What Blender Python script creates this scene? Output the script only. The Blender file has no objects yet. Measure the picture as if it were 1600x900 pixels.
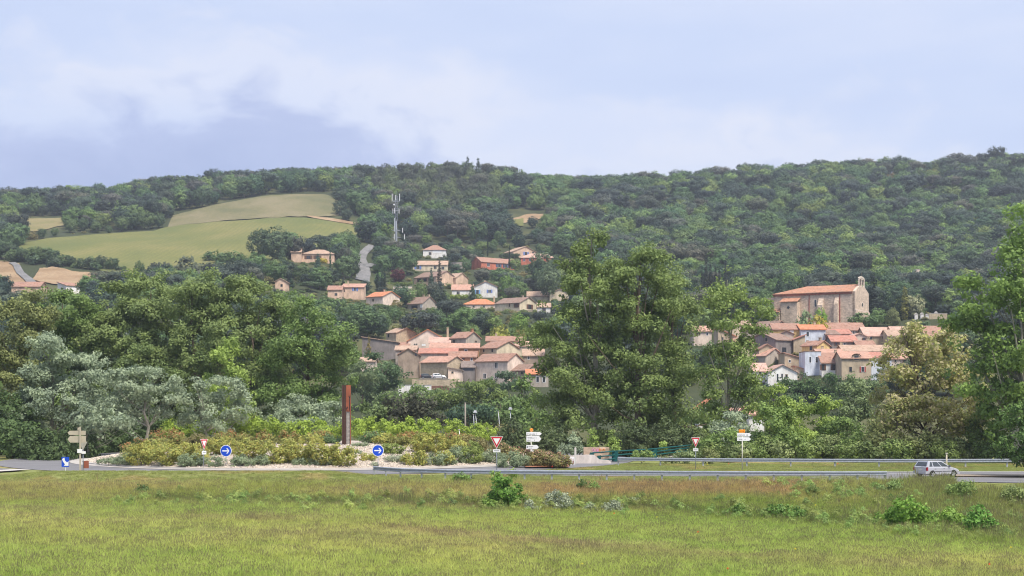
import bpy, bmesh, math, random
import numpy as np
from mathutils import Vector, Matrix

R = math.radians
rnd = random.Random(7)
F, HZ, CH = 2200.0, 628.0, 6.0          # focal length and horizon row of the photograph, camera height in metres
sc = bpy.context.scene
col = sc.collection

# ------------------------------------------------------------------ camera, world, sun, exposure
cam = bpy.data.cameras.new('camera'); cam_ob = bpy.data.objects.new('camera', cam); col.objects.link(cam_ob)
cam_ob.location = (0, 0, CH); cam_ob.rotation_euler = (R(90), 0, 0)
cam.sensor_width = 36.0; cam.lens = 36.0 * F / 1600.0; cam.shift_y = (HZ - 450.0) / 1600.0
cam.clip_start = 0.5; cam.clip_end = 6000
sc.camera = cam_ob
sc.view_settings.view_transform = 'Standard'; sc.view_settings.look = 'None'
sc.view_settings.exposure = 1.2; sc.view_settings.gamma = 1.0
sc.cycles.use_denoising = True
sc.cycles.pixel_filter_type = 'BLACKMAN_HARRIS'; sc.cycles.filter_width = 1.1
sc.cycles.max_bounces = 7; sc.cycles.diffuse_bounces = 5; sc.cycles.transmission_bounces = 5; sc.cycles.transparent_max_bounces = 4
SUN_EL, SUN_AZ = R(59), R(142)            # azimuth clockwise from the view direction: high behind the camera, to the right
sun = bpy.data.lights.new('sun', 'SUN'); sun.energy = 2.6; sun.angle = R(18); sun.color = (1.0, 0.93, 0.80)
sun_ob = bpy.data.objects.new('sun', sun); col.objects.link(sun_ob)
sd = Vector((math.sin(SUN_AZ) * math.cos(SUN_EL), math.cos(SUN_AZ) * math.cos(SUN_EL), math.sin(SUN_EL)))
sun_ob.rotation_euler = sd.to_track_quat('Z', 'Y').to_euler(); sun_ob.location = (60, -40, 120)

world = bpy.data.worlds.new('World'); sc.world = world; world.use_nodes = True
wt = world.node_tree; wt.nodes.clear()


def N(t, kind, **kw):
    n = t.nodes.new(kind)
    for k, v in kw.items():
        if k in n.inputs: n.inputs[k].default_value = v
        else: setattr(n, k, v)
    return n


def ramp(t, stops, src):
    n = t.nodes.new('ShaderNodeValToRGB'); el = n.color_ramp.elements
    while len(el) < len(stops): el.new(0.5)
    for e, (p, c) in zip(el, stops):
        e.position = p; e.color = (*c, 1) if len(c) == 3 else c
    t.links.new(src, n.inputs[0]); return n.outputs[0]


def mixc(t, fac, a, b, mode='MIX'):
    n = t.nodes.new('ShaderNodeMix'); n.data_type = 'RGBA'; n.blend_type = mode
    for s, v in ((0, fac), (6, a), (7, b)):
        if isinstance(v, bpy.types.NodeSocket): t.links.new(v, n.inputs[s])
        else: n.inputs[s].default_value = v if s == 0 else (*v, 1)
    return n.outputs[2]


def math_(t, op, a, b=0.0, clamp=False):
    n = t.nodes.new('ShaderNodeMath'); n.operation = op; n.use_clamp = clamp
    for s, v in ((0, a), (1, b)):
        if isinstance(v, bpy.types.NodeSocket): t.links.new(v, n.inputs[s])
        else: n.inputs[s].default_value = v
    return n.outputs[0]


def noise(t, vec, scale, detail=4.0, rough=0.55, dist=0.0):
    n = t.nodes.new('ShaderNodeTexNoise'); n.inputs['Scale'].default_value = scale
    n.inputs['Detail'].default_value = detail; n.inputs['Roughness'].default_value = rough; n.inputs['Distortion'].default_value = dist
    if vec is not None: t.links.new(vec, n.inputs['Vector'])
    return n.outputs['Fac']


def mapping(t, vec, loc=(0, 0, 0), scale=(1, 1, 1)):
    n = t.nodes.new('ShaderNodeMapping'); n.inputs['Location'].default_value = loc; n.inputs['Scale'].default_value = scale
    t.links.new(vec, n.inputs['Vector']); return n.outputs[0]


def build_sky():
    t = wt
    tc = N(t, 'ShaderNodeTexCoord').outputs['Generated']
    nish = N(t, 'ShaderNodeTexSky', sky_type='NISHITA', sun_disc=False, sun_elevation=SUN_EL, sun_rotation=SUN_AZ)
    nishd = mixc(t, 1.0, nish.outputs[0], (0.1, 0.1, 0.1), 'MULTIPLY')
    sep = N(t, 'ShaderNodeSeparateXYZ'); t.links.new(tc, sep.inputs[0])
    x, y, z = sep.outputs
    K = 2.297                                                # 2 ** exposure: cloud colours below are display values
    def c(r, g, b): return tuple(((v / 255) ** 2.2) / K for v in (r, g, b))
    flat = mapping(t, tc, (0, 0, 0), (1, 1, 1.9))
    # high pale overcast with soft streaks
    soft = noise(t, mapping(t, tc, (3.1, 1.7, 0.4), (1.2, 1.2, 5)), 2.6, 4, 0.5)
    high = ramp(t, [(0.3, c(198, 212, 247)), (0.52, c(209, 222, 252)), (0.68, c(221, 230, 254))], soft)
    # low grey cloud bank with a torn upper edge, heavier towards the left (west) of the view
    big = noise(t, mapping(t, tc, (0.3, 0.9, 2.0), (1, 1, 1.2)), 3.4, 2, 0.5)
    fine = noise(t, flat, 13.0, 6, 0.56, 0.35)
    edge = math_(t, 'ADD', math_(t, 'MULTIPLY', math_(t, 'SUBTRACT', big, 0.5), 0.16), math_(t, 'MULTIPLY', math_(t, 'SUBTRACT', fine, 0.5), 0.15))
    lim = math_(t, 'ADD', math_(t, 'SUBTRACT', 0.168, math_(t, 'MULTIPLY', x, 0.10)), edge)
    d = math_(t, 'SUBTRACT', lim, z)
    bank = math_(t, 'MULTIPLY_ADD', d, 34.0); bank.node.inputs[2].default_value = 0.35; bank.node.use_clamp = True
    depth = math_(t, 'MULTIPLY', d, 9.0, True)
    lft = math_(t, 'MULTIPLY_ADD', x, -1.7); lft.node.inputs[2].default_value = 0.42; lft.node.use_clamp = True
    mott = noise(t, flat, 6.0, 4, 0.5)
    dark = mixc(t, math_(t, 'MULTIPLY', lft, math_(t, 'MULTIPLY_ADD', mott, 1.2), True), c(197, 209, 243), c(150, 166, 212))
    grey = mixc(t, depth, c(192, 203, 240), dark)
    # bright rim of sunlit cloud just above the bank
    rim = math_(t, 'SUBTRACT', 1.0, math_(t, 'MULTIPLY', math_(t, 'ABSOLUTE', math_(t, 'ADD', d, 0.022)), 26.0), True)
    rim = math_(t, 'MULTIPLY', rim, math_(t, 'MULTIPLY', math_(t, 'SUBTRACT', fine, 0.3), 3.0, True), True)
    sky = mixc(t, math_(t, 'MULTIPLY', rim, 0.9), high, c(233, 237, 253))
    sky = mixc(t, math_(t, 'MULTIPLY', bank, 0.93), sky, grey)
    sky = mixc(t, 0.06, sky, nishd)
    bg = N(t, 'ShaderNodeBackground'); t.links.new(sky, bg.inputs[0]); bg.inputs[1].default_value = 1.0
    out = N(t, 'ShaderNodeOutputWorld'); t.links.new(bg.outputs[0], out.inputs[0])


build_sky()

# ------------------------------------------------------------------ helpers: objects
def at(px, Y, D):
    """world point seen at photograph pixel (px, Y) at depth D metres"""
    return Vector(((px - 800) / F * D, D, CH + (HZ - Y) / F * D))


def tag(o, label=None, cat=None, group=None, kind=None):
    if label: o['label'] = label
    if cat: o['category'] = cat
    if group: o['group'] = group
    if kind: o['kind'] = kind
    return o


def thing(name, label, cat, loc=(0, 0, 0), rz=0.0, group=None):
    o = bpy.data.objects.new(name, None); col.objects.link(o); o.empty_display_size = 0.3
    o.location = loc; o.rotation_euler = (0, 0, rz)
    return tag(o, label, cat, group)


def put(name, me, parent=None, loc=(0, 0, 0), rz=0.0, mat=None):
    o = bpy.data.objects.new(name, me); col.objects.link(o)
    if parent is not None: o.parent = parent
    o.location = loc; o.rotation_euler = (0, 0, rz)
    if mat is not None and not me.materials: me.materials.append(mat)
    return o


class MB:
    def __init__(s): s.v = []; s.f = []; s.m = []; s.mats = []
    def mat(s, m):
        if m not in s.mats: s.mats.append(m)
        return s.mats.index(m)
    def add(s, verts, faces, m=0, M=None):
        b = len(s.v)
        for p in verts:
            p = Vector(p); s.v.append(tuple(M @ p) if M is not None else tuple(p))
        for f in faces: s.f.append([b + i for i in f]); s.m.append(m)
    def box(s, x0, x1, y0, y1, z0, z1, m=0, M=None):
        s.add([(x0, y0, z0), (x1, y0, z0), (x1, y1, z0), (x0, y1, z0), (x0, y0, z1), (x1, y0, z1), (x1, y1, z1), (x0, y1, z1)],
              [(0, 3, 2, 1), (4, 5, 6, 7), (0, 1, 5, 4), (1, 2, 6, 5), (2, 3, 7, 6), (3, 0, 4, 7)], m, M)
    def prism(s, poly, y0, y1, m=0, M=None):
        """poly: (x, z) counter-clockwise seen from -y; extruded from y0 to y1"""
        n = len(poly)
        v = [(x, y0, z) for x, z in poly] + [(x, y1, z) for x, z in poly]
        s.add(v, [tuple(range(n)), tuple(range(2 * n - 1, n - 1, -1))] + [(i, i + n, (i + 1) % n + n, (i + 1) % n) for i in range(n)], m, M)
    def tube(s, pts, rad, n=6, m=0, M=None, cap=True):
        pts = [Vector(p) for p in pts]; rad = rad if isinstance(rad, (list, tuple)) else [rad] * len(pts)
        v, f = [], []
        for i, p in enumerate(pts):
            d = (pts[min(i + 1, len(pts) - 1)] - pts[max(i - 1, 0)]).normalized()
            a = d.orthogonal().normalized() if abs(d.z) < 0.9 else Vector((1, 0, 0)).cross(d).normalized()
            b = d.cross(a)
            for k in range(n):
                t = 2 * math.pi * k / n; v.append(p + (a * math.cos(t) + b * math.sin(t)) * rad[i])
        for i in range(len(pts) - 1):
            for k in range(n):
                f.append((i * n + k, i * n + (k + 1) % n, (i + 1) * n + (k + 1) % n, (i + 1) * n + k))
        if cap: f += [tuple(range(n - 1, -1, -1)), tuple(range((len(pts) - 1) * n, len(pts) * n))]
        s.add(v, f, m, M)
    def mesh(s, name, mats=None, smooth=False):
        me = bpy.data.meshes.new(name); me.from_pydata(s.v, [], s.f)
        for m in (mats or s.mats): me.materials.append(m)
        if len(me.materials) > 1: me.polygons.foreach_set('material_index', s.m)
        if smooth: me.polygons.foreach_set('use_smooth', [True] * len(me.polygons))
        me.update(); return me
    def build(s, name, mat, parent=None, loc=(0, 0, 0), rz=0.0, smooth=False):
        return put(name, s.mesh(name, mat if isinstance(mat, list) else [mat], smooth), parent, loc, rz)


# ------------------------------------------------------------------ helpers: materials
MATS = {}


def new_mat(name):
    m = bpy.data.materials.new(name); m.use_nodes = True; t = m.node_tree
    b = t.nodes['Principled BSDF']; return m, t, b


def plain(name, c, rough=0.6, metal=0.0, var=0.12, scale=3.0, spec=0.3):
    if name in MATS: return MATS[name]
    m, t, b = new_mat(name)
    tc = N(t, 'ShaderNodeTexCoord').outputs['Object']
    n = noise(t, tc, scale, 4)
    t.links.new(ramp(t, [(0.25, tuple(v * (1 - var) for v in c)), (0.75, tuple(min(1, v * (1 + var)) for v in c))], n), b.inputs['Base Color'])
    b.inputs['Roughness'].default_value = rough; b.inputs['Metallic'].default_value = metal; b.inputs['Specular IOR Level'].default_value = spec
    MATS[name] = m; return m


def wall_mat(name, c, stone=0.0):
    key = 'wall_' + name
    if key in MATS: return MATS[key]
    m, t, b = new_mat(key)
    tc = N(t, 'ShaderNodeTexCoord').outputs['Object']
    n1 = noise(t, mapping(t, tc, (rnd.random() * 9, 2, 5), (1, 1, 0.6)), 0.55, 6, 0.68)
    n2 = noise(t, mapping(t, tc, (0, 0, 0), (1.5, 1.5, 0.25)), 1.2, 4, 0.6)          # rain streaks
    v = 0.24 + 0.08 * stone
    base = ramp(t, [(0.36, tuple(x * (1 - v) for x in c)), (0.5, c), (0.66, tuple(min(0.85, x * (1 + v)) for x in c))], n1)
    base = mixc(t, math_(t, 'MULTIPLY', math_(t, 'SUBTRACT', n2, 0.5), 1.7, True), base, tuple(x * 0.55 for x in c))
    if stone > 0:
        vo = t.nodes.new('ShaderNodeTexVoronoi'); vo.inputs['Scale'].default_value = 1.6
        t.links.new(mapping(t, tc, (0, 0, 0), (1, 1, 1.7)), vo.inputs['Vector'])
        sep = N(t, 'ShaderNodeSeparateColor'); t.links.new(vo.outputs['Color'], sep.inputs[0])
        st = ramp(t, [(0.0, tuple(x * 0.62 for x in c)), (0.5, c), (1.0, tuple(min(0.8, x * 1.4) for x in c))], sep.outputs[0])
        base = mixc(t, 0.62 * stone, base, st)
        bu = N(t, 'ShaderNodeBump'); bu.inputs['Strength'].default_value = 0.5; bu.inputs['Distance'].default_value = 0.08
        t.links.new(vo.outputs['Distance'], bu.inputs['Height']); t.links.new(bu.outputs[0], b.inputs['Normal'])
    t.links.new(base, b.inputs['Base Color']); b.inputs['Roughness'].default_value = 0.9; b.inputs['Specular IOR Level'].default_value = 0.15
    MATS[key] = m; return m


def roof_mat(name, c):
    key = 'roof_' + name
    if key in MATS: return MATS[key]
    m, t, b = new_mat(key)
    tc = N(t, 'ShaderNodeTexCoord').outputs['Object']
    n1 = noise(t, tc, 0.35, 4, 0.6); n2 = noise(t, tc, 1.15, 5, 0.75)
    pale = tuple(min(0.75, x * 0.7 + 0.16) for x in c)
    base = ramp(t, [(0.36, tuple(x * 0.5 for x in c)), (0.46, c), (0.55, tuple(min(0.8, x * 1.12) for x in c)), (0.66, pale)], n2)
    lich = math_(t, 'MULTIPLY', math_(t, 'SUBTRACT', n1, 0.48), 6.0, True)
    base = mixc(t, math_(t, 'MULTIPLY', lich, 0.7), base, tuple(0.5 * x + 0.5 * y for x, y in zip(c, (0.27, 0.225, 0.19))))
    w = t.nodes.new('ShaderNodeTexWave'); w.wave_type = 'BANDS'; w.bands_direction = 'X'; w.inputs['Scale'].default_value = 1.3
    w.inputs['Distortion'].default_value = 1.2; w.inputs['Detail'].default_value = 2
    t.links.new(tc, w.inputs['Vector'])
    base = mixc(t, math_(t, 'MULTIPLY', w.outputs['Fac'], 0.35), base, tuple(x * 0.55 for x in c))
    bu = N(t, 'ShaderNodeBump'); bu.inputs['Strength'].default_value = 0.6; bu.inputs['Distance'].default_value = 0.1
    t.links.new(w.outputs['Fac'], bu.inputs['Height']); t.links.new(bu.outputs[0], b.inputs['Normal'])
    t.links.new(base, b.inputs['Base Color']); b.inputs['Roughness'].default_value = 0.85; b.inputs['Specular IOR Level'].default_value = 0.2
    MATS[key] = m; return m


LEAFK = (1.78, 1.94, 1.70)


def leaf_mat(name, trans=0.36, rough=0.55, vary=0.36, k=LEAFK):
    """leaf colour = the plant's own tint (object or instance attribute), varied leaf by leaf; 'f' marks blossoms and young tips (tint2)"""
    if name in MATS: return MATS[name]
    m, t, b = new_mat(name)
    ti = N(t, 'ShaderNodeAttribute', attribute_type='INSTANCER', attribute_name='tint').outputs['Color']
    t2 = N(t, 'ShaderNodeAttribute', attribute_type='INSTANCER', attribute_name='tint2').outputs['Color']
    v = N(t, 'ShaderNodeAttribute', attribute_type='GEOMETRY', attribute_name='v').outputs['Fac']
    f = N(t, 'ShaderNodeAttribute', attribute_type='GEOMETRY', attribute_name='f').outputs['Fac']
    ti = mixc(t, 1.0, ti, k, 'MULTIPLY')
    lo = mixc(t, 1.0, ti, (1 - vary, 1 - vary * 0.9, 1 - vary * 0.8), 'MULTIPLY')
    hi = mixc(t, 1.0, ti, (1 + vary * 1.1, 1 + vary, 1 + vary * 0.6), 'MULTIPLY')
    c = mixc(t, v, lo, hi)
    c = mixc(t, f, c, t2)
    t.links.new(c, b.inputs['Base Color']); b.inputs['Roughness'].default_value = rough; b.inputs['Specular IOR Level'].default_value = 0.22
    tr = N(t, 'ShaderNodeBsdfTranslucent'); t.links.new(c, tr.inputs[0])
    mx = N(t, 'ShaderNodeMixShader'); mx.inputs[0].default_value = trans
    t.links.new(b.outputs[0], mx.inputs[1]); t.links.new(tr.outputs[0], mx.inputs[2])
    t.links.new(mx.outputs[0], t.nodes['Material Output'].inputs[0])
    MATS[name] = m; return m


LEAF = leaf_mat('leaf')
BARK = plain('bark', (0.14, 0.11, 0.085), 0.9, 0, 0.35, 4, 0.1)
PALEBARK = plain('pale_bark', (0.30, 0.28, 0.23), 0.9, 0, 0.35, 4, 0.1)
WHITE = plain('white_paint', (0.78, 0.78, 0.78), 0.45, 0, 0.05)
GALV = plain('galvanised_steel', (0.36, 0.385, 0.45), 0.45, 0.35, 0.2, 6, 0.5)
POSTGREY = plain('grey_post', (0.42, 0.43, 0.46), 0.5, 0.3, 0.1, 5)
RED = plain('sign_red', (0.55, 0.02, 0.03), 0.4, 0, 0.05)
BLUE = plain('sign_blue', (0.01, 0.07, 0.52), 0.4, 0, 0.06)
BLACK = plain('black_print', (0.02, 0.02, 0.025), 0.6, 0, 0.05)
GLASS = plain('window_glass', (0.035, 0.04, 0.05), 0.08, 0, 0.2, 2, 0.6)
BEIGE = plain('beige_paint', (0.45, 0.40, 0.31), 0.55, 0, 0.1)
ORANGE = plain('orange_sign', (0.85, 0.28, 0.01), 0.45, 0, 0.05)

# ------------------------------------------------------------------ helpers: noise in numpy
def vnoise(x, y, s, seed=0):
    x = np.asarray(x, float) / s + seed * 17.3; y = np.asarray(y, float) / s + seed * 9.1
    xi = np.floor(x); yi = np.floor(y); fx = x - xi; fy = y - yi
    fx = fx * fx * (3 - 2 * fx); fy = fy * fy * (3 - 2 * fy)
    def h(a, b):
        q = np.sin(a * 127.1 + b * 311.7 + seed * 74.7) * 43758.5453
        return q - np.floor(q)
    return (h(xi, yi) * (1 - fx) + h(xi + 1, yi) * fx) * (1 - fy) + (h(xi, yi + 1) * (1 - fx) + h(xi + 1, yi + 1) * fx) * fy


def fbm(x, y, s, seed=0, o=4):
    a = 0; w = 0
    for k in range(o):
        a = a + vnoise(x, y, s / 2 ** k, seed + k) * 0.55 ** k; w += 0.55 ** k
    return a / w


def sstep(a, b, x):
    t = np.clip((x - a) / (b - a), 0, 1); return t * t * (3 - 2 * t)


def inpoly(px, py, poly):
    px = np.asarray(px, float); py = np.asarray(py, float); r = np.zeros(px.shape, bool)
    n = len(poly)
    for i in range(n):
        x0, y0 = poly[i]; x1, y1 = poly[(i + 1) % n]
        c = ((y0 > py) != (y1 > py)) & (px < (x1 - x0) * (py - y0) / ((y1 - y0) if y1 != y0 else 1e-9) + x0)
        r ^= c
    return r


# ------------------------------------------------------------------ terrain heights
T_PX = [-500, 0, 200, 300, 400, 490, 570, 650, 750, 860, 1000, 1150, 1300, 1450, 1600, 2100]
T_D = [140, 200, 300, 380, 420, 460, 520, 600, 640, 680, 720, 760, 830, 900, 1000, 1060, 1150, 1400, 2200]
_l = [0, -1, 2, 10, 19, 31, 47, 60, 68, 76, 85, 93, 108, 123]
_m = [0, -1, 2, 10.8, 18.6, 24, 36, 46, 54, 63.5, 74.5, 84]
_r = [0, -1, 2, 10.8, 20.5, 31, 41, 52, 60, 68, 77, 86.5, 104, 122]
T_Z = [
    _l + [142, 150, 152, 135, 100],
    _l + [142, 150, 152, 135, 100],
    [0, -1, 2, 10, 18, 30, 46, 57, 68, 76, 85, 93, 108, 123, 147, 158, 160, 145, 100],
    [0, -1, 2, 10, 18, 30, 46, 57, 68, 76, 85, 93, 110, 130, 153, 164, 166, 148, 100],
    [0, -1, 2, 10, 18, 28, 44, 58, 68, 78, 88, 98, 114, 136, 158, 169, 171, 150, 100],
    [0, -1, 2, 10, 18, 26, 42, 56, 68, 79, 88, 98, 114, 137, 158.5, 169, 171, 150, 100],
    [0, -1, 2, 10.8, 18.6, 25, 38, 50, 60.7, 72, 83, 94, 113, 132, 158, 170, 172, 150, 100],
    _m + [101, 120, 155, 173.5, 176, 155, 100],
    _m + [101, 121, 157, 177, 180, 155, 100],
    _m + [101, 120, 149, 161, 165, 150, 100],
    _r + [150, 165, 177, 160, 110],
    _r + [151, 167, 185, 165, 110],
    _r + [153, 170, 191, 170, 110],
    _r + [156, 173, 195, 175, 110],
    _r + [160, 177, 197, 180, 110],
    _r + [163, 181, 202, 185, 110],
]
UG = np.arange(-1.5, 1.501, 0.01); DG = np.arange(130, 2201, 5.0)


def _table():
    tz = np.array(T_Z)                                     # px x D
    u = (np.array(T_PX) - 800) / F
    a = np.array([np.interp(DG, T_D, row) for row in tz])  # px x DG
    g = np.array([np.interp(UG, u, a[:, k]) for k in range(len(DG))]).T
    def blur(g, w, ax):
        k = np.ones(2 * w + 1) / (2 * w + 1)
        p = np.pad(g, [(w, w) if i == ax else (0, 0) for i in (0, 1)], mode='edge')
        return np.apply_along_axis(lambda r: np.convolve(r, k, 'valid'), ax, p)
    for _ in range(2): g = blur(g, 3, 1); g = blur(g, 3, 0)
    return g


TG = _table()
PADS = []


def tz_base(x, y):
    x = np.asarray(x, float); y = np.asarray(y, float)
    D = np.clip(y, 130.001, 2199); u = np.clip(x / np.maximum(D, 1), -1.499, 1.499)
    i = np.clip(((u + 1.5) / 0.01), 0, len(UG) - 1.001); j = np.clip((D - 130) / 5.0, 0, len(DG) - 1.001)
    i0 = i.astype(int); j0 = j.astype(int); fi = i - i0; fj = j - j0
    far = (TG[i0, j0] * (1 - fi) + TG[i0 + 1, j0] * fi) * (1 - fj) + (TG[i0, j0 + 1] * (1 - fi) + TG[i0 + 1, j0 + 1] * fi) * fj
    far = far + sstep(200, 400, y) * (fbm(x, y, 45, 3, 3) - 0.5) * 2.0
    # verge and embankment between the road and the meadow
    px = 800 + F * x / np.maximum(y, 1)
    top = 104.8 - 2.6 * sstep(1380, 1480, px) + 2.6 * sstep(560, 200, px)
    low = -1.0 - 0.9 * sstep(500, 1300, px)
    bot = top - 13 - 5 * sstep(900, 1500, px)
    near = low * (1 - sstep(bot, top, y)) + (fbm(x, y, 9, 5, 3) - 0.5) * 0.5 * (1 - sstep(top - 4, top + 1, y))
    berm = 0.5 * np.exp(-((y - 111.5) / 2.2) ** 2) * sstep(-42, -36, x) * (1 - sstep(-15, -9, x))
    near = near + berm - 0.02
    w = sstep(150, 165, y)
    return near * (1 - w) + far * w


def TZ(x, y):
    z = tz_base(x, y)
    xs = np.asarray(x, float); ys = np.asarray(y, float)
    for (cx, cy, r, pz) in PADS:
        d = np.hypot(xs - cx, ys - cy)
        z = z + (pz - z) * (1 - sstep(r, r * 1.7, d))
    return z


def ground_at(px, Y, d0=140, d1=1150):
    """depth at which the ground is seen at pixel (px, Y)"""
    Ds = np.arange(d0, d1, 2.0); x = (px - 800) / F * Ds
    yy = HZ - (tz_base(x, Ds) - CH) / Ds * F
    k = np.argmax(yy <= Y) if (yy <= Y).any() else len(Ds) - 1
    return float(Ds[k])

# ------------------------------------------------------------------ helpers: foliage
def leaf_mesh(name, rng, ells, clump, leaf, cover=1.0, flower=0.0, ftop=False, up=0.25, inner=0.25, ragged=0.25, orient=0.55, flat=0.8, mass=1.7):
    """many small leaf faces in clumps spread through a union of ellipsoids (cx,cy,cz,rx,ry,rz)"""
    E = np.array(ells, float); C = []; O = []
    for i, e in enumerate(E):
        rm = (e[3] * e[4] * e[5]) ** (1 / 3)
        n = max(4, int(1.5 * 4 * math.pi * rm * rm / (math.pi * clump * clump)))
        d = rng.normal(size=(n, 3)); d /= np.linalg.norm(d, axis=1)[:, None]
        rf = np.where(rng.random(n) < inner, rng.uniform(0.3, 0.75, n), rng.uniform(0.72, 1.0 + ragged * 0.5, n))
        lump = 1 + ragged * (vnoise(d[:, 0] * 2 + i * 3, d[:, 1] * 2 + d[:, 2] * 1.7, 1.0, i) - 0.5)
        p = e[:3] + d * e[3:6] * (rf * lump)[:, None]
        if mass > 0:                                          # gather the sprays into larger leaf masses with gaps between
            nb = max(3, int(n / 7)); hub = rng.integers(0, n, nb); R_ = clump * mass
            dd = ((p[:, None, :] - p[hub][None]) ** 2).sum(2).argmin(1); q_ = p[hub][dd]
            off = rng.normal(size=(n, 3)); off[:, 2] = np.abs(off[:, 2]) * .9 - .15; off /= np.linalg.norm(off, axis=1)[:, None]
            p2 = q_ + off * R_ * rng.uniform(.6, 1.0, n)[:, None] * np.array([1, 1, .75]); mv = rng.random(n) < .8; p = np.where(mv[:, None], p2, p)
        keep = np.ones(n, bool)
        for j, q in enumerate(E):
            if j != i: keep &= (((p - q[:3]) / q[3:6]) ** 2).sum(1) > 0.4
        C.append(p[keep]); o_ = d / e[3:6] * rm; O.append((o_ / np.linalg.norm(o_, axis=1)[:, None])[keep])
    C = np.concatenate(C); O = np.concatenate(O); nc = len(C)
    rc = clump * rng.uniform(0.6, 1.3, nc); cv = rng.random(nc)
    cnt = np.maximum(3, (cover * 4 * math.pi * rc ** 2 / (leaf * leaf * 0.7) * 0.5).astype(int))
    idx = np.repeat(np.arange(nc), cnt); n = len(idx)
    d = rng.normal(size=(n, 3)); d /= np.linalg.norm(d, axis=1)[:, None]
    P = C[idx] + d * (rc[idx] * (rng.random(n) ** 0.4))[:, None] * np.array([1, 1, flat])
    nrm = d * 0.7 + O[idx] * orient + rng.normal(size=(n, 3)) * 0.55; nrm[:, 2] += up; nrm /= np.linalg.norm(nrm, axis=1)[:, None]
    a = np.cross(nrm, rng.normal(size=(n, 3))); a /= np.linalg.norm(a, axis=1)[:, None]; b = np.cross(nrm, a)
    s = leaf * rng.uniform(0.55, 1.25, n)[:, None]
    V = np.stack([P - a * s * 0.6, P - b * s * 0.36, P + a * s * 0.6, P + b * s * 0.36], 1).reshape(-1, 3)
    me = bpy.data.meshes.new(name)
    me.vertices.add(4 * n); me.vertices.foreach_set('co', V.ravel())
    me.loops.add(4 * n); me.loops.foreach_set('vertex_index', np.arange(4 * n, dtype=np.int32))
    me.polygons.add(n); me.polygons.foreach_set('loop_start', np.arange(0, 4 * n, 4, dtype=np.int32))
    me.update(calc_edges=True)
    v = np.clip(0.6 * cv[idx] + 0.4 * rng.random(n), 0, 1).astype(np.float32)
    me.attributes.new('v', 'FLOAT', 'FACE').data.foreach_set('value', v)
    f = np.zeros(n, np.float32)
    if flower > 0:
        zt = (P[:, 2] - P[:, 2].min()) / max(1e-6, np.ptp(P[:, 2]))
        pr = flower * (sstep(0.45, 0.9, zt) if ftop else 1.0)
        f = (rng.random(n) < pr * (0.4 + 1.2 * cv[idx])).astype(np.float32)
    me.attributes.new('f', 'FLOAT', 'FACE').data.foreach_set('value', f)
    me.materials.append(LEAF)
    return me


def limb_mesh(name, rng, base, ells, r0, mat, twigs=3, n=6):
    mb = MB(); E = sorted(ells, key=lambda e: -e[2]); top = Vector(E[0][:3]); base = Vector(base)
    top = top + Vector((0, 0, E[0][5] * 0.4))
    pts = [base + Vector((0, 0, -0.5))]; rad = [r0 * 1.25]
    K = 6
    for k in range(1, K + 1):
        t = k / K; p = base.lerp(top, t); wob = r0 * 2.2 * math.sin(t * 3)
        pts.append(p + Vector((rng.normal() * wob * 0.5, rng.normal() * wob * 0.5, 0))); rad.append(r0 * (1 - 0.85 * t))
    mb.tube(pts, rad, n)
    for e in ells:
        c = Vector(e[:3])
        for k in range(twigs):
            tgt = c + Vector((rng.normal() * e[3] * 0.45, rng.normal() * e[4] * 0.45, rng.normal() * e[5] * 0.4 + e[5] * 0.2))
            h = min(0.8, max(0.15, (tgt.z - base.z) / max(0.1, top.z - base.z) - 0.25)); i = max(1, min(K - 1, int(h * K)))
            st = pts[i]; mid = st.lerp(tgt, 0.5) + Vector((0, 0, -0.06 * (tgt - st).length))
            rr = rad[i] * (0.55 if k == 0 else 0.34)
            mb.tube([st, mid, tgt], [rr, rr * 0.65, rr * 0.2], 5, cap=False)
    return mb.mesh(name, [mat])


def px_ells(blobs, D, x0, z0, rng, dy=0.25, deep=0.95):
    out = []
    for (px, Y, rx, ry) in blobs:
        p = at(px, Y, D); k = D / F
        out.append((p.x - x0, rng.normal() * dy * rx * k, p.z - z0, rx * k, (rx + ry) * 0.5 * k * deep, ry * k))
    return out


SEED = [100]


def tree(name, label, cat, bpx, D, blobs, tint, clump=0.95, leaf=0.31, cover=1.0, trunk=0.3, bark=None, tint2=None, flower=0.0, group=None, twigs=3,
         inner=0.25, ragged=0.3, flat=0.8, ftop=False, base=None, crown='crown', stem='trunk', deep=0.95, mass=None):
    SEED[0] += 1; rng = np.random.default_rng(SEED[0])
    x0 = (bpx - 800) / F * D
    z0 = float(TZ(x0, D)) if base is None else base
    root = thing(name, label, cat, (x0, D, z0), 0, group)
    E = px_ells(blobs, D, x0, z0, rng, deep=deep)
    c = put(crown, leaf_mesh(name + '_' + crown, rng, E, clump, leaf, cover, flower, ftop, inner=inner, ragged=ragged, flat=flat, mass=(0 if crown == 'foliage' else 1.35) if mass is None else mass), root)
    c['tint'] = list(tint); c['tint2'] = list(tint2 or tint)
    if trunk: put(stem, limb_mesh(name + '_' + stem, rng, (0, 0, 0), E, trunk, bark or BARK, twigs), root)
    return root


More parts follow.
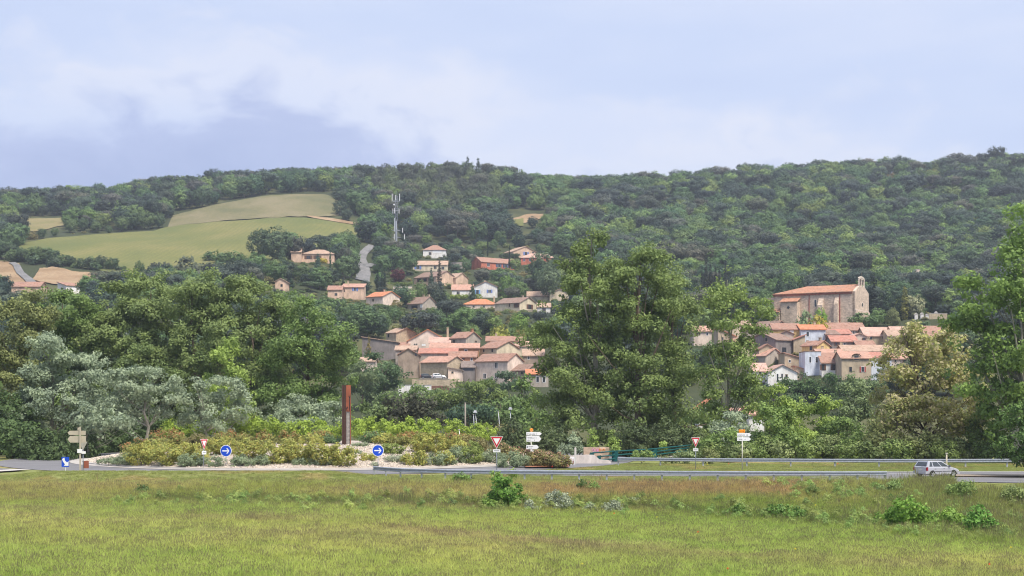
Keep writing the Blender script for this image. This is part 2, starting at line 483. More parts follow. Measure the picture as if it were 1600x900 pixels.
def gn_scatter(name, protos, pts, scl, rot, idx, tint, tint2=None):
    """one 'stuff' object: geometry-node instances of a few prototype meshes on many points"""
    n = len(pts); me = bpy.data.meshes.new(name); me.vertices.add(n); me.vertices.foreach_set('co', np.asarray(pts, np.float32).ravel())
    me.attributes.new('scl', 'FLOAT_VECTOR', 'POINT').data.foreach_set('vector', np.asarray(scl, np.float32).ravel())
    me.attributes.new('rot', 'FLOAT_VECTOR', 'POINT').data.foreach_set('vector', np.asarray(rot, np.float32).ravel())
    me.attributes.new('idx', 'INT', 'POINT').data.foreach_set('value', np.asarray(idx, np.int32))
    for key, tt in (('tint', tint), ('tint2', tint if tint2 is None else tint2)):
        c4 = np.ones((n, 4), np.float32); c4[:, :3] = tt
        me.attributes.new(key, 'FLOAT_COLOR', 'POINT').data.foreach_set('color', c4.ravel())
    ob = bpy.data.objects.new(name, me); col.objects.link(ob)
    g = bpy.data.node_groups.new(name, 'GeometryNodeTree')
    g.interface.new_socket('Geometry', in_out='INPUT', socket_type='NodeSocketGeometry')
    g.interface.new_socket('Geometry', in_out='OUTPUT', socket_type='NodeSocketGeometry')
    gi = g.nodes.new('NodeGroupInput'); go = g.nodes.new('NodeGroupOutput'); jn = g.nodes.new('GeometryNodeJoinGeometry')
    def attr(nm, dt):
        a = g.nodes.new('GeometryNodeInputNamedAttribute'); a.data_type = dt; a.inputs[0].default_value = nm
        return a.outputs[0]
    ai, asc, ar = attr('idx', 'INT'), attr('scl', 'FLOAT_VECTOR'), attr('rot', 'FLOAT_VECTOR')
    for k, pr in enumerate(protos):
        po = pr if isinstance(pr, bpy.types.Object) else bpy.data.objects.new(name + '_source', pr)     # never linked to the scene
        oi = g.nodes.new('GeometryNodeObjectInfo'); oi.inputs[0].default_value = po
        ip = g.nodes.new('GeometryNodeInstanceOnPoints')
        cp = g.nodes.new('FunctionNodeCompare'); cp.data_type = 'INT'; cp.operation = 'EQUAL'
        si = [s for s in cp.inputs if s.type == 'INT']; si[1].default_value = k
        g.links.new(ai, si[0]); g.links.new(cp.outputs[0], ip.inputs['Selection'])
        g.links.new(gi.outputs[0], ip.inputs['Points']); g.links.new(oi.outputs['Geometry'], ip.inputs['Instance'])
        e2r = g.nodes.new('FunctionNodeEulerToRotation'); g.links.new(ar, e2r.inputs[0]); g.links.new(e2r.outputs[0], ip.inputs['Rotation'])
        g.links.new(asc, ip.inputs['Scale']); g.links.new(ip.outputs[0], jn.inputs[0])
    g.links.new(jn.outputs[0], go.inputs[0])
    md = ob.modifiers.new('scatter', 'NODES'); md.node_group = g
    ob['kind'] = 'stuff'
    return ob


# ------------------------------------------------------------------ houses: built from a table of measurements
WALLC = dict(cream=(0.60, 0.51, 0.38), white=(0.74, 0.71, 0.68), peach=(0.62, 0.44, 0.33), salmon=(0.50, 0.17, 0.11), palepink=(0.66, 0.54, 0.46),
             grey=(0.38, 0.33, 0.285), brown=(0.34, 0.265, 0.21), bluewhite=(0.56, 0.60, 0.68), yellow=(0.60, 0.44, 0.20), olive=(0.30, 0.26, 0.18),
             buff=(0.45, 0.365, 0.265), darkgrey=(0.22, 0.195, 0.19), brick=(0.38, 0.20, 0.12))
ROOFC = dict(orange=(0.60, 0.235, 0.12), salmon=(0.52, 0.30, 0.225), redbrown=(0.38, 0.215, 0.16), brown=(0.29, 0.19, 0.15), tan=(0.48, 0.33, 0.245),
             pink=(0.58, 0.37, 0.30), red=(0.48, 0.22, 0.165), grey=(0.24, 0.19, 0.17))
SHUT = dict(b=plain('blue_shutter', (0.12, 0.20, 0.50), 0.6), k=plain('slate_blue_shutter', (0.06, 0.09, 0.17), 0.6), r=plain('red_shutter', (0.36, 0.06, 0.05), 0.6),
            n=plain('brown_shutter', (0.14, 0.075, 0.05), 0.7), s=plain('sky_blue_shutter', (0.16, 0.36, 0.66), 0.6))
WINM = {}


def win_meshes(w, h):
    k = (round(w, 1), round(h, 1))
    if k not in WINM:
        w, h = max(0.4, k[0]), max(0.4, k[1]); a = MB(); t = 0.09
        a.box(-w / 2 - t, w / 2 + t, -0.06, 0.02, -t, 0); a.box(-w / 2 - t, w / 2 + t, -0.06, 0.02, h, h + t)
        a.box(-w / 2 - t, -w / 2, -0.06, 0.02, 0, h); a.box(w / 2, w / 2 + t, -0.06, 0.02, 0, h)
        if w > 0.8 and h < 2.2: a.box(-0.03, 0.03, -0.05, 0.02, 0, h)
        b = MB(); b.box(-w / 2, w / 2, -0.035, 0.01, 0, h)
        c = MB(); c.box(-w / 4, w / 4, -0.06, 0.0, -0.05, h + 0.05)
        WINM[k] = (a, b, c, w, h)
    return WINM[k]


WMC = {}


def add_window(root, loc, rz, w, h, kind):
    a, b, c, w, h = win_meshes(w, h); key = (round(w, 1), round(h, 1))
    def me(tagname, mb, mat):
        k = (key, tagname, mat.name)
        if k not in WMC: WMC[k] = mb.mesh(tagname, [mat])
        return WMC[k]
    if kind == 'p':                                                   # a plain pale roller shutter
        o = put('roller_shutter', me('roller_shutter', b, WHITE), root, loc, rz); return o
    if kind == 'o':                                                   # opening: dark panel on the wall in place of the shade inside
        o = put('opening', me('opening', b, GLASS), root, loc, rz); return o
    o = put('window', me('window', a, SHUT['n'] if kind == 'n' else WHITE if kind != 'd' else wall_mat('buff', WALLC['buff'])), root, loc, rz)
    put('pane', me('pane', b, GLASS), o)
    if kind in SHUT:
        for s in (-1, 1): put('shutter', me('shutter', c, SHUT[kind]), o, (s * (w * 0.75 + 0.08), -0.03, 0))
    return o


CLEAR = []        # pixel boxes of houses, with depth: trees in front keep off them
HOUSES = []


def H(label, D, px0, px1, Yr, Ye, Yb, roof='x', side=0, th=28, wall='cream', rm='salmon', wins=(), chim=(), depth=9.0, name='house', over=0.35, group=None, stone=0.0,
      drop=4.0, clear=True, pad=True):
    """front face px0..px1 at eaves row Ye and ground row Yb, ridge seen at row Yr; side>0: a right end wall seen out to pixel 'side', side<0: left end wall"""
    if group == G1: D = ground_at((px0 + px1) / 2, Yb, 470)
    k = D / F; t = R(th) if side else 0.0
    sgn = 0 if not side else (1 if side > 0 else -1)
    pc = px1 if sgn > 0 else px0 if sgn < 0 else (px0 + px1) / 2
    w = (px1 - px0) * k / math.cos(t)
    d = abs(abs(side) - pc) * k / math.sin(t) if sgn else depth
    yaw = -t * sgn
    corner = at(pc, Yb, D); loc0 = Vector((sgn * w / 2, -d / 2, 0))
    loc = corner - Matrix.Rotation(yaw, 3, 'Z') @ loc0
    h = (Yb - Ye) * k
    el = (HZ - Ye) / F
    runto = d / 2 if roof in ('x', 'hip') else d if roof == 'shed' else 0
    rise = max(0.5, (Ye - Yr) * k + (0 if roof == 'y' else runto * el)) if roof != 'flat' else 0
    HOUSES.append(dict(locals())); HOUSES[-1].update(loc=loc)
    if pad: PADS.append((loc.x, loc.y, max(w, d) * 0.55, loc.z - 0.05))
    if clear:
        a, b = min(px0, px1, abs(side) if side else px0), max(px0, px1, abs(side) if side else px1)
        CLEAR.append((a, b, Yr, Yb, D))


def build_house(q):
    w, d, h, rise, roof, sgn = q['w'], q['d'], q['h'], q['rise'], q['roof'], q['sgn']
    D, k, t = q['D'], q['k'], q['t']
    wm = wall_mat(q['wall'] + ('_stone' if q['stone'] else ''), WALLC[q['wall']], q['stone']); rm = roof_mat(q['rm'], ROOFC[q['rm']])
    root = thing(q['name'], q['label'], 'house' if q['name'] != 'shed' else 'shed', q['loc'], q['yaw'], q['group'])
    z0 = -q['drop']; X, Yh = w / 2, d / 2
    mb = MB()
    if roof in ('hip', 'flat'): mb.box(-X, X, -Yh, Yh, z0, h)
    elif roof == 'x':
        prof = [(-Yh, z0), (Yh, z0), (Yh, h), (0, h + rise), (-Yh, h)]
        v = [(-X, y, z) for y, z in prof] + [(X, y, z) for y, z in prof]
        mb.add(v, [(4, 3, 2, 1, 0), (5, 6, 7, 8, 9)] + [(i, (i + 1) % 5, (i + 1) % 5 + 5, i + 5) for i in range(5)])
    elif roof == 'y': mb.prism([(-X, z0), (X, z0), (X, h), (0, h + rise), (-X, h)], -Yh, Yh)
    elif roof == 'shed':
        prof = [(-Yh, z0), (Yh, z0), (Yh, h + rise), (-Yh, h)]
        v = [(-X, y, z) for y, z in prof] + [(X, y, z) for y, z in prof]
        mb.add(v, [(3, 2, 1, 0), (4, 5, 6, 7)] + [(i, (i + 1) % 4, (i + 1) % 4 + 4, i + 4) for i in range(4)])
    elif roof in ('lean_l', 'lean_r'):
        hl, hr = (h + rise, h) if roof == 'lean_l' else (h, h + rise)
        mb.prism([(-X, z0), (X, z0), (X, hr), (-X, hl)], -Yh, Yh)
    mb.build('wall', wm, root)
    ov, tk = q['over'], 0.22
    rb = MB()
    def slab(p, qd):                                                   # sloped slab: p lower edge pts (2), qd upper edge pts (2)
        v = [Vector(x) for x in (*p, *qd)]; up = Vector((0, 0, tk))
        rb.add(v + [x + up for x in v], [(3, 2, 1, 0), (4, 5, 6, 7), (0, 1, 5, 4), (1, 2, 6, 5), (2, 3, 7, 6), (3, 0, 4, 7)])
    e = 0.004
    if roof == 'x':
        s = rise / Yh
        slab([(-X - ov, -Yh - ov, h - s * ov + e), (X + ov, -Yh - ov, h - s * ov + e)], [(X + ov, 0, h + rise + e), (-X - ov, 0, h + rise + e)])
        slab([(X + ov, Yh + ov, h - s * ov + e), (-X - ov, Yh + ov, h - s * ov + e)], [(-X - ov, 0, h + rise + e), (X + ov, 0, h + rise + e)])
    elif roof == 'y':
        s = rise / X
        slab([(X + ov, -Yh - ov, h - s * ov + e), (X + ov, Yh + ov, h - s * ov + e)], [(0, Yh + ov, h + rise + e), (0, -Yh - ov, h + rise + e)])
        slab([(-X - ov, Yh + ov, h - s * ov + e), (-X - ov, -Yh - ov, h - s * ov + e)], [(0, -Yh - ov, h + rise + e), (0, Yh + ov, h + rise + e)])
    elif roof == 'shed':
        s = rise / d
        slab([(-X - ov, -Yh - ov, h - s * ov + e), (X + ov, -Yh - ov, h - s * ov + e)], [(X + ov, Yh + ov, h + rise + s * ov + e), (-X - ov, Yh + ov, h + rise + s * ov + e)])
    elif roof == 'lean_l':
        s = rise / w
        slab([(X + ov, -Yh - ov, h - s * ov + e), (X + ov, Yh + ov, h - s * ov + e)], [(-X - ov, Yh + ov, h + rise + s * ov + e), (-X - ov, -Yh - ov, h + rise + s * ov + e)])
    elif roof == 'lean_r':
        s = rise / w
        slab([(-X - ov, Yh + ov, h - s * ov + e), (-X - ov, -Yh - ov, h - s * ov + e)], [(X + ov, -Yh - ov, h + rise + s * ov + e), (X + ov, Yh + ov, h + rise + s * ov + e)])
    elif roof == 'hip':
        a, b = X + ov, Yh + ov; m = min(a, b)
        r1 = max(0.05, a - m); r2 = max(0.05, b - m) if a < b else 0.05
        v = [(-a, -b, h + e), (a, -b, h + e), (a, b, h + e), (-a, b, h + e), (-a, -b, h + .15), (a, -b, h + .15), (a, b, h + .15), (-a, b, h + .15),
             (-r1, -r2, h + rise), (r1, -r2, h + rise), (r1, r2, h + rise), (-r1, r2, h + rise)]
        rb.add(v, [(0, 3, 2, 1), (0, 1, 5, 4), (1, 2, 6, 5), (2, 3, 7, 6), (3, 0, 4, 7), (4, 5, 9, 8), (5, 6, 10, 9), (6, 7, 11, 10), (7, 4, 8, 11), (8, 9, 10, 11)])
    else:
        rb.box(-X - 0.05, X + 0.05, -Yh - 0.05, Yh + 0.05, h + e, h + 0.25)
    ro = rb.build('roof', rm, root)
    for cpx in q['chim']:
        lx = max(-X + .4, min(X - .4, (cpx - (q['px0'] + q['px1']) / 2) * k / math.cos(t)))
        c = MB(); zb = h + rise * (0.5 if roof != 'y' else max(0.0, 1 - abs(lx) / X) * 0.9)
        c.box(lx - .32, lx + .32, -.3, .3, zb, h + rise + 0.9); c.box(lx - .4, lx + .4, -.38, .38, h + rise + 0.9, h + rise + 1.02)
        c.build('chimney', wall_mat('brick', WALLC['brick']) if 'brick chimney' in q['label'] else wall_mat('buff', WALLC['buff']), ro)
    wins = list(q['wins']); wpx = q['px1'] - q['px0']; hpx = q['Yb'] - q['Ye']
    if q['group'] == G2 and len(wins) <= 1 and wpx >= 20 and hpx >= 9 and 'windowless' not in q['label'] and 'barn' not in q['label'] and 'one ' not in q['label'] and 'blank' not in q['label'] and 'shed' not in q['name'] and 'outbuilding' not in q['label']:
        n = int(wpx // 12); wins = [(q['px0'] + wpx * (i + .5) / n, q['Ye'] + 3.2 + (i % 2) * .4, 2.6, 4.2, 'dnw'[(i + int(q['px0'])) % 3]) for i in range(n)]
    for (px, Y, wp, hp, kind) in wins:
        lz = (q['Yb'] - Y - hp / 2) * k
        if sgn > 0 and px > q['px1']:
            s = -Yh + (px - q['px1']) * k / math.sin(t); add_window(root, (X + 0.004, min(s, Yh - .4), lz), R(90), wp * k / math.sin(t), hp * k, kind)
        elif sgn < 0 and px < q['px0']:
            s = -Yh + (q['px0'] - px) * k / math.sin(t); add_window(root, (-X - 0.004, min(s, Yh - .4), lz), R(-90), wp * k / math.sin(t), hp * k, kind)
        else:
            lx = (px - (q['px0'] + q['px1']) / 2) * k / math.cos(t); add_window(root, (lx, -Yh - 0.004, lz), 0, wp * k / math.cos(t), hp * k, kind)
    return root


G1 = 'houses on the hillside'; G2 = 'houses of the old village'
# hillside
H('white house with a red roof half hidden behind the tall trees', 520, 85, 103, 440, 446, 460, 'lean_l', 120, 40, 'white', 'redbrown', [(94, 451, 4, 4, 'w'), (112, 451, 5, 5, 'p')], group=G1)
H('low house with a long reddish roof beside the white house', 535, 18, 62, 441, 448, 458, 'x', 0, 0, 'peach', 'redbrown', [], depth=9, group=G1)
H('peach villa with a pale tiled roof standing below the green field', 650, 472, 522, 390, 397, 412, 'hip', 0, 0, 'peach', 'tan', [(482, 402, 6, 5, 'n'), (496, 402, 6, 5, 'n')], (), 11, group=G1)
H('low side wing with a tan roof left of the peach villa', 657, 455, 470, 388, 394, 410, 'x', 0, 0, 'peach', 'tan', [], depth=9, group=G1)
H('peach gabled house with one blue-shuttered window', 615, 534, 568, 444, 449, 468, 'shed', 0, 0, 'peach', 'salmon', [(555, 452, 4, 5, 'b')], (542,), 9, group=G1)
H('low peach annexe with a brown roof beside the cypress', 608, 512, 534, 447, 453, 468, 'x', 0, 0, 'peach', 'redbrown', [(525, 460, 4, 4, 'd')], depth=8, group=G1)
H('bright orange-roofed house stepping down the slope', 590, 570, 598, 456, 463, 478, 'x', 622, 38, 'palepink', 'orange', [(582, 468, 3, 4, 'd')], (586,), group=G1)
H('grey house with a dark brown roof and white garage door', 588, 635, 660, 464, 474, 484, 'x', 681, 40, 'grey', 'brown', [(647, 479, 10, 5, 'o'), (658, 478, 4, 5, 'p')], (650, 670), group=G1)
H('two-storey white house with a red hip roof on the upper slope', 745, 661, 697, 383, 391, 404, 'hip', 0, 0, 'white', 'redbrown', [(683, 393, 14, 4, 'p'), (672, 396, 4, 4, 'd')], (), 10, group=G1)
H('long cream bungalow under a flat tan roof', 705, 645, 699, 408, 414, 425, 'x', 0, 0, 'cream', 'tan', [(653, 418, 5, 5, 'b'), (680, 418, 4, 4, 'd'), (692, 419, 4, 4, 'd')], (), 9, group=G1)
H('peach house with a brown roof and timber verandah', 675, 645, 682, 424, 432, 446, 'x', 712, 40, 'peach', 'brown', [(654, 436, 4, 5, 'n'), (663, 436, 4, 5, 'n'), (673, 436, 4, 5, 'n')], (), group=G1)
H('small peach house with one tall dark window', 660, 697, 712, 427, 434, 446, 'x', 731, 42, 'peach', 'tan', [(703, 439, 3, 6, 'n')], (), group=G1)
H('white gabled house with blue shutters behind a clipped hedge', 640, 741, 777, 440, 448, 465, 'y', 0, 0, 'white', 'salmon', [(746, 457, 4, 8, 's'), (765, 455, 4, 5, 'b')], (757,), 10, group=G1)
H('low white wing with a salmon roof beside the blue-shuttered house', 646, 706, 739, 445, 453, 464, 'x', 0, 0, 'white', 'salmon', [(716, 458, 4, 4, 'd')], (), 9, group=G1)
H('long salmon-red house with four blue-shuttered windows', 705, 752, 810, 402, 409, 422, 'x', -736, 36, 'salmon', 'redbrown', [(763, 413, 4, 5, 'w'), (779, 413, 4, 5, 'k'), (790, 413, 4, 5, 'k'), (802, 414, 4, 5, 'k')], (), group=G1)
H('peach gabled house above the salmon-red house', 735, 802, 840, 384, 393, 404, 'y', -787, 30, 'peach', 'tan', [(822, 395, 4, 5, 'b'), (833, 394, 3, 4, 'd')], (), group=G1)
H('pink-walled house with red shutters under a pale hip roof', 690, 814, 867, 396, 403, 414, 'hip', 0, 0, 'salmon', 'pink', [(819, 406, 3, 4, 'r'), (828, 406, 3, 4, 'r')], (), 10, group=G1)
H('small white gable peeping out beside the tall poplar', 680, 880, 899, 407, 411, 420, 'y', 0, 0, 'palepink', 'pink', [], (), 8, group=G1)
H('low house with a bright orange roof', 585, 724, 777, 467, 476, 483, 'hip', 0, 0, 'palepink', 'orange', [(740, 479, 3, 3, 'd'), (756, 479, 3, 3, 'd')], (772,), 10, group=G1)
H('cream house with a brown roof and white gable end', 580, 773, 812, 465, 473, 488, 'x', 840, 38, 'cream', 'brown', [(796, 476, 2, 5, 'd'), (807, 477, 4, 6, 'n'), (828, 478, 5, 7, 'n')], (803,), group=G1)
H('small white house with a tan roof beside the white gable end', 583, 840, 860, 474, 480, 490, 'x', 0, 0, 'white', 'tan', [(850, 484, 5, 5, 'd')], (), 8, group=G1)
H('long tan-roofed house stepped below the poplar top', 625, 824, 857, 456, 463, 470, 'x', 0, 0, 'cream', 'tan', [], (), 9, group=G1)
H('cream house with a tan roof and chimney near the poplar', 632, 859, 890, 452, 458, 470, 'y', 0, 0, 'cream', 'tan', [(880, 462, 3, 4, 'd')], (878,), 9, group=G1)
H('peach house partly hidden behind the round brown tree', 600, 430, 447, 435, 440, 455, 'y', 0, 0, 'peach', 'tan', [(440, 446, 3, 4, 'd')], (), 8, group=G1)
# old village, west part
H('tall ochre barn with a brown roof', 440, 602, 619, 513, 520, 545, 'x', 648, 44, 'buff', 'tan', [(606, 524, 3, 5, 'd')], (), group=G2, stone=0.4)
H('low grey outbuilding with a long sloping brown roof', 425, 566, 621, 527, 535, 564, 'lean_l', 0, 0, 'darkgrey', 'tan', [], (), 10, group=G2)
H('wide white gabled house with a bright orange roof', 432, 637, 700, 515, 533, 545, 'y', 0, 0, 'palepink', 'orange', [(648, 538, 2, 2, 'o'), (651, 538, 2, 2, 'o'), (662, 539, 6, 3, 'p'), (689, 526, 3, 3, 'd')], (717,), 14, group=G2)
H('low house with a pale red roof set before the orange roof', 422, 671, 703, 528, 536, 548, 'x', 0, 0, 'grey', 'pink', [], (), 8, group=G2)
H('grey house with a dark square window and brick chimney', 420, 703, 728, 519, 528, 546, 'x', 750, 40, 'grey', 'redbrown', [(709, 533, 4, 5, 'd'), (743, 533, 3, 3, 'd')], (727,), group=G2)
H('long house with orange roof over white panels', 405, 672, 748, 537, 544, 557, 'x', 0, 0, 'brick', 'salmon', [(715, 548, 4, 4, 'w'), (728, 548, 4, 4, 'w')], (), 9, group=G2)
H('grey-brown gabled house with one small dark window', 392, 622, 654, 545, 554, 600, 'y', 0, 0, 'brown', 'redbrown', [(650, 554, 2, 4, 'o')], (), 12, group=G2)
H('red-roofed house with a white gutter behind the stone barn', 398, 655, 714, 545, 552, 590, 'x', 0, 0, 'grey', 'red', [], (), 9, group=G2)
H('windowless stone barn with a pale tiled roof above the parked cars', 385, 655, 699, 557, 566, 592, 'x', 726, 40, 'buff', 'salmon', [], (), group=G2, stone=0.6)
H('low lean-to with a grey sloping roof and one square window', 378, 700, 722, 575, 579, 596, 'lean_l', 0, 0, 'palepink', 'grey', [(707, 582, 3, 3, 'd')], (), 7, 'shed', group=G2)
H('open-sided shed under a dark roof between two houses', 386, 722, 742, 565, 574, 596, 'x', 0, 0, 'darkgrey', 'grey', [(732, 577, 16, 4, 'o')], (), 7, 'shed', group=G2)
H('two-storey beige house with three front windows', 380, 742, 793, 553, 564, 606, 'x', 818, 38, 'palepink', 'redbrown', [(775.5, 570.5, 4, 8, 'w'), (757, 587, 4, 7, 'w'), (776, 587, 5, 7, 'w'), (757, 603, 8, 6, 'o')], (), group=G2)
H('cream house with a reddish roof behind the beige house', 405, 749, 776, 534, 544, 560, 'x', 812, 42, 'cream', 'redbrown', [(765, 549, 3, 6, 'd')], (), group=G2)
H('yellowish house with a long reddish roof at the wood edge', 430, 760, 818, 526, 533, 545, 'x', 0, 0, 'cream', 'redbrown', [], (775,), 9, group=G2)
H('brownish gabled house with a worn grey-brown roof', 378, 797, 822, 570, 579, 602, 'x', 846, 40, 'brown', 'brown', [], (), group=G2)
H('small shop with an orange-red awning roof by the poplar', 372, 823, 857, 578, 585, 606, 'shed', 0, 0, 'grey', 'orange', [(840, 593, 4, 8, 'w'), (850, 593, 4, 8, 'w')], (), 6, group=G2)
H('house with a pale brown roof half hidden by the poplar', 400, 818, 850, 546, 556, 575, 'x', 0, 0, 'brown', 'tan', [], (), 9, group=G2)
H('small reddish lean-to roof at the foot of the ochre barn', 428, 619, 638, 536, 541, 552, 'shed', 0, 0, 'buff', 'redbrown', [], (), 6, 'shed', group=G2)
H('low tan-roofed house wedged behind the grey-brown gable', 404, 618, 650, 541, 547, 560, 'x', 0, 0, 'grey', 'tan', [], (), 8, group=G2)
H('stone-walled house with a mottled brown roof behind the beige house', 392, 702, 744, 550, 558, 572, 'x', 0, 0, 'brick', 'redbrown', [(722, 562, 3, 4, 'd')], (), 8, group=G2)
H('pale house with a low pink roof at the east end of the western village', 428, 806, 846, 534, 541, 556, 'x', 0, 0, 'cream', 'pink', [(822, 546, 3, 4, 'd')], (), 9, group=G2)
H('little tan roof alone among the trees below the outbuilding', 372, 563, 586, 559, 565, 574, 'x', 0, 0, 'palepink', 'tan', [], (), 6, 'shed', group=G2)
H('low brown roof beside the dark gable under the church', 414, 1166, 1186, 509, 515, 530, 'x', 0, 0, 'grey', 'redbrown', [(1176, 519, 3, 4, 'd')], (), 8, group=G2)
H('small house with a red roof tucked between yellow house and grey barn', 402, 1240, 1258, 524, 531, 545, 'lean_r', 0, 0, 'buff', 'red', [], (), 7, group=G2)
H('pinkish house with a wide low roof above the brown-shuttered house', 382, 1278, 1318, 546, 553, 566, 'x', 0, 0, 'palepink', 'salmon', [], (1290,), 8, group=G2)
# behind the tall poplars
H('white house glimpsed between the two tall poplars', 395, 1070, 1100, 578, 585, 606, 'x', 0, 0, 'palepink', 'tan', [(1080, 592, 4, 6, 'd'), (1092, 592, 4, 6, 'd')], (), 9, group=G2)
H('pale house seen through the gap in the poplars', 430, 1084, 1112, 510, 518, 540, 'x', 0, 0, 'palepink', 'salmon', [(1096, 525, 4, 6, 'd')], (), 9, group=G2)
H('orange-roofed house behind the slender poplar', 410, 1122, 1150, 514, 526, 545, 'lean_l', 0, 0, 'buff', 'orange', [], (), 9, group=G2)
H('ochre house with a tan roof behind the slender poplar', 425, 1138, 1172, 502, 508, 535, 'x', 0, 0, 'cream', 'tan', [(1150, 514, 4, 5, 'd')], (), 9, group=G2)
# old village, below the church
H('brown-roofed house with a dark gable below the church', 420, 1178, 1206, 502, 514, 535, 'x', 1240, 50, 'grey', 'brown', [(1184, 519, 5, 6, 'p')], (1203,), group=G2)
H('yellow house with one white-shuttered window', 410, 1208, 1251, 506, 515, 545, 'x', 0, 0, 'yellow', 'redbrown', [(1237, 519, 6, 9, 'p')], (), 9, group=G2)
H('pale blue-white house with an orange roof', 408, 1251.5, 1290, 508, 515, 545, 'x', 0, 0, 'bluewhite', 'orange', [(1262, 522, 4, 7, 'w'), (1262, 534, 4, 4, 'd')], (1278,), 9, group=G2)
H('grey barn with one dark square opening', 398, 1212, 1246, 521, 531, 556, 'x', -1176, 42, 'darkgrey', 'brown', [(1228, 546, 8, 7, 'o'), (1200, 530, 3, 6, 'd')], (), group=G2)
H('house with a salmon roof and blank grey gable', 392, 1181, 1196, 545, 556, 572, 'x', 1230, 52, 'grey', 'salmon', [], (), group=G2)
H('beige wall house with a salmon roof stepping down', 385, 1226, 1258, 552, 561, 580, 'lean_l', 0, 0, 'buff', 'salmon', [], (), 9, group=G2)
H('white gabled house with two slit windows and a patchy pink roof', 370, 1200, 1246, 570, 582, 606, 'y', 0, 0, 'white', 'pink', [(1215, 590, 2.5, 11, 'o'), (1222, 587, 2.5, 6, 'o'), (1229, 588, 3, 6, 'd')], (), 13, group=G2)
H('low house with a salmon roof beside the white gabled house', 374, 1176, 1199, 568, 580, 596, 'x', 0, 0, 'white', 'pink', [], (), 8, group=G2)
H('narrow bluish-white flat-topped house with two slim windows', 375, 1258, 1283, 550, 550, 592, 'flat', 0, 0, 'bluewhite', 'grey', [(1266, 562, 3, 9, 'w'), (1276, 562, 3, 9, 'w')], (), 8, group=G2)
H('small ochre house with a brown roof above the narrow bluish house', 390, 1257, 1276, 533, 540, 556, 'x', 1302, 48, 'yellow', 'redbrown', [(1269, 544, 3, 6, 'd')], (1272,), group=G2)
H('dark brown house with a red roof and small white window', 395, 1300, 1340, 525, 534, 552, 'x', 0, 0, 'darkgrey', 'red', [(1303, 541, 2, 5, 'p')], (), 9, group=G2)
H('whitish gabled house between the red roofs', 400, 1329, 1357, 521, 527, 545, 'y', 0, 0, 'palepink', 'pink', [], (), 10, group=G2)
H('house with a broad pink roof and bright blue shutter', 408, 1352, 1392, 512, 525, 548, 'x', 0, 0, 'buff', 'pink', [(1361, 528, 3, 4, 'd'), (1361, 538, 3, 8, 's'), (1380, 527, 3, 4, 'd')], (), 11, group=G2)
H('long low house with a brown-red roof under the church wall', 425, 1292, 1352, 505, 516, 530, 'x', 0, 0, 'grey', 'redbrown', [(1312, 521, 3, 4, 'd')], (1302,), 10, group=G2)
H('house with a red-pink roof in the middle of the roofs', 412, 1297, 1330, 515, 522, 535, 'x', 0, 0, 'brown', 'red', [], (), 9, group=G2)
H('house with a pale brown roof behind the arched dormer', 385, 1318, 1396, 540, 549, 565, 'x', 0, 0, 'palepink', 'tan', [], (1320,), 9, group=G2)
H('white house with brown-shuttered windows under a mottled roof', 372, 1284, 1314, 552, 567, 586, 'x', 0, 0, 'white', 'redbrown', [(1303, 574, 5, 8, 'n'), (1286, 574, 4, 8, 'n')], (1312,), 9, group=G2)
H('beige front house with red-shuttered window and eyebrow dormer', 365, 1315, 1361, 550, 560, 592, 'x', 0, 0, 'buff', 'salmon', [(1348, 577, 4, 8, 'r'), (1329, 577, 4, 8, 'd'), (1338, 561, 5, 5, 'o')], (), 9, group=G2)
H('white house with a red roof and a plant on its balcony', 367, 1361.5, 1393, 551, 559, 594, 'x', 0, 0, 'bluewhite', 'red', [(1377, 581, 7, 8, 'w'), (1376, 566, 8, 6, 'd')], (), 9, group=G2)
H('ochre house with a brown roof behind the flowering tree', 405, 1397, 1432, 511, 523, 555, 'x', 0, 0, 'cream', 'pink', [(1410, 532, 4, 6, 'd'), (1424, 532, 4, 6, 'd')], (), 10, group=G2)
H('long tan house behind the crown of the flowering tree', 400, 1433, 1476, 510, 525, 555, 'x', 0, 0, 'buff', 'redbrown', [(1444, 534, 4, 6, 'd'), (1460, 534, 4, 6, 'd')], (), 10, group=G2)
H('small white house with a salmon roof among the riverside trees', 235, 1170, 1194, 636, 648, 676, 'x', 0, 0, 'white', 'salmon', [(1181, 652, 6, 5, 'd')], (), 7, group='houses by the river')
H('low salmon-roofed annexe beside the riverside house', 238, 1144, 1169, 639, 646, 676, 'x', 0, 0, 'white', 'salmon', [], (), 6, group='houses by the river')
H('orange-roofed house hidden behind the slender poplar by the river', 250, 1092, 1108, 627, 638, 670, 'lean_r', 0, 0, 'white', 'orange', [], (), 6, group='houses by the river')
H('narrow buff house with a brown roof left of the yellow house', 411, 1190, 1208, 508, 514, 535, 'x', 0, 0, 'buff', 'brown', [(1199, 519, 3, 4, 'd')], (), 8, group=G2)
H('tan gabled house between grey barn and salmon-roofed house', 395, 1186, 1212, 538, 546, 560, 'y', 0, 0, 'buff', 'redbrown', [(1199, 549, 3, 4, 'd')], (), 8, group=G2)
H('low brick-walled house with a dark brown roof right of the pale blue-white house', 407, 1291, 1312, 517, 523, 540, 'shed', 0, 0, 'brick', 'brown', [], (), 7, group=G2)
H('grey-walled house with a mottled roof above the eyebrow dormer', 391, 1340, 1368, 533, 541, 555, 'x', 0, 0, 'grey', 'redbrown', [(1350, 545, 3, 4, 'd')], (1362,), 8, group=G2)
H('buff house with a broad tan roof right of the bright blue shutter', 402, 1388, 1412, 516, 525, 550, 'x', 0, 0, 'buff', 'tan', [(1398, 531, 3, 5, 'n')], (), 9, group=G2)
H('low pinkish house at the foot of the flowering tree', 372, 1392, 1420, 553, 561, 590, 'x', 0, 0, 'palepink', 'salmon', [(1402, 570, 4, 6, 'n')], (), 8, group=G2)
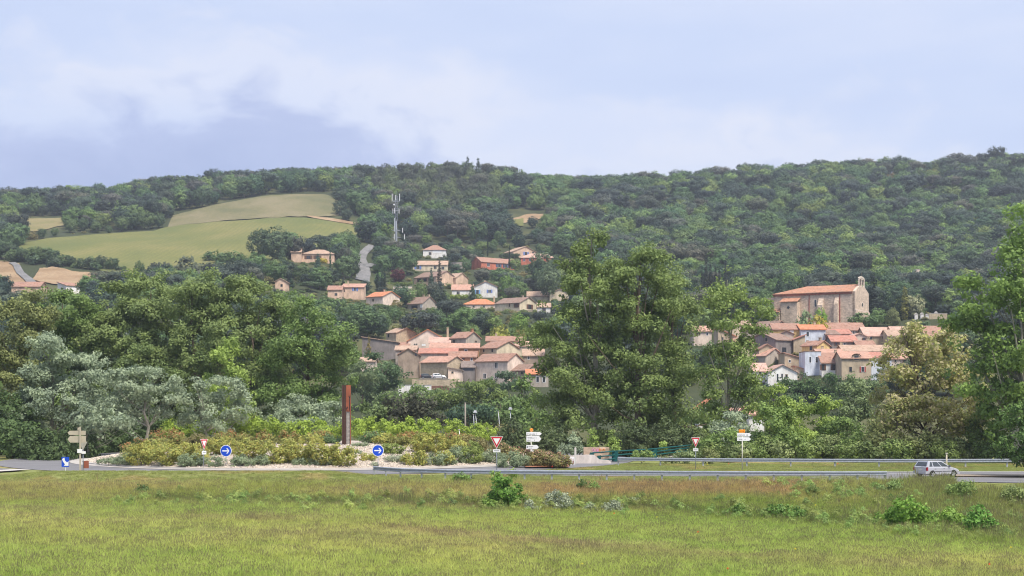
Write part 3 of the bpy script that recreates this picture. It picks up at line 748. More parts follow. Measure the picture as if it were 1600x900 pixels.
H('small stone shed roof between the slit-windowed house and the narrow bluish house', 377, 1244, 1259, 573, 578, 592, 'lean_l', 0, 0, 'buff', 'redbrown', [], (), 5, 'shed', group=G2)
H('old grey house with a brown roof rising behind the grey barn', 409, 1218, 1240, 517, 522, 535, 'y', 0, 0, 'grey', 'brown', [], (), 8, group=G2)
H('cream house with a mottled red roof behind the slender poplar', 402, 1146, 1180, 529, 537, 556, 'x', 0, 0, 'cream', 'redbrown', [(1158, 543, 4, 5, 'n'), (1170, 543, 4, 5, 'n')], (), 9, group=G2)
# church pad (built further down)
PADS.append((at(1300, 505, 462).x, 470, 26, 30.6))
PADS.append((at(1455, 500, 462).x, 464, 8, 33.0))
CLEAR.append((1216, 1374, 431, 503, 455))
CLEAR.append((600, 700, 586, 592, 372))
CLEAR.append((478, 572, 342, 372, 722)); CLEAR.append((562, 580, 392, 438, 690)); CLEAR.append((572, 580, 388, 400, 715)); CLEAR.append((610, 628, 300, 352, 730))


# ------------------------------------------------------------------ ground: one sheet out past the crest
def meadow_tint(x, y):
    """land cover colour (grass, dry grass, weeds, scrub floor) at a point of the ground"""
    x = np.asarray(x, float); y = np.asarray(y, float)
    px = 800 + F * x / np.maximum(y, 1); Y = HZ + F * (CH - tz_base(x, y)) / np.maximum(y, 1)
    n1 = fbm(x, y, 14, 11); n2 = fbm(x, y, 3.5, 21); n3 = fbm(x * 0.35, y, 5, 31)
    g1 = np.array([0.285, 0.32, 0.105]); g2 = np.array([0.335, 0.33, 0.13]); lush = np.array([0.17, 0.25, 0.055])
    seed = np.array([0.27, 0.21, 0.135]); dry = np.array([0.34, 0.245, 0.14]); weed = np.array([0.11, 0.14, 0.05]); straw = np.array([0.40, 0.34, 0.19])
    def mx(a, b, w): return a + (b - a) * w[..., None]
    c = mx(np.broadcast_to(g1, x.shape + (3,)), g2, sstep(0.35, 0.7, n1))
    c = mx(c, lush, 0.35 * sstep(0.52, 0.75, n2))
    edge = np.interp(px, [0, 300, 700, 1000, 1300, 1600], [790, 797, 802, 806, 830, 858])
    # purple-brown seed heads in a loose band of the meadow
    band = np.exp(-((Y - np.interp(px, [0, 400, 800, 1200, 1600], [806, 822, 846, 866, 884])) / 16.0) ** 2)
    c = mx(c, seed, np.clip(band * sstep(0.42, 0.62, n3) * 1.0, 0, 1))
    c = mx(c, straw, 0.7 * band * sstep(0.6, 0.75, fbm(x * 0.4, y * 1.6, 4, 77)))
    # strip of fresh grass along the foot of the bank
    c = mx(c, lush * 1.15, 0.3 * np.exp(-((Y - edge - 6) / 9.0) ** 2))
    # the bank: weeds at its foot, dry earth and straw above on the right-hand part
    bank = sstep(edge, edge - 6, Y)
    bc = mx(np.broadcast_to(np.array([0.265, 0.275, 0.10]), x.shape + (3,)), np.array([0.33, 0.28, 0.145]), 0.8 * sstep(0.45, 0.65, n1 * 0.4 + n3 * 0.6))
    bc = mx(bc, dry * np.array([0.92, 0.93, 0.95]), sstep(800, 860, px) * (1 - sstep(1230, 1330, px)) * sstep(782, 770, Y) * sstep(744, 752, Y) * sstep(0.25, 0.45, n2))
    bc = mx(bc, weed, np.clip(0.85 * np.exp(-((Y - edge + 13) / 7.0) ** 2) * sstep(0.3, 0.55, n3) * sstep(200, 260, px), 0, 1))
    bc = mx(bc, lush * 0.9, sstep(1000, 1120, px) * sstep(772, 790, Y) * sstep(0.3, 0.55, n2) * 0.6)
    bc = mx(bc, np.array([0.20, 0.215, 0.085]), sstep(1330, 1420, px) * 0.75)
    c = mx(c, bc, bank)
    top = sstep(103.5, 106, y); c = mx(c, np.array([0.20, 0.225, 0.085]), top * 0.85)
    c = mx(c, dry, top * 0.55 * sstep(0.55, 0.7, n2))
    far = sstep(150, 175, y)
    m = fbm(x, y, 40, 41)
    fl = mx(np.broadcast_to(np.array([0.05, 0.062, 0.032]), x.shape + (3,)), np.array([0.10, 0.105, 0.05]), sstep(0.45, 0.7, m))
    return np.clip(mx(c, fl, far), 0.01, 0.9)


def grid_mesh(name, X, Y, Z, mat, color=None):
    r, c = X.shape; me = bpy.data.meshes.new(name)
    me.vertices.add(r * c); me.vertices.foreach_set('co', np.stack([X, Y, Z], -1).astype(np.float32).ravel())
    i = np.arange(r * c).reshape(r, c)
    q = np.stack([i[:-1, :-1], i[:-1, 1:], i[1:, 1:], i[1:, :-1]], -1).reshape(-1, 4)
    me.loops.add(q.size); me.loops.foreach_set('vertex_index', q.ravel().astype(np.int32))
    me.polygons.add(len(q)); me.polygons.foreach_set('loop_start', np.arange(0, q.size, 4, dtype=np.int32))
    me.polygons.foreach_set('use_smooth', np.ones(len(q), bool))
    me.update(calc_edges=True)
    if color is not None:
        c4 = np.ones((r * c, 4), np.float32); c4[:, :3] = color.reshape(-1, 3)
        me.attributes.new('cover', 'FLOAT_COLOR', 'POINT').data.foreach_set('color', c4.ravel())
    me.materials.append(mat); return me


def ground_mat():
    m, t, b = new_mat('ground_cover')
    cv = N(t, 'ShaderNodeAttribute', attribute_name='cover').outputs['Color']
    tc = N(t, 'ShaderNodeTexCoord').outputs['Object']
    n = noise(t, tc, 2.5, 5, 0.65); n2 = noise(t, tc, 0.05, 4)
    c = mixc(t, 1.0, cv, ramp(t, [(0.3, (0.66, 0.66, 0.64)), (0.7, (1.25, 1.22, 1.15))], n), 'MULTIPLY')
    t.links.new(c, b.inputs['Base Color']); b.inputs['Roughness'].default_value = 0.95; b.inputs['Specular IOR Level'].default_value = 0.1
    return m


def build_ground():
    u = np.concatenate([np.linspace(-1.5, -0.5, 26)[:-1], np.linspace(-0.5, 0.5, 420), np.linspace(0.5, 1.5, 26)[1:]])
    D = np.concatenate([np.arange(2, 48, 3.0), np.arange(48, 140, 0.7), np.arange(140, 340, 4.0), np.arange(340, 820, 2.5), np.arange(820, 1200, 6.0), np.arange(1200, 2200, 60.0)])
    DD, UU = np.meshgrid(D, u, indexing='ij'); X = UU * np.maximum(DD, 30); Y = DD
    Z = TZ(X, Y)
    o = put('ground', grid_mesh('ground', X, Y, Z, ground_mat(), meadow_tint(X, Y))); o['kind'] = 'structure'
    # the same land carried on behind the camera
    xb, yb = np.meshgrid(np.linspace(-200, 200, 21), np.linspace(-160, 2.0, 12)); zb = TZ(xb * 0 + 0.0, yb * 0 + 2.0)
    return o


build_ground()


def strip(name, top, bot, mat, kind='structure', lift=0.35, n=60, m=14, label=None):
    """a draped sheet between two edge lines given in photograph pixels; edges are laid on the terrain where they are seen"""
    tp = [p for p in top]; bp = [p for p in bot]
    a = np.linspace(0, 1, n)
    def path(p):
        s = np.linspace(0, 1, len(p)); return np.interp(a, s, [q[0] for q in p]), np.interp(a, s, [q[1] for q in p])
    tx, ty = path(tp); bx, by = path(bp)
    Dt = np.array([ground_at(x, y, 380) for x, y in zip(tx, ty)]); Db = np.array([ground_at(x, y, 380) for x, y in zip(bx, by)])
    Dt += (fbm(tx * 1.0, ty * 3.0, 14, 3) - .5) * 11; Db += (fbm(bx * 1.0, by * 3.0, 14, 9) - .5) * 11
    k = np.ones(3) / 3
    Dt = np.convolve(np.pad(Dt, 1, 'edge'), k, 'valid'); Db = np.convolve(np.pad(Db, 1, 'edge'), k, 'valid')
    w = np.linspace(0, 1, m)[:, None]
    X0 = (bx - 800) / F * Db; X1 = (tx - 800) / F * Dt
    X = X0 + (X1 - X0) * w; Y = Db + (Dt - Db) * w
    o = put(name, grid_mesh(name, X, Y, TZ(X, Y) + lift, mat)); o['kind'] = kind
    return o


def field_mat(name, cols, scale=0.03, stripes=None, fine=1.2):
    m, t, b = new_mat(name)
    tc = N(t, 'ShaderNodeTexCoord').outputs['Object']
    n = noise(t, mapping(t, tc, (0, 0, 0), (1, 0.6, 1)), scale, 4, 0.6); n2 = noise(t, tc, fine, 3)
    c = ramp(t, [(0.38, cols[0]), (0.5, cols[1]), (0.62, cols[2])], n)
    c = mixc(t, 1.0, c, ramp(t, [(0.36, (0.8, 0.8, 0.8)), (0.64, (1.16, 1.16, 1.13))], n2), 'MULTIPLY')
    if stripes:
        w = t.nodes.new('ShaderNodeTexWave'); w.inputs['Scale'].default_value = stripes[0]; w.inputs['Distortion'].default_value = 0.6
        t.links.new(mapping(t, tc, (0, 0, 0), (1, 0.5, 0)), w.inputs['Vector'])
        c = mixc(t, math_(t, 'MULTIPLY', w.outputs['Fac'], stripes[2]), c, stripes[1])
    t.links.new(c, b.inputs['Base Color']); b.inputs['Roughness'].default_value = 0.95; b.inputs['Specular IOR Level'].default_value = 0.08
    return m


FGREEN = field_mat('young_crop', [(0.13, 0.145, 0.052), (0.16, 0.163, 0.058), (0.20, 0.185, 0.072)], 0.02, (0.1, (0.105, 0.12, 0.05), 0.3))
FDRY = field_mat('dry_pasture', [(0.13, 0.13, 0.068), (0.165, 0.152, 0.082), (0.20, 0.175, 0.105)], 0.03)
FTAN = field_mat('bare_soil', [(0.24, 0.165, 0.10), (0.29, 0.20, 0.125), (0.33, 0.24, 0.155)], 0.06)
FVINE = field_mat('vine_soil', [(0.20, 0.18, 0.08), (0.25, 0.20, 0.10), (0.28, 0.22, 0.12)], 0.05, (0.35, (0.10, 0.13, 0.05), 0.6))
LANE = field_mat('lane_tarmac', [(0.16, 0.16, 0.165), (0.185, 0.18, 0.185), (0.21, 0.205, 0.21)], 0.2)
strip('field', [(30, 383), (70, 374), (150, 367), (240, 362), (270, 353), (330, 348), (430, 342), (480, 341), (575, 356)],
      [(30, 392), (90, 412), (180, 428), (260, 432), (330, 432), (390, 428), (430, 405), (480, 392), (575, 364)], FGREEN)
strip('dry_field', [(270, 338), (300, 330), (350, 318), (420, 306), (470, 304), (510, 305), (530, 316)],
      [(262, 356), (300, 351), (350, 346), (420, 341), (480, 340), (515, 340), (530, 338)], FDRY, lift=0.5)
strip('field_margin', [(480, 338.5), (520, 343), (576, 352)], [(480, 341), (520, 347), (576, 357)], FTAN, lift=0.65, n=20, m=4)
strip('bare_field', [(62, 421), (80, 419), (120, 426), (168, 431)], [(50, 438), (80, 446), (120, 446), (168, 437)], FTAN, lift=0.5)
strip('vine_field', [(22, 345), (60, 342), (104, 342)], [(22, 364), (60, 362), (104, 352)], FVINE, lift=0.5)
strip('farm_ground', [(-20, 408), (10, 410), (30, 414)], [(-20, 440), (10, 442), (40, 446)], FTAN, lift=0.35, n=16)
strip('clearing', [(800, 343), (825, 336), (850, 335)], [(802, 352), (825, 349), (850, 342)], FTAN, lift=0.6, n=16)
strip('clearing_grass', [(800, 346), (818, 343)], [(802, 355), (818, 354)], FGREEN, lift=0.8, n=8, m=5)


def lane(name, pts, mat, lift=0.6):
    """a lane along pixel points (px, Y, half width in metres) on the hillside"""
    P = []; pts_ = pts
    s_ = np.linspace(0, len(pts) - 1, 4 * len(pts)); i_ = np.arange(len(pts)); ker = np.ones(3) / 3
    cols = [np.interp(s_, i_, [q[c] for q in pts]) for c in range(3)]; cols = [np.convolve(np.pad(c, 1, 'edge'), ker, 'valid') for c in cols]
    pts = list(zip(*cols))
    for px, Y, hw in pts:
        D = ground_at(px, Y, 380); P.append((Vector(((px - 800) / F * D, D, 0)), hw))
    L = []; Rr = []
    for i, (p, hw) in enumerate(P):
        d = (P[min(i + 1, len(P) - 1)][0] - P[max(i - 1, 0)][0]).normalized(); s = Vector((d.y, -d.x, 0))
        L.append(p - s * hw); Rr.append(p + s * hw)
    K = 3 * len(P); s = np.linspace(0, len(P) - 1, K); i = np.arange(len(P))
    gx = lambda A, c: np.interp(s, i, [getattr(v, c) for v in A])
    w = np.linspace(0, 1, 4)[None, :]
    X = gx(L, 'x')[:, None] * (1 - w) + gx(Rr, 'x')[:, None] * w; Y = gx(L, 'y')[:, None] * (1 - w) + gx(Rr, 'y')[:, None] * w
    o = put(name, grid_mesh(name, X, Y, TZ(X, Y) + lift, mat)); o['kind'] = 'structure'; return o


lane('lane', [(566, 441, 3.2), (569, 428, 3.2), (568, 415, 2.6), (564, 405, 2.4), (568, 397, 2.2), (577, 389, 2.0), (582, 385, 2.0)], LANE)
lane('side_lane', [(570, 418, 2.2), (584, 416, 2.4), (592, 416, 2.2)], LANE, 0.7)
lane('track', [(52, 447, 1.9), (44, 438, 1.8), (33, 430, 1.7), (29, 424, 1.6), (26, 417, 1.5), (18, 412, 1.4)], LANE, 0.75)

# ------------------------------------------------------------------ roads and roundabout
IC = (-19.8, 148.0); IR = 24.0


def road_mat(name, c, wear=0.2):
    m, t, b = new_mat(name)
    tc = N(t, 'ShaderNodeTexCoord').outputs['Object']
    n = noise(t, mapping(t, tc, (0, 0, 0), (0.25, 1, 1)), 0.7, 5, 0.6); n2 = noise(t, tc, 9, 3)
    cc = ramp(t, [(0.3, tuple(x * (1 - wear) for x in c)), (0.7, tuple(x * (1 + wear) for x in c))], n)
    cc = mixc(t, 1.0, cc, ramp(t, [(0.3, (0.8, 0.8, 0.8)), (0.7, (1.15, 1.15, 1.15))], n2), 'MULTIPLY')
    t.links.new(cc, b.inputs['Base Color']); b.inputs['Roughness'].default_value = 0.8
    return m


ASPH = road_mat('asphalt', (0.165, 0.16, 0.17))
LINE = plain('road_paint', (0.66, 0.66, 0.66), 0.6, 0, 0.12, 2)
KERB = plain('kerb_concrete', (0.46, 0.43, 0.40), 0.85, 0, 0.15, 1.5)
GRAV = road_mat('gravel_bed', (0.42, 0.36, 0.31), 0.18)
MEDIAN = road_mat('median_gravel', (0.24, 0.19, 0.14), 0.25)
REDSOIL = road_mat('red_mulch', (0.36, 0.13, 0.07), 0.25)


def ribbon(name, pts, hw, z, mat, kind='structure', n=10):
    """flat ribbon along (x, y) points with half widths (left, right), lying at height z"""
    P = np.array(pts, float); s = np.linspace(0, len(P) - 1, (len(P) - 1) * n + 1); i = np.arange(len(P))
    x = np.interp(s, i, P[:, 0]); y = np.interp(s, i, P[:, 1])
    ker = np.ones(7) / 7
    if len(P) > 2:
        xs = np.convolve(np.pad(x, 3, 'edge'), ker, 'valid'); ys = np.convolve(np.pad(y, 3, 'edge'), ker, 'valid'); x, y = xs, ys
    dx = np.gradient(x); dy = np.gradient(y); L = np.hypot(dx, dy) + 1e-9; nx, ny = -dy / L, dx / L
    X = np.stack([x - nx * hw, x + nx * hw], 1); Y = np.stack([y - ny * hw, y + ny * hw], 1)
    o = put(name, grid_mesh(name, X, Y, np.full(X.shape, z), mat)); o['kind'] = kind; return o


def ring(name, r0, r1, z, mat, a0=0, a1=360, h=0.0):
    a = np.radians(np.linspace(a0, a1, 97))
    if h == 0:
        rr = np.array([r0, r1])[:, None]
        o = put(name, grid_mesh(name, IC[0] + rr * np.cos(a), IC[1] + rr * np.sin(a), np.full((2, 97), z), mat))
    else:
        rr = np.array([r1, r1, r0, r0])[:, None]; zz = np.array([z, z + h, z + h, z])[:, None] + 0 * a
        o = put(name, grid_mesh(name, IC[0] + rr * np.cos(a), IC[1] + rr * np.sin(a), zz, mat)); o.data.polygons.foreach_set('use_smooth', [False] * len(o.data.polygons))
    o['kind'] = 'structure'; return o


ring('roundabout_road', IR + 0.25, IR + 8.5, 0.02, ASPH)
ribbon('road', [(-46, 128), (-52, 117), (-62, 112.5), (-90, 110), (-130, 109)], 4.6, 0.024, ASPH)
ribbon('road_right', [(-6, 119.5), (6, 117.0), (16, 116.6), (28, 116.8), (40, 117.5), (60, 117), (100, 119), (160, 122)], 3.7, 0.028, ASPH)
ribbon('road_near_lane', [(24, 113.5), (30, 110.5), (36, 108), (44, 106.5), (60, 106), (100, 107), (160, 110)], 3.6, 0.032, ASPH)
ribbon('median_strip', [(35, 113.4), (40, 113.2), (46, 112.9), (60, 112.3), (100, 113), (160, 116)], 1.5, 0.10, MEDIAN)
ribbon('road_marking', [(28, 120.0), (34, 120.4), (40, 120.6), (60, 120.2), (100, 122.1)], 0.14, 0.036, LINE)
ribbon('road_marking', [(31, 117.8), (36, 116.0), (44, 115.6), (60, 115.2), (100, 117)], 0.10, 0.036, LINE)
ribbon('road_marking', [(-48, 116.8), (-55, 111.2), (-70, 108.4), (-100, 107)], 0.16, 0.036, LINE)
ribbon('road_marking', [(-51.5, 121.2), (-58, 117.6), (-68, 115.8), (-100, 114)], 0.16, 0.036, LINE)
ribbon('pavement', [(-53, 111.3), (-47.5, 115.0), (-44, 119.8), (-42.6, 123.6)], 0.85, 0.12, KERB)
ring('kerb', IR - 0.05, IR + 0.28, 0.0, KERB, h=0.14)
ring('kerb_apron', IR + 0.28, IR + 1.5, 0.045, plain('apron', (0.40, 0.37, 0.345), 0.85, 0, 0.12, 0.8))


def mound_z(x, y):
    r = np.hypot(np.asarray(x, float) - IC[0], np.asarray(y, float) - IC[1]) / IR
    return 0.12 + 1.75 * np.clip(1 - r ** 2.2, 0, 1) + 0.10 * (fbm(x, y, 3.0, 51) - 0.5) * np.clip(4 * (1 - r), 0, 1)


def island():
    r = np.linspace(0.0, IR - 0.04, 40)[:, None]; a = np.linspace(0, 2 * math.pi, 121)[None, :]
    X = IC[0] + r * np.cos(a); Y = IC[1] + r * np.sin(a)
    o = put('roundabout_mound', grid_mesh('roundabout_mound', X, Y, mound_z(X, Y), GRAV)); o['kind'] = 'structure'
    # loose pale stones over the bed
    rng = np.random.default_rng(5)
    protos = []
    for k in range(3):
        bm = bmesh.new(); bmesh.ops.create_icosphere(bm, subdivisions=1, radius=1.0)
        for v in bm.verts: v.co *= rng.uniform(0.7, 1.2)
        for v in bm.verts: v.co.z *= 0.7
        me = bpy.data.meshes.new('stone'); bm.to_mesh(me); bm.free(); protos.append(me)
        m = leaf_mat('stone', 0.0, 0.9, 0.35, (1.3, 1.3, 1.3)); me.materials.append(m)
        me.attributes.new('v', 'FLOAT', 'FACE').data.foreach_set('value', rng.random(len(me.polygons)).astype(np.float32))
    n = 9000; ang = rng.uniform(math.pi, 2 * math.pi, n); rad = IR * np.sqrt(rng.uniform(0.1, 0.985, n))
    x = IC[0] + rad * np.cos(ang); y = IC[1] + rad * np.sin(ang)
    s = rng.uniform(0.04, 0.12, n); sc3 = np.stack([s, s, s], 1); rot = rng.uniform(0, 6.28, (n, 3))
    base = np.array([0.37, 0.32, 0.285]) * rng.uniform(0.65, 1.3, n)[:, None]
    gn_scatter('gravel', protos, np.stack([x, y, mound_z(x, y) + 0.02], 1), sc3, rot, rng.integers(0, 3, n), base)
    X, Y = np.meshgrid(np.linspace(1.2, 5.2, 20), np.linspace(126.5, 136, 24))
    o = put('red_mulch_bed', grid_mesh('red_mulch_bed', X, Y, np.maximum(mound_z(X, Y), 0.1) + 0.05, REDSOIL)); o['kind'] = 'structure'


island()

# ------------------------------------------------------------------ the church
def church():
    D = 448.0; k = D / F; t = R(30)
    wm = wall_mat('church_stone', (0.56, 0.44, 0.345), 0.8); rm = roof_mat('church', (0.48, 0.235, 0.145)); dress = wall_mat('dressed_stone', (0.62, 0.53, 0.44), 0.3)
    Yb = 506.0; base = at(1335, Yb, D)                         # near corner between nave and facade
    root = thing('church', 'large stone church with a twin-arched bell gable above the village roofs', 'church', base, -t)
    L = (1335 - 1222) * k / math.cos(t); Wd = (1373 - 1335) * k / math.sin(t); h = (Yb - 456) * k; rise = (456 - 444) * k + Wd / 2 * 0.075
    # local axes: x along the nave (0 at the near corner, negative to the left), y away from us
    mb = MB(); prof = [(0, -5), (Wd, -5), (Wd, h), (Wd / 2, h + rise), (0, h)]; hip = Wd * 0.55
    v = [(-L, 0, -5), (-L, Wd, -5), (-L, Wd, h), (-L, 0, h), (0, 0, -5), (0, Wd, -5), (0, Wd, h), (0, 0, h)]
    mb.box(-L, 0, 0, Wd, -5, h)
    mb.build('wall', wm, root)
    rb = MB(); o = 0.5; e = 0.01
    rb.add([(-L - o, -o, h + e), (-0.6, -o, h + e), (-0.6, Wd + o, h + e), (-L - o, Wd + o, h + e), (-L - o, -o, h + .25), (-0.6, -o, h + .25), (-0.6, Wd + o, h + .25), (-L - o, Wd + o, h + .25),
            (-L + hip, Wd / 2, h + rise), (-0.6, Wd / 2, h + rise)],
           [(0, 3, 2, 1), (0, 1, 5, 4), (2, 3, 7, 6), (3, 0, 4, 7), (4, 5, 9, 8), (6, 7, 8, 9), (7, 4, 8), (1, 2, 6, 9, 5)])
    rb.build('roof', rm, root)
    c = MB(); c.box(-L - .3, -0.7, -.33, -0.01, h - 0.5, h - 0.02); c.build('cornice', roof_mat('church_cornice', (0.36, 0.12, 0.08)), root)
    # facade: gabled wall standing proud of the roof, with the bell gable on its peak
    f = MB(); bw = Wd * 0.2; zt = h + rise - 0.9; bz = 0
    poly = [(0, -5), (Wd, -5), (Wd, h + .35), (Wd / 2 + bw, zt), (Wd / 2 - bw, zt), (0, h + .35)]
    M = Matrix(((0, 1, 0, 0), (1, 0, 0, 0), (0, 0, 1, 0), (0, 0, 0, 1)))
    f.add([(-0.62, y, z) for y, z in poly] + [(0.25, y, z) for y, z in poly], [tuple(range(5, -1, -1)), tuple(range(6, 12))] + [(i, (i + 1) % 6, (i + 1) % 6 + 6, i + 6) for i in range(6)])
    fo = f.build('facade', dress if False else wm, root)
    g = MB(); y0, y1 = Wd / 2 - bw, Wd / 2 + bw; wbay = (y1 - y0)
    pier = 0.5; op = (wbay - 3 * pier) / 2; za = zt + 0.15; zspring = za + 1.75; rz_ = 0.62
    g.box(-0.2, 0.2, y0, y1, zt + .005, za)
    for i in range(3): g.box(-0.2, 0.2, y0 + i * (pier + op), y0 + i * (pier + op) + pier, za, zspring)
    # arches: blocks with a round opening
    for i in range(2):
        a0 = y0 + pier + i * (pier + op); cy = a0 + op / 2; r = op / 2; pts = []
        for s in range(9): pts.append((cy - r * math.cos(math.pi * s / 8), zspring + rz_ * math.sin(math.pi * s / 8)))
        lo = a0 - pier / 2 if i == 1 else y0; hi = a0 + op + pier / 2 if i == 0 else y1; ztop = zspring + rz_ + 0.2
        for s in range(8):
            (ya, zA), (yb, zB) = pts[s], pts[s + 1]
            g.add([(x, y, z) for x in (-.2, .2) for y, z in ((ya, zA), (yb, zB), (yb, ztop), (ya, ztop))],
                  [(0, 1, 2, 3), (7, 6, 5, 4), (0, 4, 5, 1), (3, 2, 6, 7)])
        g.box(-.2, .2, lo, a0, zspring, ztop); g.box(-.2, .2, a0 + op, hi, zspring, ztop)
    ztop = zspring + rz_ + 0.2; cy = (y0 + y1) / 2
    g.add([(x, y, z) for x in (-.25, .25) for y, z in ((y0 - .1, ztop + .002), (y1 + .1, ztop + .002), (y1 - wbay * .15, ztop + .35), (cy, ztop + .7), (y0 + wbay * .15, ztop + .35))],
          [(4, 3, 2, 1, 0), (5, 6, 7, 8, 9)] + [(i, (i + 1) % 5, (i + 1) % 5 + 5, i + 5) for i in range(5)])
    bg = g.build('bell_gable', dress, root)
    x = MB(); x.box(-.05, .05, cy - .05, cy + .05, ztop + .9, ztop + 2.0); x.box(-.05, .05, cy - .35, cy + .35, ztop + 1.5, ztop + 1.62); x.build('cross', BARK, bg)
    for i in range(2):
        a0 = y0 + pier + i * (pier + op) + op / 2
        b = MB(); prof = [(0.12, 1.0), (0.3, 0.85), (0.36, 0.4), (0.5, 0.0)]; n = 10; vv = []; ff = []
        for (r, z) in prof:
            for s in range(n): vv.append((0.0 + r * .5 * math.cos(2 * math.pi * s / n), a0 + r * math.sin(2 * math.pi * s / n), zspring - 1.2 + z))
        for j in range(3):
            for s in range(n): ff.append((j * n + s, (j * n + (s + 1) % n), ((j + 1) * n + (s + 1) % n), (j + 1) * n + s))
        b.add(vv, ff + [tuple(range(n)), tuple(range(4 * n - 1, 3 * n - 1, -1))]); b.box(-.03, .03, a0 - op / 2, a0 + op / 2, zspring - .2, zspring - .1)
        b.build('bell', plain('bronze', (0.09, 0.055, 0.03), 0.5, 0.6), bg)
    # oculus and string course on the facade
    def disc(name, cx, cy_, cz, r0, r1, x0, x1, mat, par):
        d = MB(); n = 18; vv = []
        for X in (x0, x1):
            for s in range(n): vv.append((X, cy_ + r1 * math.cos(2 * math.pi * s / n), cz + r1 * math.sin(2 * math.pi * s / n)))
        d.add(vv, [tuple(range(n - 1, -1, -1)), tuple(range(n, 2 * n))] + [(s, (s + 1) % n, (s + 1) % n + n, s + n) for s in range(n)])
        return d.build(name, mat, par)
    zo = (Yb - 474) * k
    d1 = disc('round_window', 0, Wd * 0.52, zo, 0, 0.95, 0.24, 0.32, dress, fo); disc('pane', 0, Wd * 0.52, zo, 0, 0.6, 0.25, 0.335, GLASS, fo)
    s = MB(); zs = (Yb - 484.5) * k; s.box(0.24, 0.36, -.02, Wd + .05, zs, zs + .3); s.build('string_course', plain('pale_band', (0.58, 0.49, 0.44), 0.9), fo)
    s = MB(); s.box(0.22, 0.55, -.05, Wd + .1, -5, zs - .004); s.build('plinth', wm, fo)
    # nave wall: red downpipes, slit window, buttresses
    X = lambda px: (px - 1335) * k / math.cos(t)
    for px in (1272, 1315):
        p = MB(); p.box(X(px) - .12, X(px) + .12, -.14, -.01, -2, h - .5); p.build('downpipe', plain('red_pipe', (0.30, 0.07, 0.05), 0.6), root)
    for px, wd in ((1289, 1.6), (1311, 1.3)):
        b = MB(); x0 = X(px); b.add([(a, y, z) for a in (x0 - wd / 2, x0 + wd / 2) for y, z in ((0.02, -4), (-1.5, -4), (-1.5, h * .62), (0.02, h * .86))],
                                   [(0, 1, 2, 3), (7, 6, 5, 4), (0, 4, 5, 1), (1, 5, 6, 2), (2, 6, 7, 3), (3, 7, 4, 0)])
        b.build('buttress', wm, root)
    def slit(px, Y, w_, h_, par=root, yy=-0.02):
        z = (Yb - Y) * k; f_ = MB(); f_.box(X(px) - w_ / 2 - .2, X(px) + w_ / 2 + .2, yy - .04, yy + .03, z - .2, z + h_ + .2); fr = f_.build('window', dress, par)
        q = MB(); q.box(X(px) - w_ / 2, X(px) + w_ / 2, yy - .06, yy + .02, z, z + h_); q.build('pane', GLASS, fr)
    slit(1281, 477, 0.6, 2.2); slit(1238, 467, 0.6, 0.9)
    # side chapel and low annexe at the apse end
    ch = MB(); x0, x1 = X(1236), X(1259); hc = (Yb - 469) * k
    ch.box(x0, x1, -3.2, 0.01, -5, hc); cho = ch.build('side_chapel', wm, root)
    r_ = MB(); r_.add([(a, y, z + q) for q in (0, .2) for a, y, z in ((x0 - .3, -3.6, hc - .1), (x1 + .3, -3.6, hc - .1), (x1 + .3, 0, hc + 1.3), (x0 - .3, 0, hc + 1.3))],
                     [(3, 2, 1, 0), (4, 5, 6, 7), (0, 1, 5, 4), (1, 2, 6, 5), (2, 3, 7, 6), (3, 0, 4, 7)])
    r_.build('chapel_roof', rm, cho)
    oc = MB(); oc.tube([(X(1247), -3.25, (Yb - 478) * k), (X(1247), -3.15, (Yb - 478) * k)], 0.45, 12); oc.build('oculus', GLASS, cho)
    ap = MB(); n = 6; rr = Wd * 0.36; pts = [(-L + 0.02 - rr * math.sin(math.pi * i / n), Wd / 2 - rr * math.cos(math.pi * i / n) * 1.2) for i in range(n + 1)]
    ha = h * 0.93
    ap.add([(x_, y_, z) for z in (-5, ha) for x_, y_ in pts], [(i, i + n + 1, i + n + 2, i + 1) for i in range(n)] + [tuple(range(n + 1, 2 * n + 2))])
    ap.build('apse', wm, root)
    an = MB(); xa, xb = X(1217), X(1234.5); hn = (Yb - 485) * k
    an.box(xa, xb, -3.6, 2.0, -5, hn); ano = an.build('annexe', wall_mat('church_annexe', (0.54, 0.44, 0.33), 0.4), root)
    r2 = MB(); r2.add([(a, y, z + q) for q in (0, .2) for a, y, z in ((xa - .3, -4.0, hn - .05), (xb + .02, -4.0, hn - .05), (xb + .02, 2.0, hn + 1.4), (xa - .3, 2.0, hn + 1.4))],
                     [(3, 2, 1, 0), (4, 5, 6, 7), (0, 1, 5, 4), (1, 2, 6, 5), (2, 3, 7, 6), (3, 0, 4, 7)])
    r2.build('annexe_roof', rm, ano)
    slit(1227, 494, 0.7, 1.3, ano, -3.62)


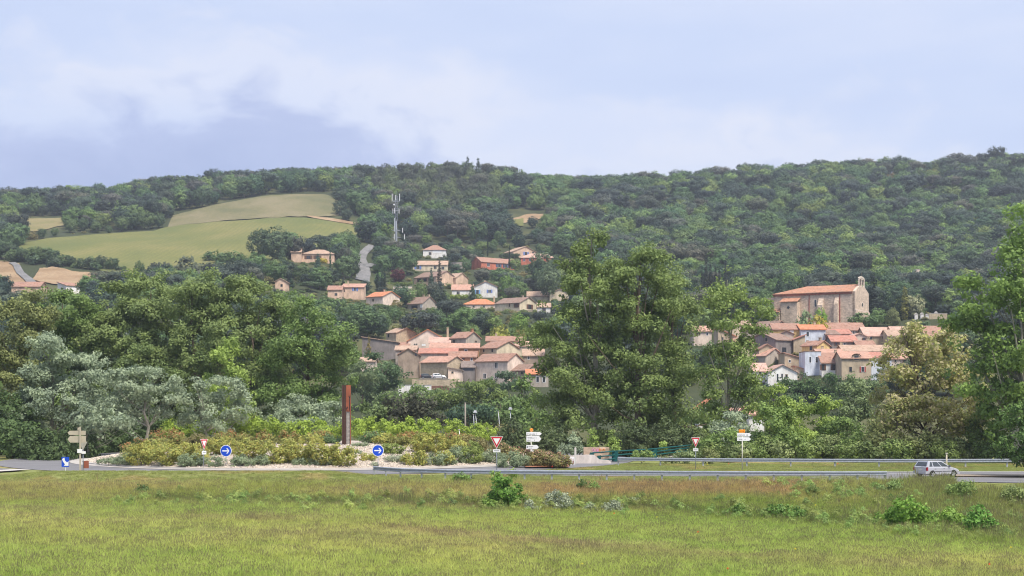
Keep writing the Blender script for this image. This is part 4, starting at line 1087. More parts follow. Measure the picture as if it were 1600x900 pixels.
church()
for q in HOUSES:
    r = build_house(q)
    if 'eyebrow' in q['label'] and 'beige' in q['label']:
        k = q['k']; cx = (1338 - (q['px0'] + q['px1']) / 2) * k; zt = q['h'] - 0.6; a = MB(); pts = [(cx - 1.0, zt)] + [(cx - 1.0 * math.cos(math.pi * i / 8), zt + .9 + .75 * math.sin(math.pi * i / 8)) for i in range(9)] + [(cx + 1.0, zt)]
        a.prism(pts[::-1], -q['d'] / 2 - .12, -q['d'] / 2 + 2.5); do = a.build('dormer', wall_mat('buff', WALLC['buff']), r)
        b = MB(); b.tube([(x * 1.0 + (x - cx) * .18, -q['d'] / 2 - .25, z + .12) for x, z in pts[1:-1]], .13, 5); b.build('arch_moulding', plain('brown_wood', (.10, .06, .045), .8), do)
        c = MB(); c.box(cx - .55, cx + .55, -q['d'] / 2 - .15, -q['d'] / 2 - .1, zt + .2, zt + 1.3); c.build('opening', GLASS, do)  # dark panel stands in for the shade inside the dormer


def block(name, label, cat, px0, px1, Y0, Y1, D, depth, mat, group=None, cap=None, drop=3.0):
    k = D / F; p = at((px0 + px1) / 2, Y1, D); root = thing(name, label, cat, p, 0, group); w = (px1 - px0) * k / 2; h = (Y1 - Y0) * k
    b = MB(); b.box(-w, w, 0, depth, -drop, h); b.build('wall' if name.endswith('wall') else 'body', mat, root)
    if cap is not None:
        c = MB(); c.box(-w - .05, w + .05, -.06, depth + .06, h + .003, h + .12); c.build('coping', cap, root)
    return root


block('garden_wall', 'pale concrete wall holding the upper lane beside the cedar', 'wall', 587, 612, 412, 419, 690, 0.5, wall_mat('grey', WALLC['grey']), 'walls on the slope', KERB)
block('retaining_wall', 'rough retaining wall under the cream house with white gable', 'wall', 806, 838, 485, 494, 572, 0.6, wall_mat('buff_stone', WALLC['buff'], 0.6), 'walls on the slope', KERB)
block('terrace_wall', 'low pale wall at the edge of the terrace by the orange-roofed house', 'wall', 614, 644, 448, 456, 620, 0.4, wall_mat('palepink', WALLC['palepink']), 'walls on the slope', KERB)
block('terrace_wall', 'long grey wall behind the white two-storey house garden', 'wall', 700, 732, 410, 415, 715, 0.4, wall_mat('grey', WALLC['grey']), 'walls on the slope', KERB)
block('water_tower', 'small white tower standing among the trees above the church', 'tower', 1431, 1437, 421, 436, 560, 1.5, wall_mat('palepink', WALLC['palepink']), None, KERB, 1)
block('retaining_wall', 'stone terrace wall below the two parked cars', 'wall', 655, 702, 592.5, 606, 366, 0.6, wall_mat('buff_stone', WALLC['buff'], 0.6), 'walls by the river', KERB, 4)
block('garden_wall', 'low white wall along the bottom of the village', 'wall', 622, 674, 602, 612, 350, 0.4, wall_mat('white', WALLC['white']), 'walls by the river', KERB, 5)
block('cemetery_wall', 'olive stone wall of the cemetery beside the church', 'wall', 1452, 1480, 490, 499, 456, 0.5, wall_mat('buff_stone', WALLC['buff'], 0.6), None, KERB, 1)
for i, (px, Y0, lab) in enumerate([(1432, 489, 'slim white tomb cross by the cemetery wall'), (1441, 488, 'taller white tomb with a dark niche in the cemetery'), (1449, 490, 'low pale tomb at the end of the cemetery wall'), (1463, 486, 'small tomb above the olive cemetery wall')]):
    k = 458 / F; p = at(px, 496, 458); rt = thing('tomb', lab, 'tomb', p, 0, 'tombs in the cemetery'); h = (496 - Y0) * k
    b = MB(); b.box(-.5, .5, 0, 1, -3, h * .6); b.build('base', wall_mat('white', WALLC['white']), rt)
    b = MB(); b.prism([(-.65, h * .6 + .003), (.65, h * .6 + .003), (0, h)], -.1, 1.1); b.build('cap', KERB, rt)


def timber_fence():
    D = 352; k = D / F; p = at(688, 612, D); rt = thing('board_fence', 'dark red board fence at the foot of the village', 'fence', p)
    m = plain('red_boards', (0.17, 0.075, 0.06), 0.8)
    for i in range(14):
        b = MB(); x = (-14 + i * 2.0) * k; b.box(x, x + 1.85 * k, -.03, .03, -2, 9 * k); b.build('board', m, rt)


timber_fence()


# ------------------------------------------------------------------ cell tower on the hill
def cell_tower():
    px = 619; D = ground_at(619, 383, 500) ; k = D / F; x = (px - 800) * k; z = float(TZ(x, D)); zz = lambda Y: CH + (HZ - Y) * k - z
    rt = thing('cell_tower', 'tall grey telecom mast with white antenna panels on the wooded hill', 'mast', (x, D, z))
    st = plain('mast_steel', (0.36, 0.38, 0.42), 0.5, 0.4)
    H_ = zz(303)
    m = MB(); m.tube([(0, 0, -2), (0, 0, zz(345))], [0.75, 0.55], 10); m.build('pole', st, rt)
    l = MB(); w = 0.55; z0, z1 = zz(345), zz(306)
    for sx in (-1, 1):
        for sy in (-1, 1): l.tube([(sx * w, sy * w, z0), (sx * w, sy * w, z1)], 0.08, 4)
    n = 9
    for i in range(n):
        a, b = z0 + (z1 - z0) * i / n, z0 + (z1 - z0) * (i + 1) / n; s = 1 if i % 2 else -1
        for sy in (-1, 1): l.tube([(-w * s, sy * w, a), (w * s, sy * w, b)], 0.05, 4); l.tube([(sy * w, -w * s, a), (sy * w, w * s, b)], 0.05, 4)
    l.build('lattice', st, rt)
    cbl = MB(); cbl.box(-.95, -.55, -.8, -.4, zz(362), zz(341)); cbl.build('cable_tray', plain('cable_grey', (0.5, 0.53, 0.58), 0.5), rt)
    for Y, r in ((314.5, 2.0), (329, 1.7), (360, 2.3), (371, 2.6)):
        p = MB(); n = 12
        p.tube([(r * math.cos(2 * math.pi * i / n), r * math.sin(2 * math.pi * i / n), zz(Y)) for i in range(n + 1)], 0.09, 4)
        for i in range(4): p.tube([(0, 0, zz(Y)), (r * math.cos(i * math.pi / 2 + .4), r * math.sin(i * math.pi / 2 + .4), zz(Y))], 0.08, 4)
        p.build('platform', st, rt)
    for (dx, Ya, Yb, dy) in ((-6.1, 303, 314, -.6), (5.6, 303, 314, -.6), (-5.0, 326, 334, -.4), (-2.0, 325.5, 334, -1.5), (4.6, 326, 334, -.4), (10.2, 356, 363.5, -.2), (-2.6, 366, 375, -1.6), (13.2, 366, 374, -.5), (-1, 304, 312, 1.6)):
        a = MB(); a.box(dx * k - .16, dx * k + .16, dy - .1, dy + .1, zz(Yb), zz(Ya)); a.build('antenna_panel', WHITE, rt)
    d = MB(); d.tube([(-3.0 * k, -1.0, zz(320)), (-3.0 * k, -1.25, zz(320))], 0.45, 12); d.build('dish', WHITE, rt)
    d = MB(); d.tube([(0, 0, zz(306)), (0, 0, zz(299))], 0.06, 5); d.build('whip_antenna', st, rt)


cell_tower()

# ------------------------------------------------------------------ guard rails
def smooth_path(pts, step):
    P = np.array(pts, float); s = np.linspace(0, len(P) - 1, 400); i = np.arange(len(P))
    x = np.interp(s, i, P[:, 0]); y = np.interp(s, i, P[:, 1]); k = np.ones(41) / 41
    x2 = np.convolve(np.pad(x, 20, 'reflect', reflect_type='odd'), k, 'valid'); y2 = np.convolve(np.pad(y, 20, 'reflect', reflect_type='odd'), k, 'valid')
    d = np.concatenate([[0], np.cumsum(np.hypot(np.diff(x2), np.diff(y2)))]); n = int(d[-1] / step)
    q = np.arange(n + 1) * step
    return np.interp(q, d, x2), np.interp(q, d, y2)


def guard_rail(label, pts, step, hgt, face, double=False):
    x, y = smooth_path(pts, step)
    root = thing('guard_rail', label, 'guard rail', (x[0], y[0], 0), 0, 'crash barriers along the road')
    prof = [(0, -.16), (.08, -.13), (.08, -.06), (0, -.03), (0, .03), (.08, .06), (.08, .13), (0, .16)]
    for i in range(len(x) - 1):
        a = Vector((x[i] - x[0], y[i] - y[0], 0)); b = Vector((x[i + 1] - x[0], y[i + 1] - y[0], 0)); d = (b - a); ln = d.length; d.normalize()
        nn = Vector((d.y, -d.x, 0)) * face
        mb = MB(); v = []
        ov = 0.12
        off = 0.004 if i % 2 else 0.0
        for p in (a, b + d * ov):
            for (o, zz) in prof: v.append(p + nn * (o + 0.08 + off) + Vector((0, 0, hgt + zz + off)))
        n = len(prof); mb.add(v, [(j, j + 1, j + 1 + n, j + n) for j in range(n - 1)])
        v2 = [q - nn * 0.012 for q in v]; mb.add(v2, [(j + n, j + 1 + n, j + 1, j) for j in range(n - 1)])
        mb.build('beam', GALV, root)
    for i in range(len(x)):
        mb = MB(); a = (x[i] - x[0], y[i] - y[0]); gz = float(TZ(x[i], y[i]))
        mb.box(a[0] - .07, a[0] + .07, a[1] - .05, a[1] + .05, gz - .4, hgt + .14)
        po = mb.build('post', POSTGREY, root)
        mb = MB(); mb.box(a[0] - .07, a[0] + .07, a[1] - .10, a[1] + .10, hgt - .09, hgt + .09); mb.build('spacer', POSTGREY, po)
    return root


def P2(px, D): return ((px - 800) / F * D, D)


guard_rail('long guard rail running along the top of the grassy bank', [P2(585, 115), P2(620, 111.6), P2(690, 109.5), P2(800, 108.3), P2(950, 107.5), P2(1150, 106.6), P2(1300, 106.2), P2(1425, 106.5)], 2.1, 0.60, 1)
guard_rail('far guard rail in front of the riverside trees', [P2(966, 133), P2(1100, 131), P2(1300, 129.5), P2(1450, 129), P2(1600, 130), P2(1750, 131)], 4.0, 0.60, 1)

# ------------------------------------------------------------------ bridge with its teal railing, white parapet, stone wall
TEAL = plain('teal_paint', (0.01, 0.085, 0.085), 0.45, 0.1, 0.1)


def bridge():
    rt = thing('footbridge_railing', 'teal tubular railing climbing along the bridge over the river', 'railing', at(925, 720, 138))
    o = Vector(rt.location)
    D0, D1 = 138.0, 150.0
    def seg(p0, p1): return [at(p0[0], p0[1], D0 + (D1 - D0) * (p0[0] - 925) / 190) - o, at(p1[0], p1[1], D0 + (D1 - D0) * (p1[0] - 925) / 190) - o]
    for pts in ([(926, 707.5), (962, 705), (1010, 702.5), (1060, 697.5), (1118, 691.5)], [(934, 713.5), (962, 711), (1010, 707.5), (1060, 701.5), (1118, 696.5)], [(936, 718.5), (962, 717), (1000, 714), (1060, 706), (1118, 701.5)]):
        m = MB(); m.tube([at(px, Y, D0 + (D1 - D0) * (px - 925) / 190) - o for px, Y in pts], 0.07, 8); m.build('handrail', TEAL, rt, smooth=True)
    for px, Y0, Y1 in ((961, 704, 721), (1022, 701, 722), (1098, 692.5, 712)):
        D = D0 + (D1 - D0) * (px - 925) / 190; a = at(px, Y0, D) - o; b = at(px, Y1, D) - o
        m = MB(); m.box(a.x - .32, a.x + .32, a.y - .05, a.y + .05, b.z, a.z); m.box(a.x - .22, a.x + .22, a.y - .09, a.y + .09, b.z, (a.z + b.z) / 2); m.build('post', TEAL, rt)
    D = 138
    m = MB(); a = at(926, 707, D) - o; b = at(920.5, 717, D) - o; c = at(928, 717, D) - o
    m.prism([(b.x, b.z), (c.x, b.z), (c.x, a.z), (a.x - .25, a.z), (b.x, a.z - .25)], a.y - .1, a.y + .1); m.build('end_plate', TEAL, rt)
    m = MB(); a = at(933, 712.5, D) - o; b = at(939, 719, D) - o; m.prism([(a.x, b.z), (b.x, b.z), (b.x, a.z + .08), (a.x, a.z)], a.y - .1, a.y + .1); m.build('end_plate', TEAL, rt)
    dk = MB(); pts = [(960, 722), (1022, 716.5), (1118, 709)]
    P = [at(px, Y, D0 + 2 + (D1 - D0) * (px - 925) / 190) for px, Y in pts]
    v = []
    for p in P: v += [p + Vector((0, -1, 0)), p + Vector((0, 3, 0)), p + Vector((0, 3, -.5)), p + Vector((0, -1, -.5))]
    dk.add(v, [(4 * i + j, 4 * i + (j + 1) % 4, 4 * i + 4 + (j + 1) % 4, 4 * i + 4 + j) for i in range(2) for j in range(4)])
    r2 = thing('bridge_deck', 'dark deck slab of the footbridge behind the teal railing', 'bridge', (0, 0, 0)); dk.build('slab', plain('deck_concrete', (0.33, 0.31, 0.29), 0.9), r2)
    for px, Yt in ((962, 723), (1112, 709)):
        q = at(px, Yt, 146); m = MB(); m.box(q.x - .8, q.x + .8, q.y - 1, q.y + 2, -1.5, q.z); m.build('pier', plain('deck_concrete', (0.33, 0.31, 0.29), 0.9), r2)
    wm = wall_mat('parapet', (0.60, 0.54, 0.50))
    r3 = thing('parapet_wall', 'low whitewashed wall at the near end of the bridge', 'wall', at(917, 728, 137)); k = 137 / F
    m = MB(); m.prism([(-34 * k, -1), (38 * k, -1), (38 * k, 6 * k), (34 * k, 9 * k), (20 * k, 10 * k), (12 * k, 17 * k), (0, 17.5 * k), (-37 * k, 15 * k), (-37 * k, 0)], 0, .35); m.build('wall', wm, r3)
    m = MB(); m.box(-38 * k, 4 * k, -.04, .4, 15.4 * k, 16.9 * k); 
    r4 = thing('stone_wall', 'square stone wall with faded pink and orange graffiti behind the white parapet', 'wall', at(932, 728, 140)); k = 140 / F
    m = MB(); m.box(-20 * k, 20 * k, 0, .6, -1, 29 * k); m.build('wall', wall_mat('warm_stone', (0.46, 0.34, 0.25), 0.8), r4)
    gr = MB()
    def stroke(g, pts, w, s=1):
        for (a, b) in zip(pts, pts[1:]):
            g.tube([(a[0] * k, -.012, a[1] * k), (b[0] * k, -.012, b[1] * k)], w, 4)
    pk = MB(); stroke(pk, [(-7, 24), (-5, 27), (-3, 24), (-5, 22), (-3, 20)], .05); stroke(pk, [(-1, 21), (0, 27), (2, 22), (3, 27)], .05); pk.build('graffiti', plain('pink_spray', (0.62, 0.28, 0.42), 0.8), r4)
    og = MB(); stroke(og, [(4, 21), (5, 27), (7, 25), (5, 24), (8, 21)], .05); stroke(og, [(10, 22), (9, 25), (11, 27), (13, 25), (12, 22), (10, 22)], .05); og.build('graffiti', plain('orange_spray', (0.66, 0.30, 0.12), 0.8), r4)
    # slim white post in front of the wall
    p = at(899, 731, 135); r5 = thing('marker_post', 'slim pale post in front of the whitewashed wall', 'post', p); k = 135 / F
    m = MB(); m.box(-.09, .09, -.09, .09, -.3, 31 * k); m.build('post', plain('pale_post', (0.55, 0.53, 0.49), 0.7), r5)
    m = MB(); m.box(-.06, .06, -.05, .05, 31 * k + .003, 31 * k + .1); m.build('cap', KERB, r5)
    # painted bottle panel
    r6 = thing('bottle_panel', 'white board painted with four dark red wine bottles', 'panel', at(890.5, 729.5, 134)); k = 134 / F
    m = MB(); m.box(-7.5 * k, 7 * k, 0, .05, -.2, 15.5 * k); m.build('board', WHITE, r6)
    wine = plain('wine_red', (0.20, 0.03, 0.045), 0.6)
    for (cx, z0, hh) in ((-4.2, 7.5, 5), (-1.9, 7.5, 7), (1.6, 7.5, 6), (5.0, 4.5, 8.5)):
        b = MB(); b.prism([((cx - 1) * k, z0 * k), ((cx + 1) * k, z0 * k), ((cx + 1) * k, (z0 + hh * .5) * k), ((cx + .35) * k, (z0 + hh * .68) * k), ((cx + .35) * k, (z0 + hh) * k), ((cx - .35) * k, (z0 + hh) * k), ((cx - .35) * k, (z0 + hh * .68) * k), ((cx - 1) * k, (z0 + hh * .5) * k)], -.02, -.001)
        b.build('bottle_picture', wine, r6)
    for cx in (-4.4, -2.4, -.4, 4.6):
        b = MB(); b.tube([(cx * k, -.02, 1.8 * k), (cx * k, -.002, 1.8 * k)], .085, 10); b.build('painted_mark', plain('rust_paint', (0.40, 0.10, 0.05), 0.7), r6)


bridge()
r = thing('meter_cabinet', 'small pale cabinet behind the rose bushes', 'cabinet', at(855.5, 713.5, 140)); k = 140 / F
m = MB(); m.box(-6 * k, 6 * k, 0, .5, -1, 7 * k); m.build('body', wall_mat('cabinet', (0.50, 0.45, 0.36)), r)
m = MB(); m.box(0, 5 * k, -.03, -.002, .02, 6 * k); m.build('door', plain('pale_green_door', (0.35, 0.47, 0.40), 0.6), r)

# ------------------------------------------------------------------ rusty steel landmark on the roundabout
def sculpture():
    D = 141.0; k = D / F; x = (541 - 800) * k; z = float(mound_z(x, D)); rt = thing('steel_monument', 'tall rusty steel column with a stone-filled lower panel on the roundabout', 'monument', (x, D, z), 0)
    h = CH + (HZ - 602) * k - z
    dk = plain('dark_rust', (0.075, 0.04, 0.032), 0.75, 0.1, 0.25, 2); og = plain('orange_rust', (0.27, 0.085, 0.045), 0.8, 0.0, 0.2, 1.5)
    a = MB(); a.box(-.42, -.22, -.15, .3, -.3, h + .02); a.box(-.2, -.02, -.06, .3, -.3, h); a.box(-.222, -.198, -.2, -.02, -.3, h + .03); a.build('dark_channel', dk, rt)
    zs = CH + (HZ - 643) * k - z
    b = MB(); b.box(0.0, .44, -.1, -.06, zs, h + .02); b.box(0.40, .44, -.06, .28, -.2, h + .02); b.box(.41, .45, -.14, -.101, -.2, zs + 1.3); b.build('rust_plate', og, rt)
    st = plain('grey_pebbles', (0.33, 0.30, 0.275), 0.9, 0, 0.3, 9)
    f = MB(); f.box(.005, .395, -.03, .26, -.2, zs + .35); fo = f.build('stone_core', st, rt)
    rng = random.Random(3); mb = MB(); cell = .13; z_ = 0.0
    while z_ < zs - .05:
        for i in range(3):
            w = .13; xx = .005 + i * w + rng.uniform(-.01, .01); s = rng.uniform(.045, .06)
            bm_ = [(xx + .06 + s * dx, -.035 + s * dy * .8, z_ + .06 + s * dz) for dx, dy, dz in ((1, 0, 0), (-1, 0, 0), (0, 1, 0), (0, -1, 0), (0, 0, 1), (0, 0, -1))]
            mb.add(bm_, [(0, 2, 4), (2, 1, 4), (1, 3, 4), (3, 0, 4), (2, 0, 5), (1, 2, 5), (3, 1, 5), (0, 3, 5)])
        z_ += cell
    o = mb.build('pebble', st, rt); o['kind'] = 'stuff'
    c = MB()
    for pts in ([(.30, zs + .05), (.34, zs + .5), (.33, zs + 1.0), (.37, zs + 1.35), (.27, zs + 1.55)], [(.37, zs + 1.3), (.40, zs + 1.6)], [(.12, zs + .02), (.05, zs + .3), (.12, zs + .5)], [(.1, zs + .3), (.2, zs + .42)]):
        c.tube([(px, -.103, pz) for px, pz in pts], [.035] * len(pts), 4)
    c.build('dark_vine_strokes', BLACK, rt)  # black strokes laid on the plate for the dark of a vine-shaped cutout


sculpture()

# ------------------------------------------------------------------ lettering and road signs
def lettering(txt, size, mat, parent, loc, name='lettering', align='LEFT', rz=0.0):
    cu = bpy.data.curves.new('lettering', 'FONT'); cu.body = txt; cu.size = size; cu.align_x = align; cu.extrude = 0.002; cu.resolution_u = 2
    tmp = bpy.data.objects.new('lettering_source', cu); col.objects.link(tmp)
    dg = bpy.context.evaluated_depsgraph_get(); me = bpy.data.meshes.new_from_object(tmp.evaluated_get(dg)); col.objects.unlink(tmp); bpy.data.objects.remove(tmp)
    me.transform(Matrix.Rotation(R(90), 4, 'X')); me.materials.clear(); me.materials.append(mat)
    return put(name, me, parent, loc, rz)


def pole(rt, h, r=.035, mat=None, name='pole', x=0.0, y=.06):
    m = MB(); m.tube([(x, y, -.4), (x, y, h)], r, 8); return m.build(name, mat or GALV, rt, smooth=True)


def disc_poly(r, n=28): return [(r * math.cos(2 * math.pi * i / n), r * math.sin(2 * math.pi * i / n)) for i in range(n)]


def arrow_sign(label, px, Yc, Yb, D, rz):
    k = D / F; x = (px - 800) * k; zc = CH + (HZ - Yc) * k; zb = CH + (HZ - Yb) * k
    rt = thing('arrow_sign', label, 'road sign', (x, D, zb), rz, 'blue arrow signs on the roundabout'); zc -= zb; pole(rt, zc + .2)
    r = 9.2 * k; m = MB(); m.prism([(a, zc + b) for a, b in disc_poly(r)], 0, .03); p = m.build('panel', WHITE, rt)
    m = MB(); m.prism([(a, zc + b) for a, b in disc_poly(r * .91)], -.006, -.001); m.build('blue_disc', BLUE, p)
    s = r * .62; m = MB(); t = r * .1
    m.prism([(-s, zc - t), (s * .72, zc - t), (s * .72, zc + t), (-s, zc + t)], -.012, -.007); 
    for sg in (1, -1):
        q = [(s, zc), (s - .18 * r, zc), (s * .25 - .1 * r, zc + sg * s * .72), (s * .25 + .12 * r, zc + sg * s * .72)]
        m.prism(q if sg > 0 else q[::-1], -.0155, -.012 if sg > 0 else -.0125)
    m.build('arrow', WHITE, p)
    return rt


arrow_sign('round blue sign with a white arrow among the yellow shrubs', 353, 704.5, 729, 126, R(-8))
arrow_sign('round blue sign with a white arrow on the gravel beside the steel column', 590.5, 704, 729, 126, R(-4))


def yield_sign(label, px, Y0, Y1, Yp0, Yp1, Yb, D, rz, wpx):
    k = D / F; x = (px - 800) * k; zb = CH + (HZ - Yb) * k; z = lambda Y: CH + (HZ - Y) * k - zb
    rt = thing('yield_sign', label, 'road sign', (x, D, zb), rz, 'give-way signs at the roundabout'); pole(rt, z(Y0) - .05)
    w = wpx * k / 2 / math.cos(rz); zt, zl = z(Y0), z(Y1)
    def tri(ins, y0, y1, nm, mat, par):
        h = zt - zl; cz = zt - h / 3; f = 1 - ins
        pts = [(0, cz + (zl - cz) * f), (w * f, cz + (zt - cz) * f), (-w * f, cz + (zt - cz) * f)]; m = MB(); m.prism(pts, y0, y1); return m.build(nm, mat, par)
    p = tri(0, 0, .03, 'panel', WHITE, rt); tri(.1, -.006, -.001, 'red_border', RED, p); tri(.46, -.012, -.007, 'white_field', WHITE, p)
    m = MB(); m.box(-w * .58, w * .58, 0, .03, z(Yp1), z(Yp0)); q = m.build('plate', WHITE, rt)
    m = MB(); zc = (z(Yp0) + z(Yp1)) / 2; m.box(-w * .4, w * .4, -.004, -.001, zc - .03, zc + .03); m.build('plate_print', plain('grey_print', (.25, .25, .28), .6), q)
    return rt


yield_sign('give-way triangle turned edge-on among the orange-tipped shrubs', 319, 686, 703, 704.5, 710, 729, 125.5, R(52), 9)
yield_sign('give-way triangle standing in front of the grey-green cushions', 776, 682, 701, 702, 706.5, 742, 116, R(-6), 20)
yield_sign('give-way triangle beside the teal bridge railing', 1087, 683.5, 699.5, 700.5, 705, 732, 125, R(-8), 13.5)


def board(rt, px, pxc, Y0, Y1, w0, w1, k, z, point=4, name='direction_board', mat=None, back=True, flip=False):
    x0, x1 = (w0 - pxc) * k, (w1 - pxc) * k; zt, zl = z(Y0), z(Y1); p = point * k
    pts = [(x0, zl), (x1 - p, zl), (x1, (zl + zt) / 2), (x1 - p, zt), (x0, zt)]
    if flip: pts = [(x0 + p, zl), (x1, zl), (x1, zt), (x0 + p, zt), (x0, (zl + zt) / 2)]
    m = MB(); m.prism(pts, 0, .04); o = m.build(name, mat or WHITE, rt)
    return o


def direction_signs():
    D = 131.0; k = D / F; pxc = 830; Yb = 727; x = (pxc - 800) * k; zb = CH + (HZ - Yb) * k; z = lambda Y: CH + (HZ - Y) * k - zb
    rt = thing('direction_sign', 'post with three white arrow boards under a small orange road number', 'road sign', (x, D, zb), 0, 'direction signs'); pole(rt, z(669), .06, plain('ivory_pole', (.55, .53, .45), .5))
    b = board(rt, 0, pxc, 675, 680.3, 822.3, 846.5, k, z, 3); lettering('ST HILAIRE  7', .165, BLACK, b, (-7.0 * k, -.003, z(679.3)))
    b = board(rt, 0, pxc, 681.2, 690, 822.5, 845.8, k, z, 3.5); lettering('VERZEILLE  11', .155, BLACK, b, (-6.7 * k, -.003, z(685))); lettering('LEUC       5', .155, BLACK, b, (-6.7 * k, -.003, z(688.8)))
    b = board(rt, 0, pxc, 695.3, 701.8, 822.3, 842, k, z, 3, 'local_board'); lettering('Domaine', .12, BLACK, b, (-4.2 * k, -.003, z(698.1))); lettering('viticole', .12, BLACK, b, (-4.2 * k, -.003, z(700.6)))
    m = MB(); m.box(-6.9 * k, -5.0 * k, -.006, -.001, z(700), z(696.8)); m.build('pictogram', plain('grey_print', (.25, .25, .28), .6), b)
    m = MB(); m.box(-2 * k, 3 * k, 0, .04, z(674.2), z(669.4)); o = m.build('route_plate', ORANGE, rt); lettering('D 104', .12, plain('sign_yellow_white', (.8, .75, .6), .5), o, (-1.6 * k, -.003, z(673)))
    m = MB(); m.box(-1.8 * k, 3.4 * k, -.02, .02, z(707), z(702.6)); m.build('lower_plate', WHITE, rt)
    D = 123.0; k = D / F; pxc = 1160; Yb = 733; x = (pxc - 800) * k; zb = CH + (HZ - Yb) * k
    rt = thing('direction_sign', 'post with two white arrow boards under an orange road number plate', 'road sign', (x, D, zb), 0, 'direction signs'); pole(rt, z2(671, zb, k), .055, plain('ivory_pole', (.55, .53, .45), .5))
    z = lambda Y: z2(Y, zb, k)
    b = board(rt, 0, pxc, 676.6, 682, 1151.8, 1173.8, k, z, 3); lettering('LIMOUX  10', .17, BLACK, b, (-7.5 * k, -.003, z(680.9)))
    b = board(rt, 0, pxc, 683.2, 688.8, 1151.8, 1173.5, k, z, 3); lettering('CEPIE    4', .17, BLACK, b, (-7.5 * k, -.003, z(687.6)))
    m = MB(); m.box(-5.5 * k, 4.2 * k, 0, .04, z(676), z(671.2)); o = m.build('route_plate', ORANGE, rt); lettering('D 118', .16, plain('brown_print', (.30, .08, .01), .6), o, (-4.6 * k, -.003, z(675)))


def z2(Y, zb, k): return CH + (HZ - Y) * k - zb


direction_signs()


def left_signs():
    D = 116.0; k = D / F; pxc = 126; Yb = 738; x = (pxc - 800) * k; zb = CH + (HZ - Yb) * k; z = lambda Y: z2(Y, zb, k)
    rt = thing('direction_sign', 'beige back of a signpost with two arrow boards pointing away', 'road sign', (x, D, zb), 0, 'direction signs')
    m = MB(); m.box(-1.1 * k, 1.0 * k, -.16, -.05, -.4, z(667)); m.build('post', BEIGE, rt)
    board(rt, 0, pxc, 673, 679.6, 105.5, 133.8, k, z, 3, 'arrow_board', BEIGE, flip=True); board(rt, 0, pxc, 681, 691.5, 105.5, 134.2, k, z, 4, 'arrow_board', BEIGE, flip=True)
    m = MB(); m.box(-4.8 * k, -2 * k, 0, .05, z(672.6), z(668)); m.build('route_plate', BEIGE, rt)
    m = MB(); m.box(-4.2 * k, 3.6 * k, -.2, -.165, z(707.5), z(701.5)); m.build('small_plate', WHITE, rt)
    D = 118.5; k = D / F; pxc = 129.5; zb = CH + (HZ - 735) * k; z_ = lambda Y: z2(Y, zb, k)
    rt = thing('yield_sign', 'grey back of a give-way triangle behind the beige signpost', 'road sign', ((pxc - 800) * k, D, zb), 0, 'give-way signs at the roundabout'); pole(rt, z_(691))
    m = MB(); m.prism([(0, z_(704)), (7.3 * k, z_(690)), (-5 * k, z_(690))], -.03, 0); m.build('panel', plain('sign_back', (.40, .38, .33), .5, .2), rt)
    m = MB(); m.box(-2 * k, 4.5 * k, -.03, 0, z_(709), z_(705)); m.build('plate', WHITE, rt)
    D = 112.0; k = D / F; pxc = 102; zb = CH + (HZ - 739.5) * k; z3 = lambda Y: z2(Y, zb, k)
    rt = thing('keep_right_sign', 'square blue sign with a bent white arrow at the road edge', 'road sign', ((pxc - 800) * k, D, zb)); pole(rt, z3(716), .035, WHITE)
    m = MB(); m.box(-5.8 * k, 5.8 * k, 0, .04, z3(729.5), z3(714)); p = m.build('panel', BLUE, rt)
    c = lambda px, Y: ((px - 102) * k, z3(Y))
    m = MB(); m.prism([c(97, 717.2), c(98.6, 721.5), c(101.6, 725.5), c(99.6, 727.6), c(107, 728), c(107, 720.5), c(104.7, 722.7), c(101.4, 719.5), c(100.6, 715)], -.006, -.001); m.build('arrow', WHITE, p)
    D = 127.0; k = D / F; zb = CH + (HZ - 731) * k; z4 = lambda Y: z2(Y, zb, k)
    rt = thing('rust_panel', 'small rusty steel panel under the leaning tree', 'panel', ((134.5 - 800) * k, D, zb)); m = MB(); m.box(-4 * k, 4 * k, 0, .06, -.2, z4(720)); m.build('plate', plain('orange_rust', (0.27, 0.085, 0.045), 0.8), rt)
    m = MB(); m.box(-4 * k, -3.4 * k, -.05, -.003, -.2, z4(719.6)); m.build('stiffener', plain('dark_rust', (0.075, 0.04, 0.032), 0.75), rt)


left_signs()


def lamp(label, px, Yt, Yb, D, lean=0.0, head=True, mat=None, r=.05):
    k = D / F; x = (px - 800) * k; zb = CH + (HZ - Yb) * k; h = (Yb - Yt) * k; rt = thing('lamp_post' if head else 'utility_pole', label, 'lamp post' if head else 'pole', (x, D, zb), 0, 'posts behind the roundabout')
    m = MB(); m.tube([(0, 0, -3), (0, 0, 0), (lean, 0, h)], [r * 1.3, r * 1.2, r], 8); m.build('pole', mat or GALV, rt, smooth=True)
    if head:
        m = MB(); m.box(lean - .26, lean + .26, -.3, .2, h, h + .16); m.box(lean - .16, lean + .16, -.22, .12, h + .162, h + .34); m.build('lamp_head', plain('lamp_white', (.55, .57, .62), .4), rt)
    else:
        m = MB(); m.box(lean - .1, lean + .1, -.1, .1, h + .003, h + .08); m.build('cap', KERB, rt)


